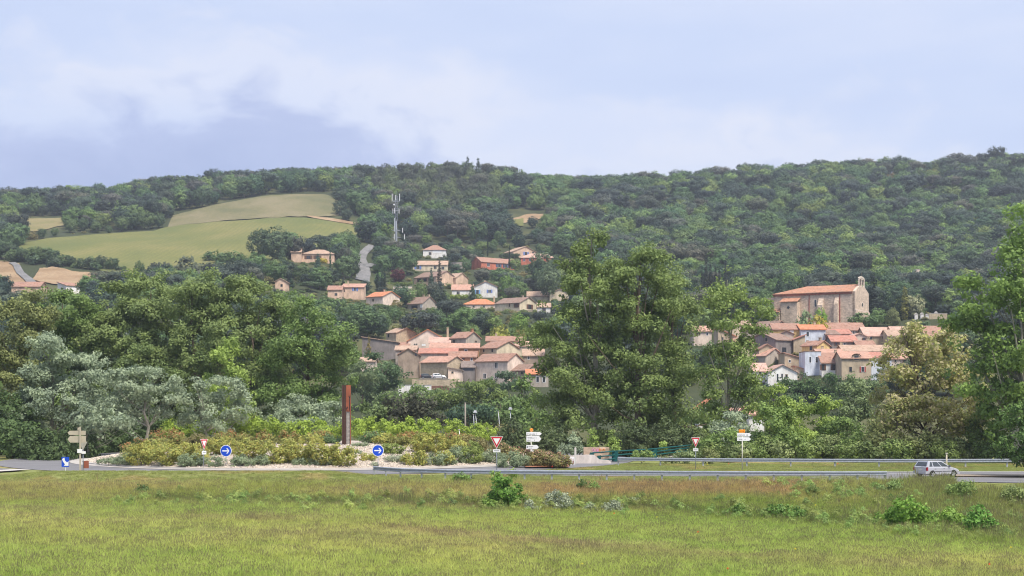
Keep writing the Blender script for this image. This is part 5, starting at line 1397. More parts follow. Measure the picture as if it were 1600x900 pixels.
lamp('slim grey street lamp near the direction post', 797.5, 640, 676, 190)
lamp('tilted white pole left of the street lamp', 781.5, 643, 676, 188, -.25, False, POSTGREY)
lamp('wooden pole in front of the dark blue-green bush', 727, 630, 668, 190, 0, False, plain('grey_wood', (.27, .24, .21), .9), .1)
lamp('tilted white lamp beside the dark blue-green bush', 746, 645, 672, 190, -.3, True, POSTGREY)
lamp('short grey pole next to the tilted white lamp', 741, 648, 672, 191, -.1, False)
lamp('thin white stake among the yellow shrubs', 719, 672, 688, 156, -.1, False, WHITE, .035)
lamp('beige marker pole behind the silver car', 1479, 709, 731, 126, 0, False, BEIGE, .07)
lamp('white street lamp pole in the hillside gardens', 660, 446, 462, 610, 0, True, WHITE, .1)

# ------------------------------------------------------------------ cars
PAINT = {}


def paint(name, c):
    if name not in PAINT:
        m, t, b = new_mat(name); b.inputs['Base Color'].default_value = (*c, 1); b.inputs['Roughness'].default_value = 0.28; b.inputs['Metallic'].default_value = 0.35
        b.inputs['Coat Weight'].default_value = 0.6; PAINT[name] = m
    return PAINT[name]


TYRE = plain('tyre_rubber', (0.025, 0.025, 0.027), 0.85); RIM = plain('wheel_rim', (0.5, 0.5, 0.52), 0.35, 0.5, 0.05)
TRIM = plain('dark_trim', (0.10, 0.10, 0.115), 0.6); CARGLASS = plain('car_glass', (0.05, 0.06, 0.065), 0.06, 0, 0.1, 2, 0.7)
TAIL = plain('tail_lamp', (0.26, 0.015, 0.025), 0.25); HEADL = plain('head_lamp', (0.6, 0.6, 0.58), 0.15)


def make_car(label, loc, rz, mat, s=1.0, group=None):
    rt = thing('car', label, 'car', loc, rz, group); rt.scale = (s, s, s)
    st = [(0.0, .46, .90, .70), (.05, .34, .95, .77), (.35, .26, .95, .80), (.9, .22, .94, .815), (1.6, .21, .92, .82), (2.3, .21, .90, .82), (2.72, .22, .885, .82), (3.05, .24, .82, .805), (3.4, .27, .73, .77), (3.62, .31, .66, .71), (3.72, .38, .58, .62)]
    v, f = [], []
    for x, zl, zt, w in st:
        zm = zl + (zt - zl) * .55
        for y, z in ((-w * .86, zl), (-w * .98, zl + .07), (-w, zm), (-w * .985, zt - .08), (-w * .93, zt), (0, zt + .018), (w * .93, zt), (w * .985, zt - .08), (w, zm), (w * .98, zl + .07), (w * .86, zl)): v.append((x, y, z))
    n = 11
    for i in range(len(st) - 1):
        for j in range(n): f.append((i * n + j, (i + 1) * n + j, (i + 1) * n + (j + 1) % n, i * n + (j + 1) % n))
    f += [tuple(range(n)), tuple(range(len(st) * n - 1, (len(st) - 1) * n - 1, -1))]
    b = MB(); b.add(v, f)
    zb, zr = .925, 1.40
    BR, BF = .05, 2.70; RR, RF = .33, 1.80; wb, wr = .765, .60
    def S(x, s_, off=0.0, sd=-1):          # point on the side of the cabin: x at belt fraction, s_ 0..1 up
        xb = BR + (BF - BR) * x; xr = RR + (RF - RR) * x
        return Vector((xb + (xr - xb) * s_, sd * (wb + (wr - wb) * s_ + off), zb - .03 * x * (1 - s_) + (zr - zb) * s_))
    cv = []
    xs = [0, .15, .4, .65, .85, 1]
    for s_ in (0, .88, 1.0):
        for sd in (-1, 1):
            for x in xs: cv.append(S(x, s_, -.03 if s_ == 1 else 0, sd) + Vector((0, 0, .02 if s_ == 1 else 0)))
    K = len(xs); cf = []
    for lv in range(2):
        a, c = lv * 2 * K, (lv + 1) * 2 * K
        for i in range(K - 1):
            cf.append((a + i, a + i + 1, c + i + 1, c + i)); cf.append((a + K + i + 1, a + K + i, c + K + i, c + K + i + 1))
        cf.append((a + K, a, c, c + K)); cf.append((a + K - 1, a + 2 * K - 1, c + 2 * K - 1, c + K - 1))
    a = 4 * K
    for i in range(K - 1): cf.append((a + i, a + i + 1, a + K + i + 1, a + K + i))
    b.add(cv, cf)
    b.build('body', mat, rt, smooth=False)
    def quad(nm, pts, m_, par=rt, th=.004):
        q = MB(); p = [Vector(t) for t in pts]; nn = (p[1] - p[0]).cross(p[-1] - p[0]).normalized() * th
        k = len(p); q.add(p + [t + nn for t in p], [tuple(range(k, 2 * k)), tuple(range(k - 1, -1, -1))] + [(i, (i + 1) % k, (i + 1) % k + k, i + k) for i in range(k)]); return q.build(nm, m_, par)
    for sd in (-1, 1):
        o = 1 if sd < 0 else -1
        for (x0, x1, x0t, x1t) in ((.10, .235, .13, .235), (.28, .60, .28, .60), (.64, .93, .64, .90)):
            p = [S(x0, .06, .003, sd), S(x1, .06, .003, sd), S(x1t, .86, .003, sd), S(x0t, .86, .003, sd)]
            quad('side_window', p[::o] if o > 0 else p[::-1], CARGLASS)
        for (x0, x1) in ((.78, 1.72), (1.75, 2.75)):
            w = .822
            p = [(x0, sd * w, .30), (x1, sd * w, .30), (x1, sd * w, .80), (x0, sd * w, .80)]
            d = quad('door', p[::o] if o > 0 else p[::-1], mat, rt, .005)
            hx = x0 + .08
            p = [(hx, sd * (w + .006), .73), (hx + .16, sd * (w + .006), .73), (hx + .16, sd * (w + .006), .77), (hx, sd * (w + .006), .77)]; quad('handle', p[::o] if o > 0 else p[::-1], TRIM, d, .012)
            p = [(x0 + .02, sd * (w + .006), .50), (x1 - .02, sd * (w + .006), .50), (x1 - .02, sd * (w + .006), .56), (x0 + .02, sd * (w + .006), .56)]; quad('side_strip', p[::o] if o > 0 else p[::-1], TRIM, d, .012)
        m = MB(); m.box(2.42, 2.56, min(sd * .80, sd * .96), max(sd * .80, sd * .96), .90, 1.02); m.build('mirror', mat if False else TRIM, rt)
        m = MB(); m.box(-.02, .16, min(sd * .70, sd * .79), max(sd * .70, sd * .79), .62, .90); m.build('tail_light', TAIL, rt)
        m = MB(); m.box(3.52, 3.70, min(sd * .48, sd * .69), max(sd * .48, sd * .69), .50, .62); m.build('headlight', HEADL, rt)
        for wx in (.66, 2.98):
            ar = MB(); pts = [(wx + .37 * math.cos(math.pi * i / 10), .27 + .37 * math.sin(math.pi * i / 10)) for i in range(11)]
            ar.prism(pts if sd < 0 else pts, min(sd * .70, sd * .824), max(sd * .70, sd * .824)); ar.build('wheel_arch_dark', TYRE, rt)  # dark half-disc stands in for the shade inside the wheel arch
            wh = MB(); prof = [(.20, -.09), (.27, -.09), (.295, -.06), (.295, .06), (.27, .09), (.20, .09)]; N_ = 20; vv = []
            for (r, y) in prof:
                for i in range(N_): vv.append((wx + r * math.cos(2 * math.pi * i / N_), sd * .755 + y, .295 + r * math.sin(2 * math.pi * i / N_)))
            ff = [(j * N_ + i, j * N_ + (i + 1) % N_, (j + 1) % 6 * N_ + (i + 1) % N_, (j + 1) % 6 * N_ + i) for j in range(6) for i in range(N_)]
            wh.add(vv, ff); wo = wh.build('wheel', TYRE, rt)
            rm = MB(); y0 = sd * .755; rm.prism([(wx + .20 * math.cos(2 * math.pi * i / 16), .295 + .20 * math.sin(2 * math.pi * i / 16)) for i in range(16)], y0 - .06, y0 + .06)
            for i in range(5):
                a = 2 * math.pi * i / 5; ca, sa = math.cos(a), math.sin(a); yy = sorted((sd * .81, sd * .842))
                rm.prism([(wx + ca * .05 - sa * .04, .295 + sa * .05 + ca * .04), (wx + ca * .05 + sa * .04, .295 + sa * .05 - ca * .04), (wx + ca * .195 + sa * .03, .295 + sa * .195 - ca * .03), (wx + ca * .195 - sa * .03, .295 + sa * .195 + ca * .03)], *yy)
            rm.build('rim', RIM, wo)
    def RW(y, s_): return Vector((BR + (RR - BR) * s_ - .004, y * (wb + (wr - wb) * s_), zb + (zr - zb) * s_))
    quad('rear_window', [RW(.88, .08), RW(-.88, .08), RW(-.84, .84), RW(.84, .84)], CARGLASS)
    def FW(y, s_): return Vector((BF + (RF - BF) * s_ + .004, y * (wb + (wr - wb) * s_), zb - .03 * (1 - s_) + (zr - zb) * s_))
    quad('windscreen', [FW(-.9, .06), FW(.9, .06), FW(.86, .86), FW(-.86, .86)], CARGLASS)
    m = MB(); m.box(-.10, .12, -.76, .76, .36, .56); m.build('rear_bumper', mat, rt); m = MB(); m.box(3.55, 3.80, -.68, .68, .28, .46); m.build('front_bumper', mat, rt)
    m = MB(); m.box(-.115, -.103, -.25, .25, .43, .54) if False else m.box(-.018, -.002, -.25, .25, .66, .77); m.build('number_plate', plain('plate_white', (.62, .60, .50), .5), rt)
    m = MB(); m.tube([(.02, -.1, .97), (.10, -.45, 1.06)], .012, 5); m.build('rear_wiper', TRIM, rt)
    return rt


a = at(1427, 745, 113.5)
make_car('silver estate car driving away on the road past the guard rail', (a.x - .2, 110.9, 0.035), R(27), paint('silver_paint', (0.50, 0.50, 0.53)), 0.93)
for px, mt, lab in ((684, paint('white_car_paint', (.6, .6, .62)), 'white car parked below the windowless barn'), (666, paint('dark_car_paint', (.035, .037, .045)), 'dark car parked beside the white car below the barn')):
    q = at(px - 9, 592, 372); make_car(lab, q, R(4), mt, 1.0, 'cars parked below the barn')
    PADS.append((q.x + 1.5, q.y, 4.5, q.z - 0.05))
m = MB(); q = at(668, 592.4, 372); m.box(-4, 7.5, -1.6, 6, -5, 0); r = thing('parking_terrace', 'flat stone-edged terrace under the two parked cars', 'terrace', (q.x, q.y, q.z - .01)); m.build('slab', wall_mat('buff_stone', WALLC['buff'], 0.6), r)

ORD = 'first second third fourth fifth sixth seventh eighth ninth tenth eleventh twelfth thirteenth fourteenth fifteenth sixteenth seventeenth eighteenth nineteenth twentieth'.split()

# ------------------------------------------------------------------ big trees near the river and the roundabout
POP = (0.122, 0.146, 0.062); POPD = (0.095, 0.120, 0.05); SILV = (0.178, 0.198, 0.158); LIME = (0.175, 0.215, 0.065); YEL = (0.205, 0.185, 0.095)
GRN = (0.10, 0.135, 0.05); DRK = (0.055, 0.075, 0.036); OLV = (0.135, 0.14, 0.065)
NEAR = []      # (px, Y, rx, ry, D) ellipses for the visibility estimate


def BT(name, label, bpx, D, blobs, tint, cat='tree', **kw):
    NEAR.extend([(*b, D) for b in blobs]); return tree(name, label, cat, bpx, D, blobs, tint, **kw)


GA = 'poplars on the river bank'
BT('poplar_tree', 'yellowish poplar at the picture edge behind the silvery poplar', 25, 176, [(15, 520, 52, 62), (0, 600, 50, 80), (45, 500, 40, 40), (30, 570, 45, 60), (20, 660, 50, 50)], OLV, group=GA)
BT('poplar_tree', 'poplar directly behind the crown of the tall silvery poplar', 105, 186, [(95, 490, 48, 42), (120, 540, 58, 60), (70, 560, 50, 60), (110, 640, 60, 60)], GRN, group=GA)
BT('poplar_tree', 'dull green poplar below the white hillside house', 175, 190, [(165, 484, 46, 40), (185, 540, 58, 60), (180, 620, 60, 60)], POP, group=GA)
BT('poplar_tree', 'broad poplar with its top below the bare hillside field', 245, 188, [(235, 468, 46, 38), (225, 520, 55, 55), (260, 580, 58, 60), (240, 650, 60, 40)], POP, group=GA)
BT('poplar_tree', 'highest poplar of the row, its top touching the green field', 310, 184, [(300, 452, 38, 34), (335, 462, 38, 40), (290, 510, 55, 50), (330, 545, 60, 60), (320, 620, 62, 60)], POP, group=GA, cover=0.85)
BT('poplar_tree', 'poplar next to the highest one, fuller on its east side', 395, 186, [(385, 468, 40, 36), (420, 490, 42, 42), (395, 540, 58, 60), (400, 610, 60, 60)], POP, group=GA)
BT('poplar_tree', 'last poplar of the row with a steep outer edge', 490, 180, [(480, 505, 40, 44), (508, 530, 40, 42), (455, 540, 42, 50), (500, 585, 54, 54), (455, 600, 45, 55), (505, 630, 45, 42)], GRN, group=GA, cover=0.85)
BT('poplar_tree', 'young bright poplar standing before the dark row', 362, 168, [(357, 560, 20, 32), (350, 600, 32, 40), (368, 635, 36, 40)], LIME, group=GA, clump=.8, trunk=.16)
BT('poplar_tree', 'shaded lower poplar filling the gap behind the grey poplars', 200, 180, [(150, 640, 50, 50), (215, 600, 50, 55), (270, 650, 48, 46), (290, 600, 40, 40)], POPD, group=GA)
GB = 'grey poplars at the roundabout'
BT('grey_poplar', 'tall silvery grey poplar with a pale straight trunk', 84, 160, [(80, 548, 34, 34), (60, 590, 44, 40), (118, 580, 46, 34), (85, 625, 60, 45), (40, 650, 40, 40), (130, 640, 42, 40)], SILV, clump=.8, leaf=.27, bark=PALEBARK, group=GB, trunk=.28, flat=.7)
BT('grey_poplar', 'spreading silvery poplar with forked pale limbs', 228, 158, [(215, 602, 52, 24), (180, 590, 34, 22), (190, 640, 44, 34), (250, 628, 34, 22), (228, 580, 26, 14)], SILV, clump=.7, leaf=.26, bark=PALEBARK, group=GB, twigs=5, trunk=.24, cover=.7, flat=.65)
BT('grey_poplar', 'low silvery poplar with bare branches showing under its crown', 332, 160, [(310, 605, 42, 20), (350, 612, 36, 20), (295, 638, 34, 24), (365, 640, 28, 24), (335, 655, 40, 24)], SILV, clump=.65, leaf=.26, bark=PALEBARK, group=GB, twigs=5, trunk=.22, cover=.65, flat=.65)
BT('grey_poplar', 'wide dome-shaped silvery grey bush beside the steel column', 465, 172, [(465, 645, 46, 28), (430, 660, 34, 24), (505, 655, 36, 26), (470, 668, 56, 26)], SILV, clump=.65, leaf=.26, bark=PALEBARK, group=GB, trunk=.18, flat=.65)
for i, (px, Y, rx, ry, D) in enumerate([(20, 690, 40, 38, 150), (70, 705, 40, 28, 146), (175, 690, 50, 40, 172), (120, 700, 30, 30, 150), (230, 680, 40, 30, 176), (300, 678, 45, 26, 178), (15, 655, 40, 40, 158)]):
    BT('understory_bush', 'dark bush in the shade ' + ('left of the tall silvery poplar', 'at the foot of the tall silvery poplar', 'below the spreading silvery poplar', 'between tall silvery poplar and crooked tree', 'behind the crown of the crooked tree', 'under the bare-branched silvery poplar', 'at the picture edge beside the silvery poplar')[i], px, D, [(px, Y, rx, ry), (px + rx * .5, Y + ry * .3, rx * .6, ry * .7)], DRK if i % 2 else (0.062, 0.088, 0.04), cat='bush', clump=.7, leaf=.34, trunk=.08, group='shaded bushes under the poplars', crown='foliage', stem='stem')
BT('leaning_tree', 'crooked pale-trunked tree beside the signpost at the road edge', 141, 150, [(155, 672, 26, 24), (175, 660, 26, 20), (130, 650, 22, 20), (195, 668, 22, 16)], SILV, clump=.6, leaf=.32, bark=PALEBARK, trunk=.16, cover=.6, twigs=4)

GC = 'tall poplars before the village'
CP = (0.112, 0.138, 0.054)
BT('tall_poplar', 'tallest poplar with a pointed top between hillside and village', 930, 168, [(924, 384, 17, 28), (934, 415, 32, 36), (905, 425, 26, 36), (950, 440, 28, 30), (925, 470, 52, 52), (885, 505, 42, 38), (850, 530, 36, 26), (905, 550, 66, 48), (880, 600, 52, 46), (930, 620, 62, 52), (900, 665, 62, 40)], CP, group=GC, trunk=.45, cover=.85, bark=PALEBARK)
BT('tall_poplar', 'broad poplar leaning against the tallest one', 995, 166, [(1002, 402, 24, 24), (985, 445, 40, 40), (1030, 425, 32, 30), (1010, 490, 56, 54), (985, 550, 55, 52), (1025, 580, 48, 50), (990, 630, 60, 50), (1010, 675, 60, 34)], CP, group=GC, trunk=.45, cover=.85, bark=BARK)
BT('tall_poplar', 'poplar on the east flank of the broad poplar', 1052, 172, [(1050, 448, 32, 32), (1068, 480, 32, 40), (1045, 510, 44, 48), (1055, 570, 34, 40), (1050, 625, 40, 40), (1060, 670, 46, 36)], POP, group=GC, trunk=.35, cover=.7)
BT('tall_poplar', 'slender airy poplar through which village roofs show', 1137, 160, [(1135, 452, 22, 34), (1130, 490, 32, 38), (1142, 530, 26, 32), (1122, 565, 28, 34), (1150, 580, 26, 40), (1125, 620, 36, 40), (1150, 640, 34, 34), (1182, 480, 22, 24), (1172, 515, 16, 26), (1165, 555, 20, 26), (1175, 600, 24, 34)], (0.135, 0.165, 0.062), group=GC, trunk=.26, cover=.62, clump=.8, inner=.15, bark=PALEBARK)
BT('robinia_tree', 'large robinia covered in cream blossom behind the guard rail', 1462, 150, [(1416, 530, 24, 24), (1455, 542, 46, 40), (1494, 570, 38, 44), (1424, 580, 52, 44), (1470, 620, 62, 50), (1410, 625, 46, 42), (1515, 630, 36, 40), (1445, 665, 60, 36), (1505, 675, 40, 34)], (0.23, 0.218, 0.09), tint2=(0.50, 0.455, 0.26), flower=.5, trunk=.3, cover=.75, clump=.75, leaf=.34, twigs=5, inner=.2)
BT('robinia_tree', 'lower robinia with pale blossom beside the larger flowering one', 1398, 148, [(1400, 650, 32, 34), (1385, 690, 36, 28), (1420, 700, 34, 22)], (0.19, 0.19, 0.08), tint2=(0.46, 0.41, 0.22), flower=.32, trunk=.16, cover=.65, clump=.7, leaf=.32)
BT('edge_poplar', 'huge bright green poplar cut off by the picture edge', 1590, 138, [(1600, 370, 26, 40), (1575, 440, 46, 44), (1535, 455, 34, 38), (1612, 430, 50, 60), (1530, 510, 40, 42), (1580, 530, 58, 60), (1550, 590, 44, 46), (1600, 620, 60, 60), (1650, 520, 60, 100), (1568, 655, 44, 40)], (0.12, 0.165, 0.052), trunk=.45, cover=.85, clump=.9, leaf=.36, bark=PALEBARK)
BT('roadside_tree', 'dark leafy bough overhanging the road end of the far guard rail', 1625, 112, [(1585, 660, 22, 22), (1600, 690, 34, 26), (1580, 712, 18, 12), (1615, 650, 34, 30), (1620, 720, 30, 20), (1568, 690, 12, 10)], (0.075, 0.115, 0.04), trunk=.2, cover=.8, clump=.45, leaf=.22)
GD = 'young trees behind the far guard rail'
for (label, px, D, blobs, tint, kw) in [
    ('bright lime-green young tree in front of the white slit-windowed house', 1222, 162, [(1218, 622, 22, 24), (1235, 640, 26, 26), (1212, 655, 28, 28), (1235, 680, 38, 34)], LIME, {}),
    ('willowy light green tree right of the direction post', 1200, 150, [(1205, 665, 28, 34), (1192, 695, 34, 26), (1228, 695, 30, 26)], (0.125, 0.165, 0.06), {}),
    ('silvery grey young poplar behind the direction post', 1148, 152, [(1148, 668, 26, 24), (1135, 690, 28, 22), (1165, 690, 20, 22)], SILV, {}),
    ('leafy olive-green thicket tree by the bridge end', 1128, 146, [(1128, 690, 22, 20), (1145, 700, 24, 18), (1115, 702, 16, 14)], (0.125, 0.165, 0.06), {}),
    ('yellow-green tree with rising twigs in the riverside thicket', 1268, 158, [(1290, 640, 24, 28), (1270, 665, 30, 28), (1300, 672, 28, 26), (1265, 698, 38, 22)], LIME, {}),
    ('grey-green willow leaning under the white balcony house', 1345, 182, [(1335, 620, 26, 30), (1358, 630, 24, 30), (1340, 660, 36, 32), (1350, 690, 38, 26)], (0.135, 0.16, 0.095), {}),
    ('mid green tree low in the thicket behind the guard rail', 1310, 150, [(1312, 668, 28, 22), (1325, 695, 34, 24), (1290, 705, 30, 18)], GRN, {}),
    ('olive bushy tree at the foot of the flowering robinia', 1375, 146, [(1372, 680, 24, 22), (1360, 705, 32, 18)], OLV, {}),
    ('feathery green tree between robinia and huge edge poplar', 1535, 146, [(1530, 665, 28, 30), (1545, 700, 36, 24), (1510, 705, 30, 18)], (0.125, 0.155, 0.06), {}),
    ('green bushy tree behind the silver car', 1452, 142, [(1450, 702, 38, 18), (1490, 706, 32, 14)], OLV, {}),
]:
    BT('young_tree', label, px, D, blobs, tint, clump=.65, leaf=.30, trunk=.12, group=GD, cover=.75, **kw)
GE = 'trees on the valley floor below the village'
for (label, px, D, blobs, tint) in [
    ('big dark round tree below the western village', 605, 330, [(596, 578, 26, 26), (612, 590, 22, 22), (585, 600, 24, 24)], (0.07, 0.10, 0.055)),
    ('grey-green tree at the corner of the last poplar', 566, 320, [(566, 585, 20, 30), (560, 610, 26, 26)], (0.10, 0.12, 0.07)),
    ('dark blue-green tree before the beige three-window house', 790, 335, [(785, 598, 22, 18), (800, 605, 24, 16), (782, 612, 22, 14)], (0.06, 0.085, 0.055)),
    ('narrow bright poplar beside the tall poplars', 815, 230, [(815, 610, 12, 26), (822, 640, 20, 30), (812, 665, 22, 24)], GRN),
    ('wide yellow-green tree on the valley floor', 745, 290, [(730, 612, 34, 16), (765, 616, 34, 18), (700, 622, 34, 16), (740, 640, 44, 24)], (0.12, 0.145, 0.055)),
    ('soft green tree below the white garden wall', 640, 290, [(630, 620, 38, 16), (665, 624, 34, 16), (610, 640, 34, 22)], (0.11, 0.14, 0.06)),
    ('black-brown spreading conifer behind the vine hedge', 650, 205, [(645, 636, 28, 14), (630, 652, 26, 18), (668, 650, 26, 16), (652, 664, 34, 18)], (0.052, 0.05, 0.038)),
    ('dark blue-green dome of a bush behind the wooden pole', 733, 212, [(728, 648, 28, 18), (748, 656, 20, 16), (715, 660, 16, 14)], (0.045, 0.07, 0.052)),
    ('olive green tree between dark conifer and steel column', 600, 212, [(598, 648, 28, 22), (620, 660, 22, 20), (575, 655, 24, 24)], (0.11, 0.135, 0.06)),
    ('pale green tree left of the street lamp', 785, 220, [(782, 638, 24, 18), (770, 662, 34, 20), (800, 660, 26, 22)], (0.10, 0.135, 0.06)),
    ('leafy tree behind the direction sign with three boards', 842, 185, [(838, 660, 20, 26), (848, 685, 24, 22), (822, 690, 20, 18)], GRN),
    ('brownish shrub tree under the tilted pole', 790, 186, [(788, 680, 16, 12), (800, 685, 16, 10)], (0.13, 0.11, 0.06)),
    ('dark green round tree in front of the narrow bluish house', 1265, 320, [(1245, 600, 30, 16), (1280, 604, 34, 18), (1262, 622, 46, 20), (1300, 620, 32, 20)], (0.055, 0.085, 0.038)),
    ('dark evergreen oak below the eyebrow-dormer house', 1345, 322, [(1345, 602, 26, 14), (1370, 612, 26, 16), (1330, 618, 22, 14)], (0.055, 0.078, 0.04)),
    ('blackish pine beside the white slit-windowed house', 1208, 330, [(1208, 612, 12, 12), (1200, 622, 14, 12)], (0.035, 0.055, 0.045)),
    ('green tree shading the riverside house roof', 1185, 260, [(1165, 615, 24, 20), (1178, 620, 20, 16)], (0.085, 0.115, 0.05)),
    ('mid green tree under the slender poplar', 1080, 215, [(1085, 650, 26, 24), (1100, 672, 30, 24)], GRN),
    ('pale green low tree at the village bottom by the fence', 690, 325, [(690, 614, 24, 10), (660, 616, 22, 9)], (0.10, 0.13, 0.06)),
]:
    BT('valley_tree', label, px, D, blobs, tint, clump=1.1, leaf=.5, trunk=.2, group=GE, cover=.8)
ZC = {}
for i in range(44):
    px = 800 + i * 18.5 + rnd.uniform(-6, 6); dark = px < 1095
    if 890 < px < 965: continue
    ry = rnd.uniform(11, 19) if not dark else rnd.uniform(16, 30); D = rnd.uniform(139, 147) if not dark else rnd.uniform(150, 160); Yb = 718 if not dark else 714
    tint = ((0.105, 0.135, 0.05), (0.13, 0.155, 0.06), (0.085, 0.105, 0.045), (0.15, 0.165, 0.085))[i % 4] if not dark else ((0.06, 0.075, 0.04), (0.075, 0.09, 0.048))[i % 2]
    near = 'the tall poplars' if px < 890 else 'the teal railing' if px < 1095 else 'the slender poplar' if px < 1180 else 'the orange-numbered direction sign' if px < 1260 else 'the far rail before the robinia' if px < 1390 else 'the flowering robinia' if px < 1510 else 'the huge edge poplar'
    ZC[near] = ZC.get(near, 0) + 1
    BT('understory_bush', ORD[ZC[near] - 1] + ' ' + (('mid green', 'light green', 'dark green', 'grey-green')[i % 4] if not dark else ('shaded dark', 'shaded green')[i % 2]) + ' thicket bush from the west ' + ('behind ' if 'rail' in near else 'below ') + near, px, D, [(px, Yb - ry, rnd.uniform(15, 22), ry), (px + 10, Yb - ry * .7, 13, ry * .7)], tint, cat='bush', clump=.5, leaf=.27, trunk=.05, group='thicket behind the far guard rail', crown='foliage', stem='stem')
GF = 'saplings near the bridge'
for (label, px, Yt, Yb, w, tint) in [('silvery sapling left of the whitewashed wall', 895, 676, 712, 22, SILV), ('smaller silvery sapling beside the taller silvery one', 878, 692, 714, 14, SILV), ('bright green sapling behind the square stone wall', 926, 672, 704, 17, LIME),
                                     ('bright green sapling over the corner of the stone wall', 957, 676, 712, 20, LIME), ('small green sapling peeping over the teal railing', 1035, 688, 706, 12, LIME), ('silver-leaved sapling between cabinet and wall', 906, 690, 714, 14, SILV)]:
    BT('sapling', label, px, 147, [(px, Yt + (Yb - Yt) * .3, w * .28, (Yb - Yt) * .3), (px, Yt + (Yb - Yt) * .62, w * .5, (Yb - Yt) * .36)], tint, clump=.4, leaf=.22, trunk=.05, group=GF, crown='foliage', stem='stem')
for (label, px, Y, rx, ry, tint) in [('green bush in front of the teal railing', 1003, 712, 16, 8, (0.125, 0.16, 0.06)), ('grey-green bush at the foot of the railing by the give-way sign', 1070, 712, 20, 9, (0.14, 0.165, 0.09)), ('olive bush under the middle of the railing', 1040, 716, 14, 5, OLV), ('bush growing against the bridge end wall', 1107, 712, 14, 10, OLV)]:
    BT('railing_bush', label, px, 136, [(px, Y, rx, ry), (px + rx * .4, Y + ry * .3, rx * .6, ry * .7)], tint, cat='bush', clump=.4, leaf=.2, trunk=.04, group='bushes before the railing', crown='foliage', stem='stem')

for (label, px0, px1, Yt, Yb, tint) in [('clipped lime-green hedge below the blue-shuttered gabled house', 704, 752, 460, 467, (0.17, 0.20, 0.045)), ('dark clipped hedge behind the salmon-red house', 781, 812, 396, 404, (0.045, 0.065, 0.035)),
                                       ('dark hedge between the red-shuttered house and the tall poplar', 864, 892, 398, 408, (0.05, 0.072, 0.04)), ('green hedge along the terrace above the orange-roofed house', 606, 645, 441, 446, (0.12, 0.145, 0.05))]:
    D = ground_at((px0 + px1) / 2, Yb, 470) - 3; n = 6
    tree('hedge', label, 'hedge', (px0 + px1) / 2, D, [(px0 + (px1 - px0) * (i + .5) / n, (Yt + Yb) / 2, (px1 - px0) / n * .7, (Yb - Yt) / 2) for i in range(n)], tint, clump=.5, leaf=.3, trunk=.05, crown='foliage', stem='stem', group='garden hedges', ragged=.1, inner=.05)
    CLEAR.append((px0, px1, Yt, Yb, D))
# ------------------------------------------------------------------ planting on the roundabout
PHL = (0.22, 0.215, 0.072); CUSH = (0.155, 0.175, 0.125); SAGE = (0.23, 0.23, 0.20); ORB = (0.16, 0.15, 0.06); ROSE = (0.14, 0.12, 0.06); VINE = (0.185, 0.225, 0.05); DRYB = (0.15, 0.125, 0.065)
YFL = (0.42, 0.37, 0.10); OFL = (0.44, 0.22, 0.10); PFL = (0.62, 0.33, 0.26); RFL = (0.38, 0.05, 0.03)
KINDS = {
    'Y': ('phlomis_shrub', 'yellow-flowered olive shrub', PHL, YFL, .30, False, .38, .17), 'G': ('cushion_shrub', 'grey-green cushion shrub', CUSH, CUSH, 0, False, .3, .13),
    'S': ('santolina_shrub', 'small silvery shrub', SAGE, SAGE, 0, False, .25, .12), 'O': ('photinia_shrub', 'shrub with orange young tips', ORB, OFL, .42, True, .38, .18),
    'R': ('rose_bush', 'dark rose bush with pale pink flowers', ROSE, PFL, .2, True, .38, .18), 'B': ('dull_shrub', 'brownish fading shrub', DRYB, DRYB, 0, False, .38, .18),
    'D': ('dark_shrub', 'dark green rounded shrub', (0.095, 0.13, 0.07), OFL, .06, True, .38, .17), 'E': ('grass_shrub', 'feathery green upright shrub', (0.15, 0.17, 0.06), (0.15, 0.17, 0.06), 0, False, .3, .14)}
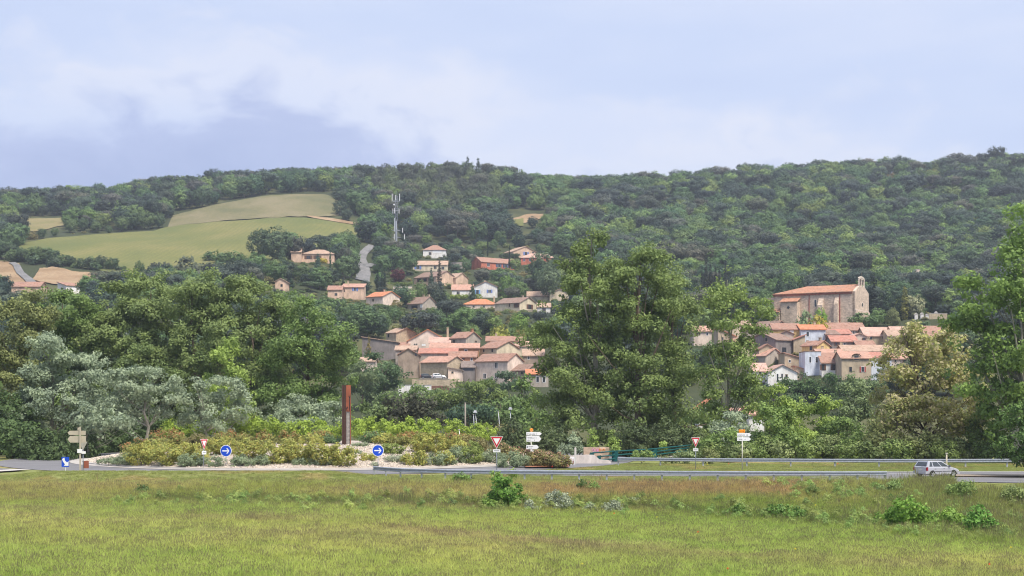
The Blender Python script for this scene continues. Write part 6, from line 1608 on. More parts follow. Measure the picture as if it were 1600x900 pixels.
ISL = [('Y', 690, 726, 36, 22, 'lowest beside the eastern cushions'), ('O', 650, 696, 46, 22, 'behind the largest eastern yellow shrub'), ('Y', 600, 700, 34, 22, 'between the column and the feathery shrub'), ('O', 715, 698, 50, 26, 'at the back of the eastern mound'), ('G', 700, 727, 30, 12, 'at the kerb below the eastern yellow shrubs'), ('Y', 310, 724, 40, 30, 'between the pale-headed cushion and the triangle'), ('Y', 240, 718, 46, 34, 'filling the western tip'), ('Y', 575, 722, 26, 14, 'low on the open gravel by the column'), ('G', 170, 728, 38, 13, 'at the western tip of the roundabout'), ('G', 197, 727, 40, 19, 'below the orange-tipped shrub at the western tip'), ('S', 256, 728, 22, 17, 'between two yellow-flowered shrubs'),
       ('G', 300, 727, 44, 20, 'with pale flower heads left of the edge-on triangle'), ('G', 337, 727, 34, 15, 'between the triangle and the round blue sign'), ('G', 379, 727, 44, 15, 'just right of the western round sign'),
       ('G', 408, 727, 26, 16, 'set into the yellow shrubs'), ('G', 474, 727, 38, 12, 'under the yellow shrubs west of the column'), ('G', 508, 727, 34, 13, 'the last one before the open gravel'),
       ('Y', 222, 726, 52, 32, 'lowest at the western tip'), ('Y', 262, 726, 48, 36, 'behind the small silvery shrub'), ('Y', 288, 720, 44, 30, 'behind the pale-headed cushion'), ('Y', 345, 716, 56, 36, 'behind the edge-on triangle'),
       ('Y', 388, 722, 44, 38, 'right behind the western round sign'), ('Y', 425, 726, 42, 42, 'left of three in a close row'), ('Y', 458, 726, 46, 44, 'middle of three in a close row'), ('Y', 498, 727, 52, 40, 'right of three in a close row'), ('Y', 534, 727, 44, 36, 'at the gravel edge below the steel column'),
       ('O', 212, 712, 44, 26, 'at the western tip'), ('O', 262, 704, 62, 34, 'largest on the western mound'), ('B', 310, 706, 44, 30, 'beside the largest orange-tipped shrub'), ('O', 362, 702, 56, 30, 'above the western round sign'), ('O', 405, 704, 46, 30, 'on the crest west of the column'),
       ('B', 395, 708, 24, 18, 'tucked below the crest'), ('O', 450, 702, 46, 28, 'behind the close row of yellow shrubs'), ('Y', 482, 702, 46, 24, 'behind the close row near the column'), ('D', 515, 700, 40, 20, 'directly left of the steel column'), ('O', 500, 690, 40, 16, 'behind the dark shrub by the column'),
       ('D', 584, 697, 46, 22, 'right of the steel column'), ('E', 612, 714, 38, 22, 'beside the eastern round sign'), ('O', 628, 700, 40, 24, 'on the crest east of the column'), ('Y', 668, 710, 62, 36, 'largest on the eastern mound'), ('Y', 706, 712, 46, 30, 'next to the largest eastern one'), ('Y', 648, 724, 38, 24, 'low in the eastern gravel'),
       ('G', 682, 722, 40, 16, 'low between the eastern yellow shrubs'), ('G', 718, 718, 44, 20, 'beside the feathery shrub'), ('E', 738, 718, 32, 32, 'in front of the dry brownish bush'), ('B', 742, 706, 44, 24, 'at the eastern end of the mound'), ('G', 766, 723, 42, 21, 'left of the eastern triangle'), ('G', 802, 726, 52, 20, 'right of the eastern triangle'),
       ('G', 560, 705, 30, 10, 'on the gravel right below the column'), ('G', 553, 716, 20, 10, 'small one on the open gravel'), ('S', 586, 729, 10, 6, 'tiny one near the eastern round sign'), ('S', 618, 722, 38, 12, 'flat one near the eastern round sign'), ('S', 662, 727, 30, 14, 'at the foot of the low yellow shrub'),
       ('R', 782, 710, 36, 20, 'behind the eastern triangle'), ('R', 812, 718, 46, 21, 'with the palest flowers'), ('R', 838, 724, 42, 20, 'under the three-board direction sign'), ('R', 858, 728, 36, 21, 'before the meter cabinet'), ('R', 876, 730, 30, 22, 'beside the bottle panel'), ('B', 846, 720, 24, 16, 'among the rose bushes')]
for (kd, px, Yb, w, h, where) in ISL:
    nm, what, tint, t2, fl, ft, cl, lf = KINDS[kd]
    D = 124.5 + (729 - Yb) * 0.62 if px < 800 else 127 + (729 - Yb) * .4
    x = (px - 800) / F * D; D = max(D, IC[1] - math.sqrt(max(0.1, (IR - .9) ** 2 - min((x - IC[0]) ** 2, (IR - 1.5) ** 2)))) if px < 770 else D
    zb = float(mound_z(x, D)) if math.hypot(x - IC[0], D - IC[1]) < IR else 0.05
    hh = max(4, Yb - h * .5)
    pz = CH + (HZ - Yb) / F * D                       # keep the drawn size, stand it on the mound
    k = D / F
    Ybase = HZ - (zb - CH) / k
    top = Yb - h; H2 = max(5.0, Ybase - top)
    blobs = [(px, Ybase - H2 * .5, w * .42, H2 * .46), (px - w * .22, Ybase - H2 * .36, w * .3, H2 * .36), (px + w * .24, Ybase - H2 * .38, w * .28, H2 * .36)]
    NEAR.extend([(*b, D) for b in blobs])
    fl_tag = {'O': ORB}.get(kd)
    tree(nm, what + ' ' + where, 'shrub', px, D, blobs, tint, clump=cl, leaf=lf, cover=1.0, trunk=.03, tint2=t2, flower=fl, ftop=ft, group='shrubs planted on the roundabout', base=zb, crown='foliage', stem='stem', twigs=2, inner=.15, ragged=.2, deep=.8)
VP = list(range(262, 400, 27)) + list(range(404, 770, 21)); VW = [v for v in VP if v < 540][::-1]; VE = [v for v in VP if v >= 540]
for i, px in enumerate(VP):
    jx = px + rnd.uniform(-5, 5); D = 166 + rnd.uniform(-3, 4); top = (656 if px < 400 else 655) + rnd.uniform(-4, 6) + (8 if px > 700 else 0)
    lab = ORD[VW.index(px)] + ' yellow-green vine west of the steel column' if px < 540 else ORD[VE.index(px)] + ' yellow-green vine east of the steel column'
    BT('grape_vine', lab, jx, D, [(jx, (top + 700) / 2 - 6, 12, (700 - top) * .36), (jx + 6, top + 12, 9, 10)], VINE, cat='vine', clump=.5, leaf=.24, trunk=.05, group='vines west of the column' if px < 540 else 'vines east of the column', base=float(TZ((jx - 800) / F * D, D)), crown='foliage', stem='stem')

# ------------------------------------------------------------------ bushes on the bank and in the meadow
GM = 'bushes along the meadow edge'
for (label, px, Yb, w, h, D, tint, lf) in [
    ('bushy green young elm on the bank below the guard rail', 790, 796, 54, 54, 91, (0.085, 0.145, 0.035), .2), ('low green tangle at the foot of the young elm', 764, 799, 34, 20, 90, (0.11, 0.155, 0.045), .17),
    ('largest silvery grey bush at the meadow edge', 873, 800, 44, 34, 89, (0.20, 0.205, 0.175), .13), ('small silvery bush left of the largest silvery one', 831, 802, 18, 22, 89, (0.19, 0.195, 0.165), .12),
    ('low silvery bush right of the largest silvery one', 926, 802, 20, 18, 89, (0.185, 0.19, 0.16), .12), ('silvery bush farthest along the meadow edge', 956, 803, 28, 22, 89, (0.19, 0.195, 0.165), .12),
    ('silver-tipped plant high on the dry bank', 990, 790, 20, 14, 94, (0.22, 0.24, 0.17), .12), ('dark green sprig on the dry bank', 909, 765, 12, 13, 103, (0.06, 0.11, 0.035), .14), ('grassy green clump beside the dark sprig on the dry bank', 928, 767, 22, 11, 102, (0.11, 0.15, 0.05), .13),
    ('green weed clump growing up at the guard rail', 720, 756, 26, 17, 108, (0.10, 0.15, 0.045), .16), ('low green shoot by the guard rail near the triangle', 777, 754, 22, 16, 107, (0.12, 0.165, 0.05), .16), ('yellow-green shoot hiding the rail right of the triangle', 800, 748, 14, 16, 108, (0.14, 0.18, 0.05), .16),
    ('small dark bush alone in the western meadow', 222, 772, 18, 13, 97, (0.085, 0.115, 0.045), .15), ('low dark bush beside the path in the middle meadow', 704, 793, 18, 11, 90, (0.08, 0.12, 0.05), .15),
    ('tallest lime-green thicket on the eastern bank', 1420, 830, 70, 54, 84, (0.12, 0.19, 0.04), .19), ('lime-green thicket at the east end of the bank', 1532, 838, 44, 46, 82, (0.09, 0.165, 0.04), .19),
    ('low lime-green thicket between the two taller ones', 1478, 832, 66, 38, 82, (0.135, 0.195, 0.045), .18), ('lime-green sprout west of the tallest thicket', 1382, 826, 34, 24, 85, (0.12, 0.18, 0.045), .17), ('tangled green bramble in the middle of the bank', 1226, 812, 60, 22, 88, (0.085, 0.135, 0.04), .17),
    ('second green bramble west of the tangled one', 1150, 806, 44, 16, 89, (0.10, 0.145, 0.045), .16), ('single dark shrub at the top of the eastern bank', 1392, 788, 16, 14, 97, (0.07, 0.125, 0.045), .16), ('feathery pale green shrub below the silver car', 1500, 782, 44, 34, 96, (0.15, 0.19, 0.07), .13),
    ('pale green fennel-like shrub at the back of the silver car', 1390, 772, 44, 22, 100, (0.14, 0.18, 0.075), .13), ('pale grassy shrub at the far east of the bank', 1585, 790, 40, 34, 94, (0.16, 0.18, 0.08), .13)]:
    # stand on the ground where its base row is seen
    ds = np.arange(70, 112, .25); xs = (px - 800) / F * ds; yy = HZ - (TZ(xs, ds) - CH) / ds * F; D = float(ds[np.argmin(np.abs(yy - Yb))])
    BT('meadow_bush', label, px, D, [(px, Yb - h * .55, w * .36, h * .45), (px - w * .27, Yb - h * .35, w * .24, h * .36), (px + w * .28, Yb - h * .38, w * .24, h * .38)], tint, cat='bush', clump=.3, leaf=lf, cover=1.0, trunk=.03, group=GM, crown='foliage', stem='stem', twigs=3, inner=.2)

# ------------------------------------------------------------------ trees of the hills
def proto_tree(kind, seed, leaf, clump):
    rng = np.random.default_rng(seed)
    if kind == 'oak':
        E = [(0, 0, 4.6, 3.1, 3.1, 3.4)]
        for i in range(3):
            a = rng.uniform(0, 6.28); r_ = rng.uniform(1.2, 1.9); E.append((1.9 * math.cos(a), 1.9 * math.sin(a), rng.uniform(3.2, 6.4), r_, r_, r_))
    elif kind == 'pine':
        E = [(0, 0, 7.0, 3.4, 3.4, 1.5)]
        for i in range(4):
            a = i * 1.57 + rng.uniform(-.5, .5); E.append((2.3 * math.cos(a), 2.3 * math.sin(a), rng.uniform(5.4, 7.2), 1.7, 1.7, 1.0))
    elif kind == 'cypress':
        E = [(0, 0, 1.8 + 1.25 * i, r, r, 1.3) for i, r in enumerate((.6, .72, .70, .62, .5, .36, .2))]
    elif kind == 'fir':
        E = [(0, 0, 1.5 + 1.3 * i, r, r, .9) for i, r in enumerate((2.2, 2.0, 1.7, 1.35, 1.0, .65, .35))]
    else:
        E = [(0, 0, .9, 1.3, 1.3, 1.0), (.9, .2, .7, .9, .9, .7), (-.8, .3, .8, 1.0, .9, .7)]
    c = leaf_mesh(kind + '_crown', rng, E, clump, leaf, .95, inner=.06, ragged=.2, flat=.8, orient=1.3, mass=0)
    t = limb_mesh(kind + '_trunk', rng, (0, 0, -2.5), E[:3], .2 if kind != 'scrub' else .07, BARK, 1, 5)
    return c, t


PR = {}
for kind, n, lf, cl in (('oak', 6, .46, .7), ('pine', 3, .46, .75), ('cypress', 2, .26, .3), ('fir', 2, .4, .6), ('scrub', 3, .4, .5)):
    PR[kind] = [proto_tree(kind, 900 + i * 7 + len(kind), lf, cl) for i in range(n)]
HGT = dict(oak=8.1, pine=8.6, cypress=10.5, fir=10.6, scrub=2.0); WID = dict(oak=3.6, pine=4.2, cypress=1.0, fir=2.1, scrub=1.8)
NOTREE = [[(18, 398), (40, 376), (80, 369), (150, 364), (240, 358), (258, 346), (270, 336), (300, 328), (350, 316), (420, 303), (532, 301), (536, 332), (562, 343), (585, 352), (585, 372), (545, 384), (490, 394), (450, 396), (395, 430), (380, 444), (60, 444), (45, 415)],
          [(40, 414), (175, 414), (190, 462), (30, 462)], [(-30, 402), (48, 402), (60, 460), (-30, 460)], [(20, 340), (108, 338), (108, 372), (20, 372)], [(793, 330), (860, 330), (860, 368), (793, 368)], [(556, 380), (590, 380), (585, 455), (555, 455)], [(1425, 415), (1440, 415), (1440, 450), (1425, 450)],
          [(604, 352), (634, 352), (634, 398), (604, 398)]]
OCC = np.zeros((225, 400), bool)


def occ_ellipse(px, Y, rx, ry, mark=True, f=1.0):
    x0, x1 = int(max(0, (px - rx) / 4)), int(min(399, (px + rx) / 4)); y0, y1 = int(max(0, (Y - ry) / 4)), int(min(224, (Y + ry) / 4))
    if x1 < x0 or y1 < y0: return 0.0
    yy, xx = np.mgrid[y0:y1 + 1, x0:x1 + 1]; e = (((xx * 4 + 2 - px) / max(rx, 3)) ** 2 + ((yy * 4 + 2 - Y) / max(ry, 3)) ** 2) <= f
    if not e.any(): e[...] = True
    sub = OCC[y0:y1 + 1, x0:x1 + 1]; vis = 1 - sub[e].mean()
    if mark: sub |= e
    return vis


for (px, Y, rx, ry, D) in NEAR: occ_ellipse(px, Y, rx * .95, ry * .95)
rngT = np.random.default_rng(77)
SPECIAL = []     # hand placed: (kind, px, Ybase, height m, tint, label, width factor)
def SP(kind, px, Yb, h, tint, label, wf=1.0, D=None, group=None): SPECIAL.append((kind, px, Yb, h, tint, label, wf, D, group))


CY = (0.020, 0.030, 0.022); BLG = (0.045, 0.065, 0.05)
SP('cypress', 536.5, 466, 9.5, CY, 'lone cypress in front of the blue-shuttered peach house', 1.25, 596)
for px, h, l in ((590, 10.5, 'first cypress of the trio by the lane'), (596.5, 9, 'middle cypress of the trio by the lane'), (601, 10.5, 'last cypress of the trio by the lane')): SP('cypress', px, 456, h, CY, l, 1.0, 622)
SP('cypress', 686.5, 444, 12, (0.045, 0.038, 0.03), 'tall dark cypress beside the verandah house', 1.3, 655)
SP('fir', 674, 449, 9.5, BLG, 'dark fir in front of the verandah house', .9, 648)
SP('oak', 622, 444, 7.6, (0.075, 0.022, 0.03), 'dark red plum tree beside the hillside lane', 1.1, 655)
SP('oak', 630, 425, 11.5, (0.075, 0.11, 0.055), 'broad green walnut tree above the red plum tree', 1.35, 680)
SP('oak', 658, 300 + 460 - 300, 6, (0.09, 0.12, 0.05), 'rounded bush by the hillside street lamp', 1.0, 600)
SP('fir', 738, 466, 7.5, (0.06, 0.085, 0.055), 'conical fir before the blue-shuttered gabled house', 1.1, 625)
SP('cypress', 762, 388, 9, CY, 'lone cypress above the salmon-red house', .9, 760)
SP('cypress', 796, 404, 8, CY, 'small cypress beside the peach gabled house', 1.0, 722)
SP('cypress', 516, 412, 7.5, (0.03, 0.06, 0.03), 'small cypress against the peach villa', 1.0, 642)
for i, (px, h) in enumerate(((848, 14), (854, 15), (859, 13), (838, 11), (843, 12))): SP('cypress', px, 305 + (i % 2) * 2, h + 2, (0.024, 0.03, 0.026), 'dark cypress in the clump on the skyline gap', 2.6, 1035, 'cypresses on the skyline')
SP('oak', 881, 306, 12, (0.075, 0.10, 0.045), 'lone round tree right of the skyline cypress clump', 1.1, 1000)
for i, (px, h) in enumerate(((730, 14), (747, 13))): SP('fir', px, 272, h, (0.04, 0.055, 0.042), ('layered fir first on the skyline crest', 'layered fir second on the skyline crest')[i], 1.3, 1050)
SP('pine', 1557, 260, 16, (0.035, 0.042, 0.036), 'great umbrella pine topping the eastern skyline', 1.0, 1120)
SP('oak', 430, 405, 15, (0.06, 0.08, 0.05), 'great dark tree standing against the green field', 1.2, 650)
SP('oak', 405, 400, 12.5, (0.055, 0.075, 0.045), 'dark tree left of the great dark tree by the field', 1.1, 655)
SP('oak', 460, 402, 10, (0.05, 0.05, 0.045), 'brownish dark tree beside the great dark tree', 1.1, 662)
SP('oak', 505, 390, 5.5, (0.055, 0.075, 0.045), 'dark oak behind the roof of the peach villa', 1.2, 690)
SP('oak', 552, 392, 8, (0.065, 0.095, 0.045), 'tall green tree where field meets lane', .9, 685)
SP('oak', 540, 412, 8, (0.06, 0.062, 0.055), 'grey-brown tree right of the peach villa', 1.0, 655)
SP('oak', 549, 428, 9, (0.04, 0.055, 0.035), 'dark holm oak at the bend of the lane', 1.1, 640)
SP('oak', 540, 432, 9.5, (0.09, 0.12, 0.065), 'pale green tree below the peach villa', 1.2, 632)
SP('fir', 497, 420, 7.5, (0.05, 0.075, 0.06), 'blue-green cone tree below the peach villa', 1.3, 630)
SP('fir', 441, 410, 9, (0.06, 0.085, 0.055), 'pointed tree below the villa side wing', 1.1, 640)
SP('pine', 485, 472, 8.5, (0.075, 0.10, 0.06), 'umbrella pine with a wide flat crown above the poplars', 1.3, 575)
SP('oak', 417, 452, 5.5, (0.14, 0.12, 0.055), 'round rusty-brown tree by the half-hidden peach house', 1.2, 585)
SP('fir', 455, 462, 8, (0.035, 0.055, 0.04), 'dark slim fir beside the half-hidden peach house', .9, 580)
SP('oak', 218, 425, 5.0, (0.06, 0.085, 0.04), 'lone bush at the lower edge of the green field', 1.0, 600)
SP('scrub', 295, 425, 6.0, (0.07, 0.075, 0.055), 'grey bush rising above the highest poplar', 1.6, 600)
for i in range(26):
    px = -6 + i * 7.9 + rnd.uniform(-3, 3); Yb = np.interp(px, [0, 60, 100, 190], [404, 413, 417, 425]) + rnd.uniform(-1.5, 2)
    h = np.interp(px, [-6, 15, 45, 62, 90, 140, 165, 195], [9, 10, 6, 9, 6.5, 5, 6, 3]) * rnd.uniform(.65, 1.15)
    SP('oak' if i % 4 else 'scrub', px, Yb, h if i % 4 else h * .6, ((0.05, 0.066, 0.045), (0.075, 0.10, 0.05), (0.06, 0.085, 0.05))[i % 3], ('blackish', 'light green', 'dark green')[i % 3] + (' tree, ' if i % 4 else ' bush, ') + (ORD + ['twenty-' + o for o in ORD])[i] + ' from the west in the hedgerow under the green field', rnd.uniform(.9, 1.3), None, 'hedgerow below the green field')
for i, (px, Yb, h) in enumerate(((335, 408, 5), (352, 411, 5), (368, 410, 5))): SP('scrub', px, Yb, h, (0.07, 0.10, 0.045), 'low green thicket at the field edge beside the dark trees', 1.2, None, 'thickets at the field edge')
for i, (px, Yb, h, w) in enumerate(((190, 362, 9, 1.1), (208, 360, 11.5, 1.2), (228, 359, 11, 1.2), (248, 357, 9, 1.0), (110, 364, 8, 1.1), (130, 362, 8, 1.0), (150, 364, 7, 1.0), (65, 373, 6, 1.0), (85, 370, 5, 1.0), (170, 366, 5, 1.0))):
    SP('oak', px, Yb, h, (0.058, 0.082, 0.046) if i % 2 else (0.085, 0.11, 0.055), ORD[sorted((190, 208, 228, 248, 110, 130, 150, 65, 85, 170)).index(px)] + ' tree from the west in the copse above the green field', w, None, 'copse above the green field')
for px, Yb, h, w in ((1219, 452, 13, 1.3), (1252, 446, 11, 1.2), (1238, 448, 9, 1.2)): SP('fir' if px != 1238 else 'oak', px, Yb + 28, h, (0.04, 0.06, 0.042), 'dark evergreen rising behind the church apse', w, 492, 'evergreens behind the church')
for px, h, l in ((1326, 14, 'cypress behind the church roof'), (1343, 15.5, 'cypress just left of the bell gable'), (1364, 17.5, 'tall cypress just right of the bell gable')): SP('cypress', px, 500, h, (0.022, 0.03, 0.026), 'dark ' + l, 1.7, 492)
SP('cypress', 1385, 498, 11, (0.035, 0.052, 0.036), 'dark cypress right of the church facade', 1.8, 470)
SP('oak', 1408, 500, 11, (0.042, 0.06, 0.045), 'large blackish tree between church and cemetery', 1.1, 475)
SP('cypress', 1414, 500, 12, (0.15, 0.14, 0.045), 'golden conifer beside the blackish tree at the cemetery', 1.5, 470)
SP('oak', 1429, 500, 8.5, (0.20, 0.19, 0.135), 'grey-white leafless-looking tree at the cemetery', 1.0, 472)
SP('oak', 1282, 504, 4.6, (0.13, 0.20, 0.04), 'bright green bush against the church wall', 1.0, 436)
SP('scrub', 1276, 507, 2.6, (0.24, 0.19, 0.045), 'yellow-flowering bush under the church wall', 1.6, 428)
SP('scrub', 1258, 505, 3.6, (0.12, 0.15, 0.085), 'grey-green bush below the side chapel', 1.2, 432)
SP('oak', 1372, 504, 4.6, (0.10, 0.14, 0.06), 'soft green bush below the church facade', 1.3, 440)
SP('scrub', 1345, 505, 3.2, (0.07, 0.10, 0.045), 'dark hedge-like bush at the foot of the facade', 1.8, 440)
SP('oak', 1395, 503, 4.4, (0.13, 0.135, 0.07), 'yellow-green bush east of the facade bush', 1.2, 440)
for px, Yb, h, l in ((531, 337, 9, 'dark oak at the corner of the dry pasture'), (534, 322, 10, 'dark oak halfway up the end of the dry pasture'), (527, 312, 8, 'dark oak at the top corner of the dry pasture'), (541, 345, 7, 'lighter oak just below the corner of the dry pasture')): SP('oak', px, Yb, h, (0.05, 0.066, 0.048), l, 1.2)
for px, Yb, h, D_, l in ((1084, 585, 8, 392, 'dark tree on the slope between the two tall poplars'), (1106, 572, 7, 398, 'smaller tree on the slope behind the slender poplar'), (1122, 590, 8.5, 388, 'tree at the foot of the slope behind the slender poplar'), (1066, 612, 9, 378, 'tree at the valley edge behind the broad poplar'), (1048, 590, 8, 390, 'tree hidden behind the flank of the broad poplar'), (1396, 628, 9, 352, 'green tree below the pinkish house by the robinia'), (1428, 622, 10, 350, 'green tree behind the left half of the robinia'), (1462, 618, 10, 350, 'green tree behind the middle of the robinia'), (1496, 622, 11, 348, 'green tree between robinia and edge poplar'), (1478, 575, 8, 385, 'dark tree on the slope behind the robinia'), (1500, 560, 9, 395, 'dark tree beside the long tan house')): SP('oak', px, Yb, h, ((0.075, 0.105, 0.05), (0.055, 0.078, 0.045))[px % 4 < 2], l, 1.25, D_)
SP('scrub', 503, 413, 3.0, (0.26, 0.20, 0.04), 'yellow broom bush in front of the peach villa', 1.2)
SP('oak', 832, 357, 7.5, (0.035, 0.05, 0.042), 'dark round tree standing in the hillside clearing', 1.1)
for i, (px, h) in enumerate(((1103, 15), (1110, 13), (1118, 12), (1134, 15), (1097, 11), (1124, 11))): SP('cypress', px, 458, h, (0.03, 0.036, 0.032), 'slim dark cypress in the row behind the slender poplar', 1.0, 590, 'cypress row behind the slender poplar')
for i, (px, Yb, h, t) in enumerate(((560, 520, 10, (0.07, 0.10, 0.05)), (575, 527, 9, (0.065, 0.095, 0.05)), (590, 520, 7, (0.05, 0.07, 0.05)))): SP('oak', px, Yb, h, t, ('big leafy tree behind the low grey outbuilding', 'leafy tree left of the ochre barn', 'dark tree above the roof of the ochre barn')[i], 1.3, 470)
SP('fir', 576, 548, 4.5, (0.16, 0.12, 0.05), 'golden palm-like tree beside the grey outbuilding wall', 1.4, 400)
SP('oak', 815, 532, 4.2, (0.17, 0.14, 0.05), 'golden-brown round tree near the yellowish house', 1.1, 455)
SP('oak', 812, 518, 6.5, (0.12, 0.17, 0.045), 'bright green tree above the yellowish house', 1.2, 480)
SP('scrub', 783, 522, 3.5, (0.20, 0.19, 0.05), 'yellow bush above the yellowish house roof', 1.2, 470)
SP('oak', 849, 425, 9.5, (0.062, 0.085, 0.05), 'wide dark pine below the red-shuttered house', 1.7, 640)
SP('oak', 860, 448, 9, (0.085, 0.105, 0.065), 'feathery grey-green tree beside the tall poplar', 1.5, 615)
SP('oak', 792, 455, 7.5, (0.10, 0.145, 0.05), 'fresh green tree below the salmon-red house', 1.1, 615)

for i in range(62):
    px = 8 + i * 25.8 + rnd.uniform(-9, 9); D_ = 1058 if px < 930 else 1142
    if 862 < px < 876: continue
    g_ = HZ - (float(tz_base((px - 800) / F * D_, D_)) - CH) / D_ * F; dk = i % 3
    SP('oak' if i % 5 else 'pine', px, g_, rnd.uniform(9.5, 15), ((0.05, 0.062, 0.045), (0.075, 0.10, 0.048), (0.10, 0.125, 0.052))[dk],
       ('dark', 'mid green', 'lighter green')[dk] + ' crown standing up on the wooded skyline ' + ('above the fields' if px < 560 else 'above the hillside houses' if px < 930 else 'above the church hill'), rnd.uniform(.9, 1.4), D_, 'trees along the skyline')

for (kind, px, Yb, h, tint, label, wf, D, group) in SPECIAL:
    D_ = D or ground_at(px, Yb, 380); k_ = D_ / F; hw_ = WID[kind] * h / HGT[kind] * wf / k_ * .6
    if D_ < 900: CLEAR.append((px - hw_, px + hw_, Yb - h / k_, Yb, D_))
CLR = np.array(CLEAR)


def seat(px, Yb, D):
    if D is None: D = ground_at(px, Yb, 380)
    x = (px - 800) / F * D
    return x, D, float(TZ(x, D))


COUNT = {}


def plant(kind, var, x, y, z, s, wf, tint, label, group, rz):
    c, t = PR[kind][var % len(PR[kind])]; nm = {'oak': 'oak_tree', 'pine': 'pine_tree', 'cypress': 'cypress_tree', 'fir': 'conifer_tree', 'scrub': 'scrub_bush'}[kind]
    COUNT[nm] = COUNT.get(nm, 0) + 1
    rt = thing(nm, label, 'bush' if kind == 'scrub' else 'tree', (x, y, z - .15), rz, group); rt.scale = (s * wf, s * wf, s)
    o = put('crown' if kind != 'scrub' else 'foliage', c, rt); o['tint'] = list(tint); o['tint2'] = list(tint)
    put('trunk' if kind != 'scrub' else 'stem', t, rt)


for (kind, px, Yb, h, tint, label, wf, D, group) in SPECIAL:
    x, y, z = seat(px, Yb, D); s = h / HGT[kind]
    if D is not None:                          # the drawn base row wins: stand on the ground, grow to the drawn top
        ztop = CH + (HZ - Yb) / F * D + h; s = max(.3, (ztop - z)) / HGT[kind] if ztop - z > .4 * h else s
        wf = wf * (h / HGT[kind]) / s
    plant(kind, len(SPECIAL) + int(px), x, y, z, s, wf, tint, label, group, rngT.uniform(0, 6.28))
    k = y / F; occ_ellipse(px, HZ - (z + s * HGT[kind] * .5 - CH) / k, WID[kind] * s * wf / k * .8, s * HGT[kind] * .45 / k)

PAL = {'oak': [(0.036, 0.050, 0.042), (0.050, 0.078, 0.048), (0.072, 0.106, 0.052), (0.092, 0.130, 0.058), (0.122, 0.152, 0.058)],
       'pine': [(0.040, 0.050, 0.048), (0.058, 0.072, 0.062), (0.084, 0.082, 0.074)], 'scrub': [(0.11, 0.125, 0.055), (0.14, 0.12, 0.06), (0.08, 0.10, 0.045)]}
WORDS = {'oak': ['blackish', 'dark green', 'mid green', 'fresh green', 'light green'], 'pine': ['blackish', 'grey-green', 'brownish grey'], 'scrub': ['olive', 'rusty', 'green']}


LMK = [(490, 398, 'the peach villa'), (550, 455, 'the blue-shuttered peach house'), (596, 440, 'the trio of cypresses'), (600, 466, 'the bright orange-roofed house'), (658, 474, 'the dark brown roof'), (676, 394, 'the two-storey white house'), (670, 416, 'the long cream bungalow'),
       (680, 436, 'the verandah house'), (714, 436, 'the small peach house'), (622, 432, 'the red plum tree'), (757, 454, 'the blue-shuttered gabled house'), (775, 411, 'the salmon-red house'), (820, 393, 'the peach gabled house'), (840, 405, 'the red-shuttered house'), (750, 475, 'the low orange roof'),
       (806, 476, 'the white gable end'), (842, 462, 'the stepped tan roofs'), (620, 345, 'the telecom mast'), (625, 525, 'the ochre barn'), (680, 528, 'the wide white gable'), (725, 530, 'the brick chimney'), (790, 532, 'the yellowish house'), (430, 380, 'the great dark tree'), (300, 390, 'the green field'),
       (120, 430, 'the bare field'), (95, 450, 'the white hillside house'), (1280, 470, 'the church nave'), (1354, 450, 'the bell gable'), (1226, 480, 'the church apse'), (1434, 428, 'the white water tower'), (1455, 492, 'the cemetery'), (1115, 440, 'the cypress row'), (485, 450, 'the umbrella pine'), (568, 412, 'the lane'), (828, 343, 'the clearing'), (60, 350, 'the vineyard'), (400, 322, 'the dry pasture'), (925, 365, 'the tallest poplar'), (1585, 330, 'the huge edge poplar'), (1460, 520, 'the flowering robinia')]
USED = set()


def place_label(base, px, Y):
    c = sorted(LMK, key=lambda l: math.hypot(l[0] - px, l[1] - Y))[:5]
    for far in ('', 'some way '):
        for (lx, ly, ln) in c:
            dx, dy = px - lx, Y - ly; d = math.hypot(dx, dy)
            if (d > 60) != (far != '') or d > 170: continue
            v = 'above' if dy < 0 else 'below'; h = 'left of' if dx < 0 else 'right of'
            w = v if abs(dy) > 1.7 * abs(dx) else h if abs(dx) > 1.7 * abs(dy) else v + ' and ' + h
            s = base + ' ' + far + w + ' ' + ln
            if s not in USED: USED.add(s); return s
    return None


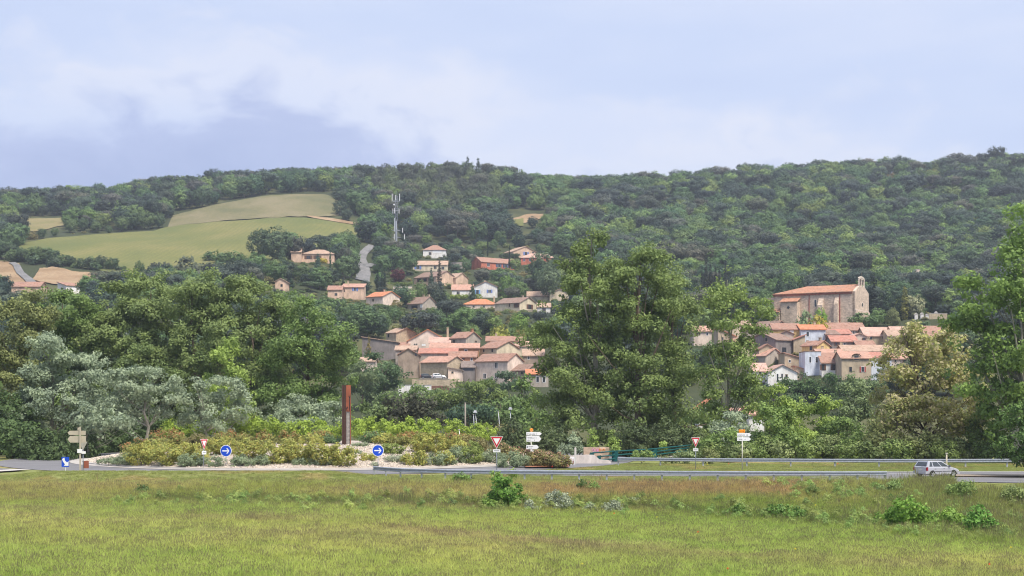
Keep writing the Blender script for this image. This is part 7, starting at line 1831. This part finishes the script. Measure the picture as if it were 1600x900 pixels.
def forest():
    cand = []
    for (D0, D1, sp) in ((395, 560, 6.2), (560, 760, 7.2), (760, 1200, 9.8)):
        for D in np.arange(D0, D1, sp * .9):
            xs = np.arange(-.62 * D, .62 * D, sp); xs = xs + rngT.uniform(-.5, .5, len(xs)) * sp * .8; ds = D + rngT.uniform(-.45, .45, len(xs)) * sp
            cand.append(np.stack([xs, ds], 1))
    P = np.concatenate(cand); x, y = P[:, 0], P[:, 1]; z = TZ(x, y); px = 800 + F * x / y; Yg = HZ - (z - CH) / y * F
    ok = (px > -520) & (px < 2120)
    for poly in NOTREE: ok &= ~inpoly(px, Yg, poly)
    # the village itself: few trees between the roofs; orchards and gardens among the hillside houses
    vill = inpoly(px, Yg, [(535, 625), (560, 530), (600, 520), (840, 535), (1170, 520), (1210, 508), (1380, 505), (1490, 515), (1490, 625)])
    ok &= ~(vill & (rngT.random(len(x)) > .12))
    x, y, z, px, Yg = (a[ok] for a in (x, y, z, px, Yg))
    n = len(x); m1 = fbm(x, y, 60, 61); m2 = fbm(x, y, 22, 71); rr = rngT.random(n)
    kind = np.where((m2 > .60) & (rr < .6) | (rr < .09), 1, 0)                       # 1 = pine
    gard = inpoly(px, Yg, [(400, 470), (560, 440), (580, 380), (870, 380), (900, 500), (860, 545), (560, 530)]) | (inpoly(px, Yg, [(1180, 500), (1500, 495), (1500, 475), (1180, 470)]))
    heath = inpoly(px, Yg, [(1330, 262), (1400, 250), (1500, 250), (1540, 262), (1500, 285), (1380, 290)])
    grayish = inpoly(px, Yg, [(560, 285), (650, 270), (760, 280), (790, 330), (700, 345), (620, 330)])
    kind = np.where(heath & (rr > .25) | gard & (rr > .72) | (rr > .94), 2, kind)
    out = {0: [], 1: [], 2: []}
    order = np.argsort(y); lim = {'oak': 185, 'pine': 90, 'scrub': 110}; used = dict(oak=0, pine=0, scrub=0)
    for i in order:
        kd = ('oak', 'pine', 'scrub')[kind[i]]
        s = rngT.uniform(.62, 1.4) * (.85 if gard[i] else 1.1 if y[i] < 620 else 1.36) * (1.25 if kd == 'scrub' else 1.0); k = y[i] / F
        wf = rngT.uniform(.9, 1.25)
        if grayish[i] and kd != 'scrub': s *= 1.0; wf *= .75
        top = HZ - (z[i] + s * HGT[kd] - CH) / k; hw = WID[kd] * s * wf / k
        hit = (CLR[:, 4] > y[i] - 4) & (CLR[:, 0] < px[i] + hw * .8) & (CLR[:, 1] > px[i] - hw * .8) & (CLR[:, 2] < Yg[i]) & (CLR[:, 3] - .3 * (CLR[:, 3] - CLR[:, 2]) > top)
        if hit.any():
            kd = 'scrub'; s = rngT.uniform(.35, .7); wf = 1.5; top = HZ - (z[i] + s * HGT[kd] - CH) / k; hw = WID[kd] * s * wf / k
        # house footprints
        pad = False
        for (cx, cy, r_, pz) in PADS:
            if (cx - x[i]) ** 2 + (cy - y[i]) ** 2 < (r_ * .8 + 1.0) ** 2: pad = True; break
        if pad: continue
        pi = PAL[kd]; q = float(np.clip(m1[i] * .5 + .2 + (rngT.random() - .5) * 1.05, 0, .999)) ** 1.15; ti = int(q * len(pi))
        tint = np.array(pi[ti]) * rngT.uniform(.85, 1.18) * np.array([rngT.uniform(.92, 1.1), 1, rngT.uniform(.9, 1.15)])
        if grayish[i]: tint = tint * .5 + np.array([.075, .07, .055]) * .5
        if heath[i] and kd == 'scrub': tint = np.array([.17, .12, .06]) * rngT.uniform(.7, 1.2)
        rz = rngT.uniform(0, 6.28)
        vis = occ_ellipse(px[i], (top + Yg[i]) / 2 - (Yg[i] - top) * .08, hw * .85, (Yg[i] - top) * .42)
        if vis > .3 and used[kd] < lim[kd] and 0 < px[i] < 1600 and 3 < hw * (1 if kd != 'scrub' else 2):
            used[kd] += 1
            zone = ('among the gardens of the hillside houses' if gard[i] and px[i] < 1000 else 'on the slope above the church' if px[i] > 1180 else 'on the wooded slope behind the tall poplars' if px[i] > 880 else 'below the green field' if px[i] < 460 else 'on the hill around the telecom mast')
            wd = WORDS[kd][ti]; nm = {'oak': 'round-crowned oak', 'pine': 'flat-crowned pine', 'scrub': 'low bush'}[kd]
            lab = place_label(f'{wd} {nm}', px[i], (top + Yg[i]) / 2)
            plant(kd, int(rngT.integers(0, 99)), x[i], y[i], z[i], s, wf, tint, lab or f'{wd} {nm} {zone}', f'{wd} {nm}s {zone}', rz)
        else: out[kind[i] if kd != 'scrub' else 2].append((x[i], y[i], z[i] - .2, s, wf, rz, *tint))
    for kk, nm in ((0, 'oak_wood'), (1, 'pine_wood'), (2, 'scrub_wood')):
        a = np.array(out[kk]); kd = ('oak', 'pine', 'scrub')[kk]
        pr = []
        for c, t in PR[kd]: pr.append(c)
        scl = np.stack([a[:, 3] * a[:, 4], a[:, 3] * a[:, 4], a[:, 3]], 1); rot = np.zeros((len(a), 3)); rot[:, 2] = a[:, 5]
        gn_scatter(nm, pr, a[:, :3], scl, rot, rngT.integers(0, len(pr), len(a)), a[:, 6:9])
        print('wood', nm, len(a))
    print('individual', used, COUNT)



def riverside_wood():
    """the belt of trees along the river, carried on past both edges of the view"""
    rng = np.random.default_rng(31); n = 900; D = rng.uniform(143, 400, n); px = np.where(rng.random(n) < .5, rng.uniform(1690, 2300, n), rng.uniform(-700, -90, n)); x = (px - 800) / F * D
    k = (rng.random(n) < .75) & ~((px < 0) & (D < 150)); x, D = x[k], D[k]; n = len(x); s = rng.uniform(1.1, 2.3, n); rot = np.zeros((n, 3)); rot[:, 2] = rng.uniform(0, 6.28, n)
    tint = np.array([POP, GRN, OLV, LIME])[rng.integers(0, 4, n)] * rng.uniform(.8, 1.1, n)[:, None]
    gn_scatter('riverside_wood', [c for c, t in PR['oak']], np.stack([x, D, TZ(x, D) - .4], 1), np.stack([s, s, s * 1.15], 1), rot, rng.integers(0, 6, n), tint)


forest()
riverside_wood()

# ------------------------------------------------------------------ meadow grass
def tuft(seed, n, spread, w, lean, head=False):
    rng = np.random.default_rng(seed); v, f, vv, ff = [], [], [], []
    for i in range(n):
        a = rng.uniform(0, 6.28); r = spread * math.sqrt(rng.random()); b = Vector((r * math.cos(a), r * math.sin(a), -.05)); h = rng.uniform(.55, 1.1)
        dr = Vector((rng.normal(), rng.normal(), 0)) * lean; t = rng.uniform(0, 6.28); sd = Vector((math.cos(t), math.sin(t), 0)) * w * rng.uniform(.7, 1.3)
        m = b + dr * .35 * h + Vector((0, 0, h * .55)); tp = b + dr * h + Vector((0, 0, h * (1 - lean * .3))); k = len(v)
        v += [b - sd, b + sd, m + sd * .8, m - sd * .8, tp]; f += [(k, k + 1, k + 2, k + 3), (k + 3, k + 2, k + 4)]; q = rng.random(); vv += [q, q]; ff += [0, 0]
        if head:
            k = len(v); hd = sd * 1.6; v += [tp - hd, tp + Vector((0, 0, -.12)), tp + hd, tp + dr * .1 + Vector((0, 0, .16))]; f.append((k, k + 1, k + 2, k + 3)); vv.append(q); ff.append(1)
    me = bpy.data.meshes.new('tuft'); me.from_pydata([tuple(p) for p in v], [], f); me.update()
    me.attributes.new('v', 'FLOAT', 'FACE').data.foreach_set('value', np.array(vv, np.float32)); me.attributes.new('f', 'FLOAT', 'FACE').data.foreach_set('value', np.array(ff, np.float32))
    me.materials.append(leaf_mat('grass_blade', .5, .6, .24, (1.55, 1.62, 1.38))); return me


def on_road(x, y):
    r = np.hypot(x - IC[0], y - IC[1]); b = (r < IR + 8.8)
    b |= (x > 4) & (np.abs(y - np.interp(x, [4, 16, 28, 40, 60], [117.4, 116.6, 116.8, 117.5, 117])) < 4.0)
    b |= (x > 28) & (np.abs(y - np.interp(x, [24, 30, 36, 44, 60], [113.5, 110.5, 108, 106.5, 106])) < 4.0) | (x > 35) & (y > 103) & (y < 119)
    b |= (x < -44) & (np.abs(y - np.interp(-x, [46, 52, 62, 90], [126, 117, 112.5, 110])) < 5.6) | (x < -42) & (y > 110)
    return b


def grass():
    rng = np.random.default_rng(9); n = 190000
    D = np.sqrt(rng.uniform(50 ** 2, 137 ** 2, n)); px = rng.uniform(-450, 2150, n); x = (px - 800) / F * D; y = D
    keep = (rng.random(n) < np.where(y > 104, .9, 1.0)) & ~on_road(x, y) & ((y < 109.5) | (x > -3) | ((y < 115.2) & (x > -44)))
    x, y, px = x[keep], y[keep], px[keep]; n = len(x)
    tint = meadow_tint(x, y) * rng.uniform(.82, 1.22, n)[:, None] * np.array([1.0, 1.0, .95])
    Y = HZ + F * (CH - tz_base(x, y)) / y
    edge = np.interp(px, [0, 300, 700, 1000, 1300, 1600], [790, 797, 802, 806, 830, 858])
    hgt = np.where(Y > edge, .38, .44) * rng.uniform(.7, 1.35, n)
    hgt = np.where(y > 103.6, .11 * rng.uniform(.6, 1.5, n), hgt)
    hgt *= 1 + .5 * sstep(1250, 1450, px) * (Y < edge)
    hgt = np.where((px > 1490) & (px < 1700) & (y > 97.5), .10, hgt); hgt = np.where((px > 1520) & (px < 1700) & (y > 99.5), .06, hgt)
    hgt *= .75 + .5 * fbm(x, y, 3, 91)
    tall = (rng.random(n) < .05) & (y < 105); hgt = np.where(tall, hgt * 1.7, hgt)
    z = TZ(x, y)
    scl = np.stack([np.full(n, .62), np.full(n, .62), hgt], 1); scl[:, :2] *= rng.uniform(.8, 1.3, n)[:, None]
    rot = np.zeros((n, 3)); rot[:, 2] = rng.uniform(0, 6.28, n)
    protos = [tuft(1, 18, .42, .016, .3), tuft(2, 18, .42, .014, .42), tuft(3, 20, .42, .014, .3, True), tuft(4, 14, .4, .02, .5)]
    idx = rng.choice(4, n, p=[.36, .28, .18, .18])
    gn_scatter('meadow_grass', protos, np.stack([x, y, z], 1), scl, rot, idx, tint, np.clip(tint * .5 + np.array([.26, .21, .13]) * .5, 0, 1))
    # taller weeds along the foot of the bank
    m = 3200; D = rng.uniform(78, 104, m); px = rng.uniform(180, 1650, m); x = (px - 800) / F * D; z = TZ(x, D); Y = HZ + F * (CH - z) / D
    edge = np.interp(px, [0, 300, 700, 1000, 1300, 1600], [790, 797, 802, 806, 830, 858]); off = edge - Y
    dens = np.exp(-((off - 12) / 9.0) ** 2) * (.35 + .65 * sstep(.42, .6, fbm(x, D, 5, 31))) + .6 * sstep(1080, 1350, px) * ((off > 0) & (off < 70))
    k = rng.random(m) < np.clip(dens, 0, 1); x, D, z, px = x[k], D[k], z[k], px[k]; n = len(x)
    wl = [leaf_mesh('weed', np.random.default_rng(40 + i), [(0, 0, .45, .45, .45, .45), (.2, .1, .75, .25, .25, .35)], .18, .085, .7) for i in range(3)]
    s = rng.uniform(.3, .75, n); rot = np.zeros((n, 3)); rot[:, 2] = rng.uniform(0, 6.28, n)
    base = np.array([.185, .20, .075]) * rng.uniform(.7, 1.35, n)[:, None]; base[:, 0] *= rng.uniform(.8, 1.08, n)
    gn_scatter('tall_weeds', wl, np.stack([x, D, z - .1], 1), np.stack([s * 1.1, s * 1.1, s], 1), rot, rng.integers(0, 3, n), base)
    # poppies and yellow flowers
    m = 22; D = rng.uniform(60, 132, m); px = np.where(rng.random(m) < .6, rng.normal(1120, 140, m), rng.uniform(0, 1600, m)); x = (px - 800) / F * D; ok = ~on_road(x, D) & ((D < 109) | (x > 0)); x, D = x[ok], D[ok]; n = len(x)
    fm = leaf_mesh('poppy', np.random.default_rng(5), [(0, 0, .40, .035, .035, .03)], .03, .04, .8)
    col_ = np.where((rng.random(n) < .6)[:, None], np.array([.55, .03, .02]), np.array([.55, .42, .03]))
    gn_scatter('wild_flowers', [fm], np.stack([x, D, TZ(x, D)], 1), np.ones((n, 3)), np.zeros((n, 3)), np.zeros(n, int), col_)


grass()

# ------------------------------------------------------------------ air
def haze(dens):
    b = MB(); b.box(-1250, 1250, -12, 1500, -6, 235); m = bpy.data.materials.new('haze'); m.use_nodes = True; t = m.node_tree; t.nodes.clear()
    v = t.nodes.new('ShaderNodeVolumePrincipled'); v.inputs['Color'].default_value = (0.80, 0.86, 1.0, 1); v.inputs['Density'].default_value = dens; v.inputs['Anisotropy'].default_value = 0.2
    o = t.nodes.new('ShaderNodeOutputMaterial'); t.links.new(v.outputs[0], o.inputs['Volume'])
    h = b.build('haze', m); h['kind'] = 'stuff'


haze(0.00016)
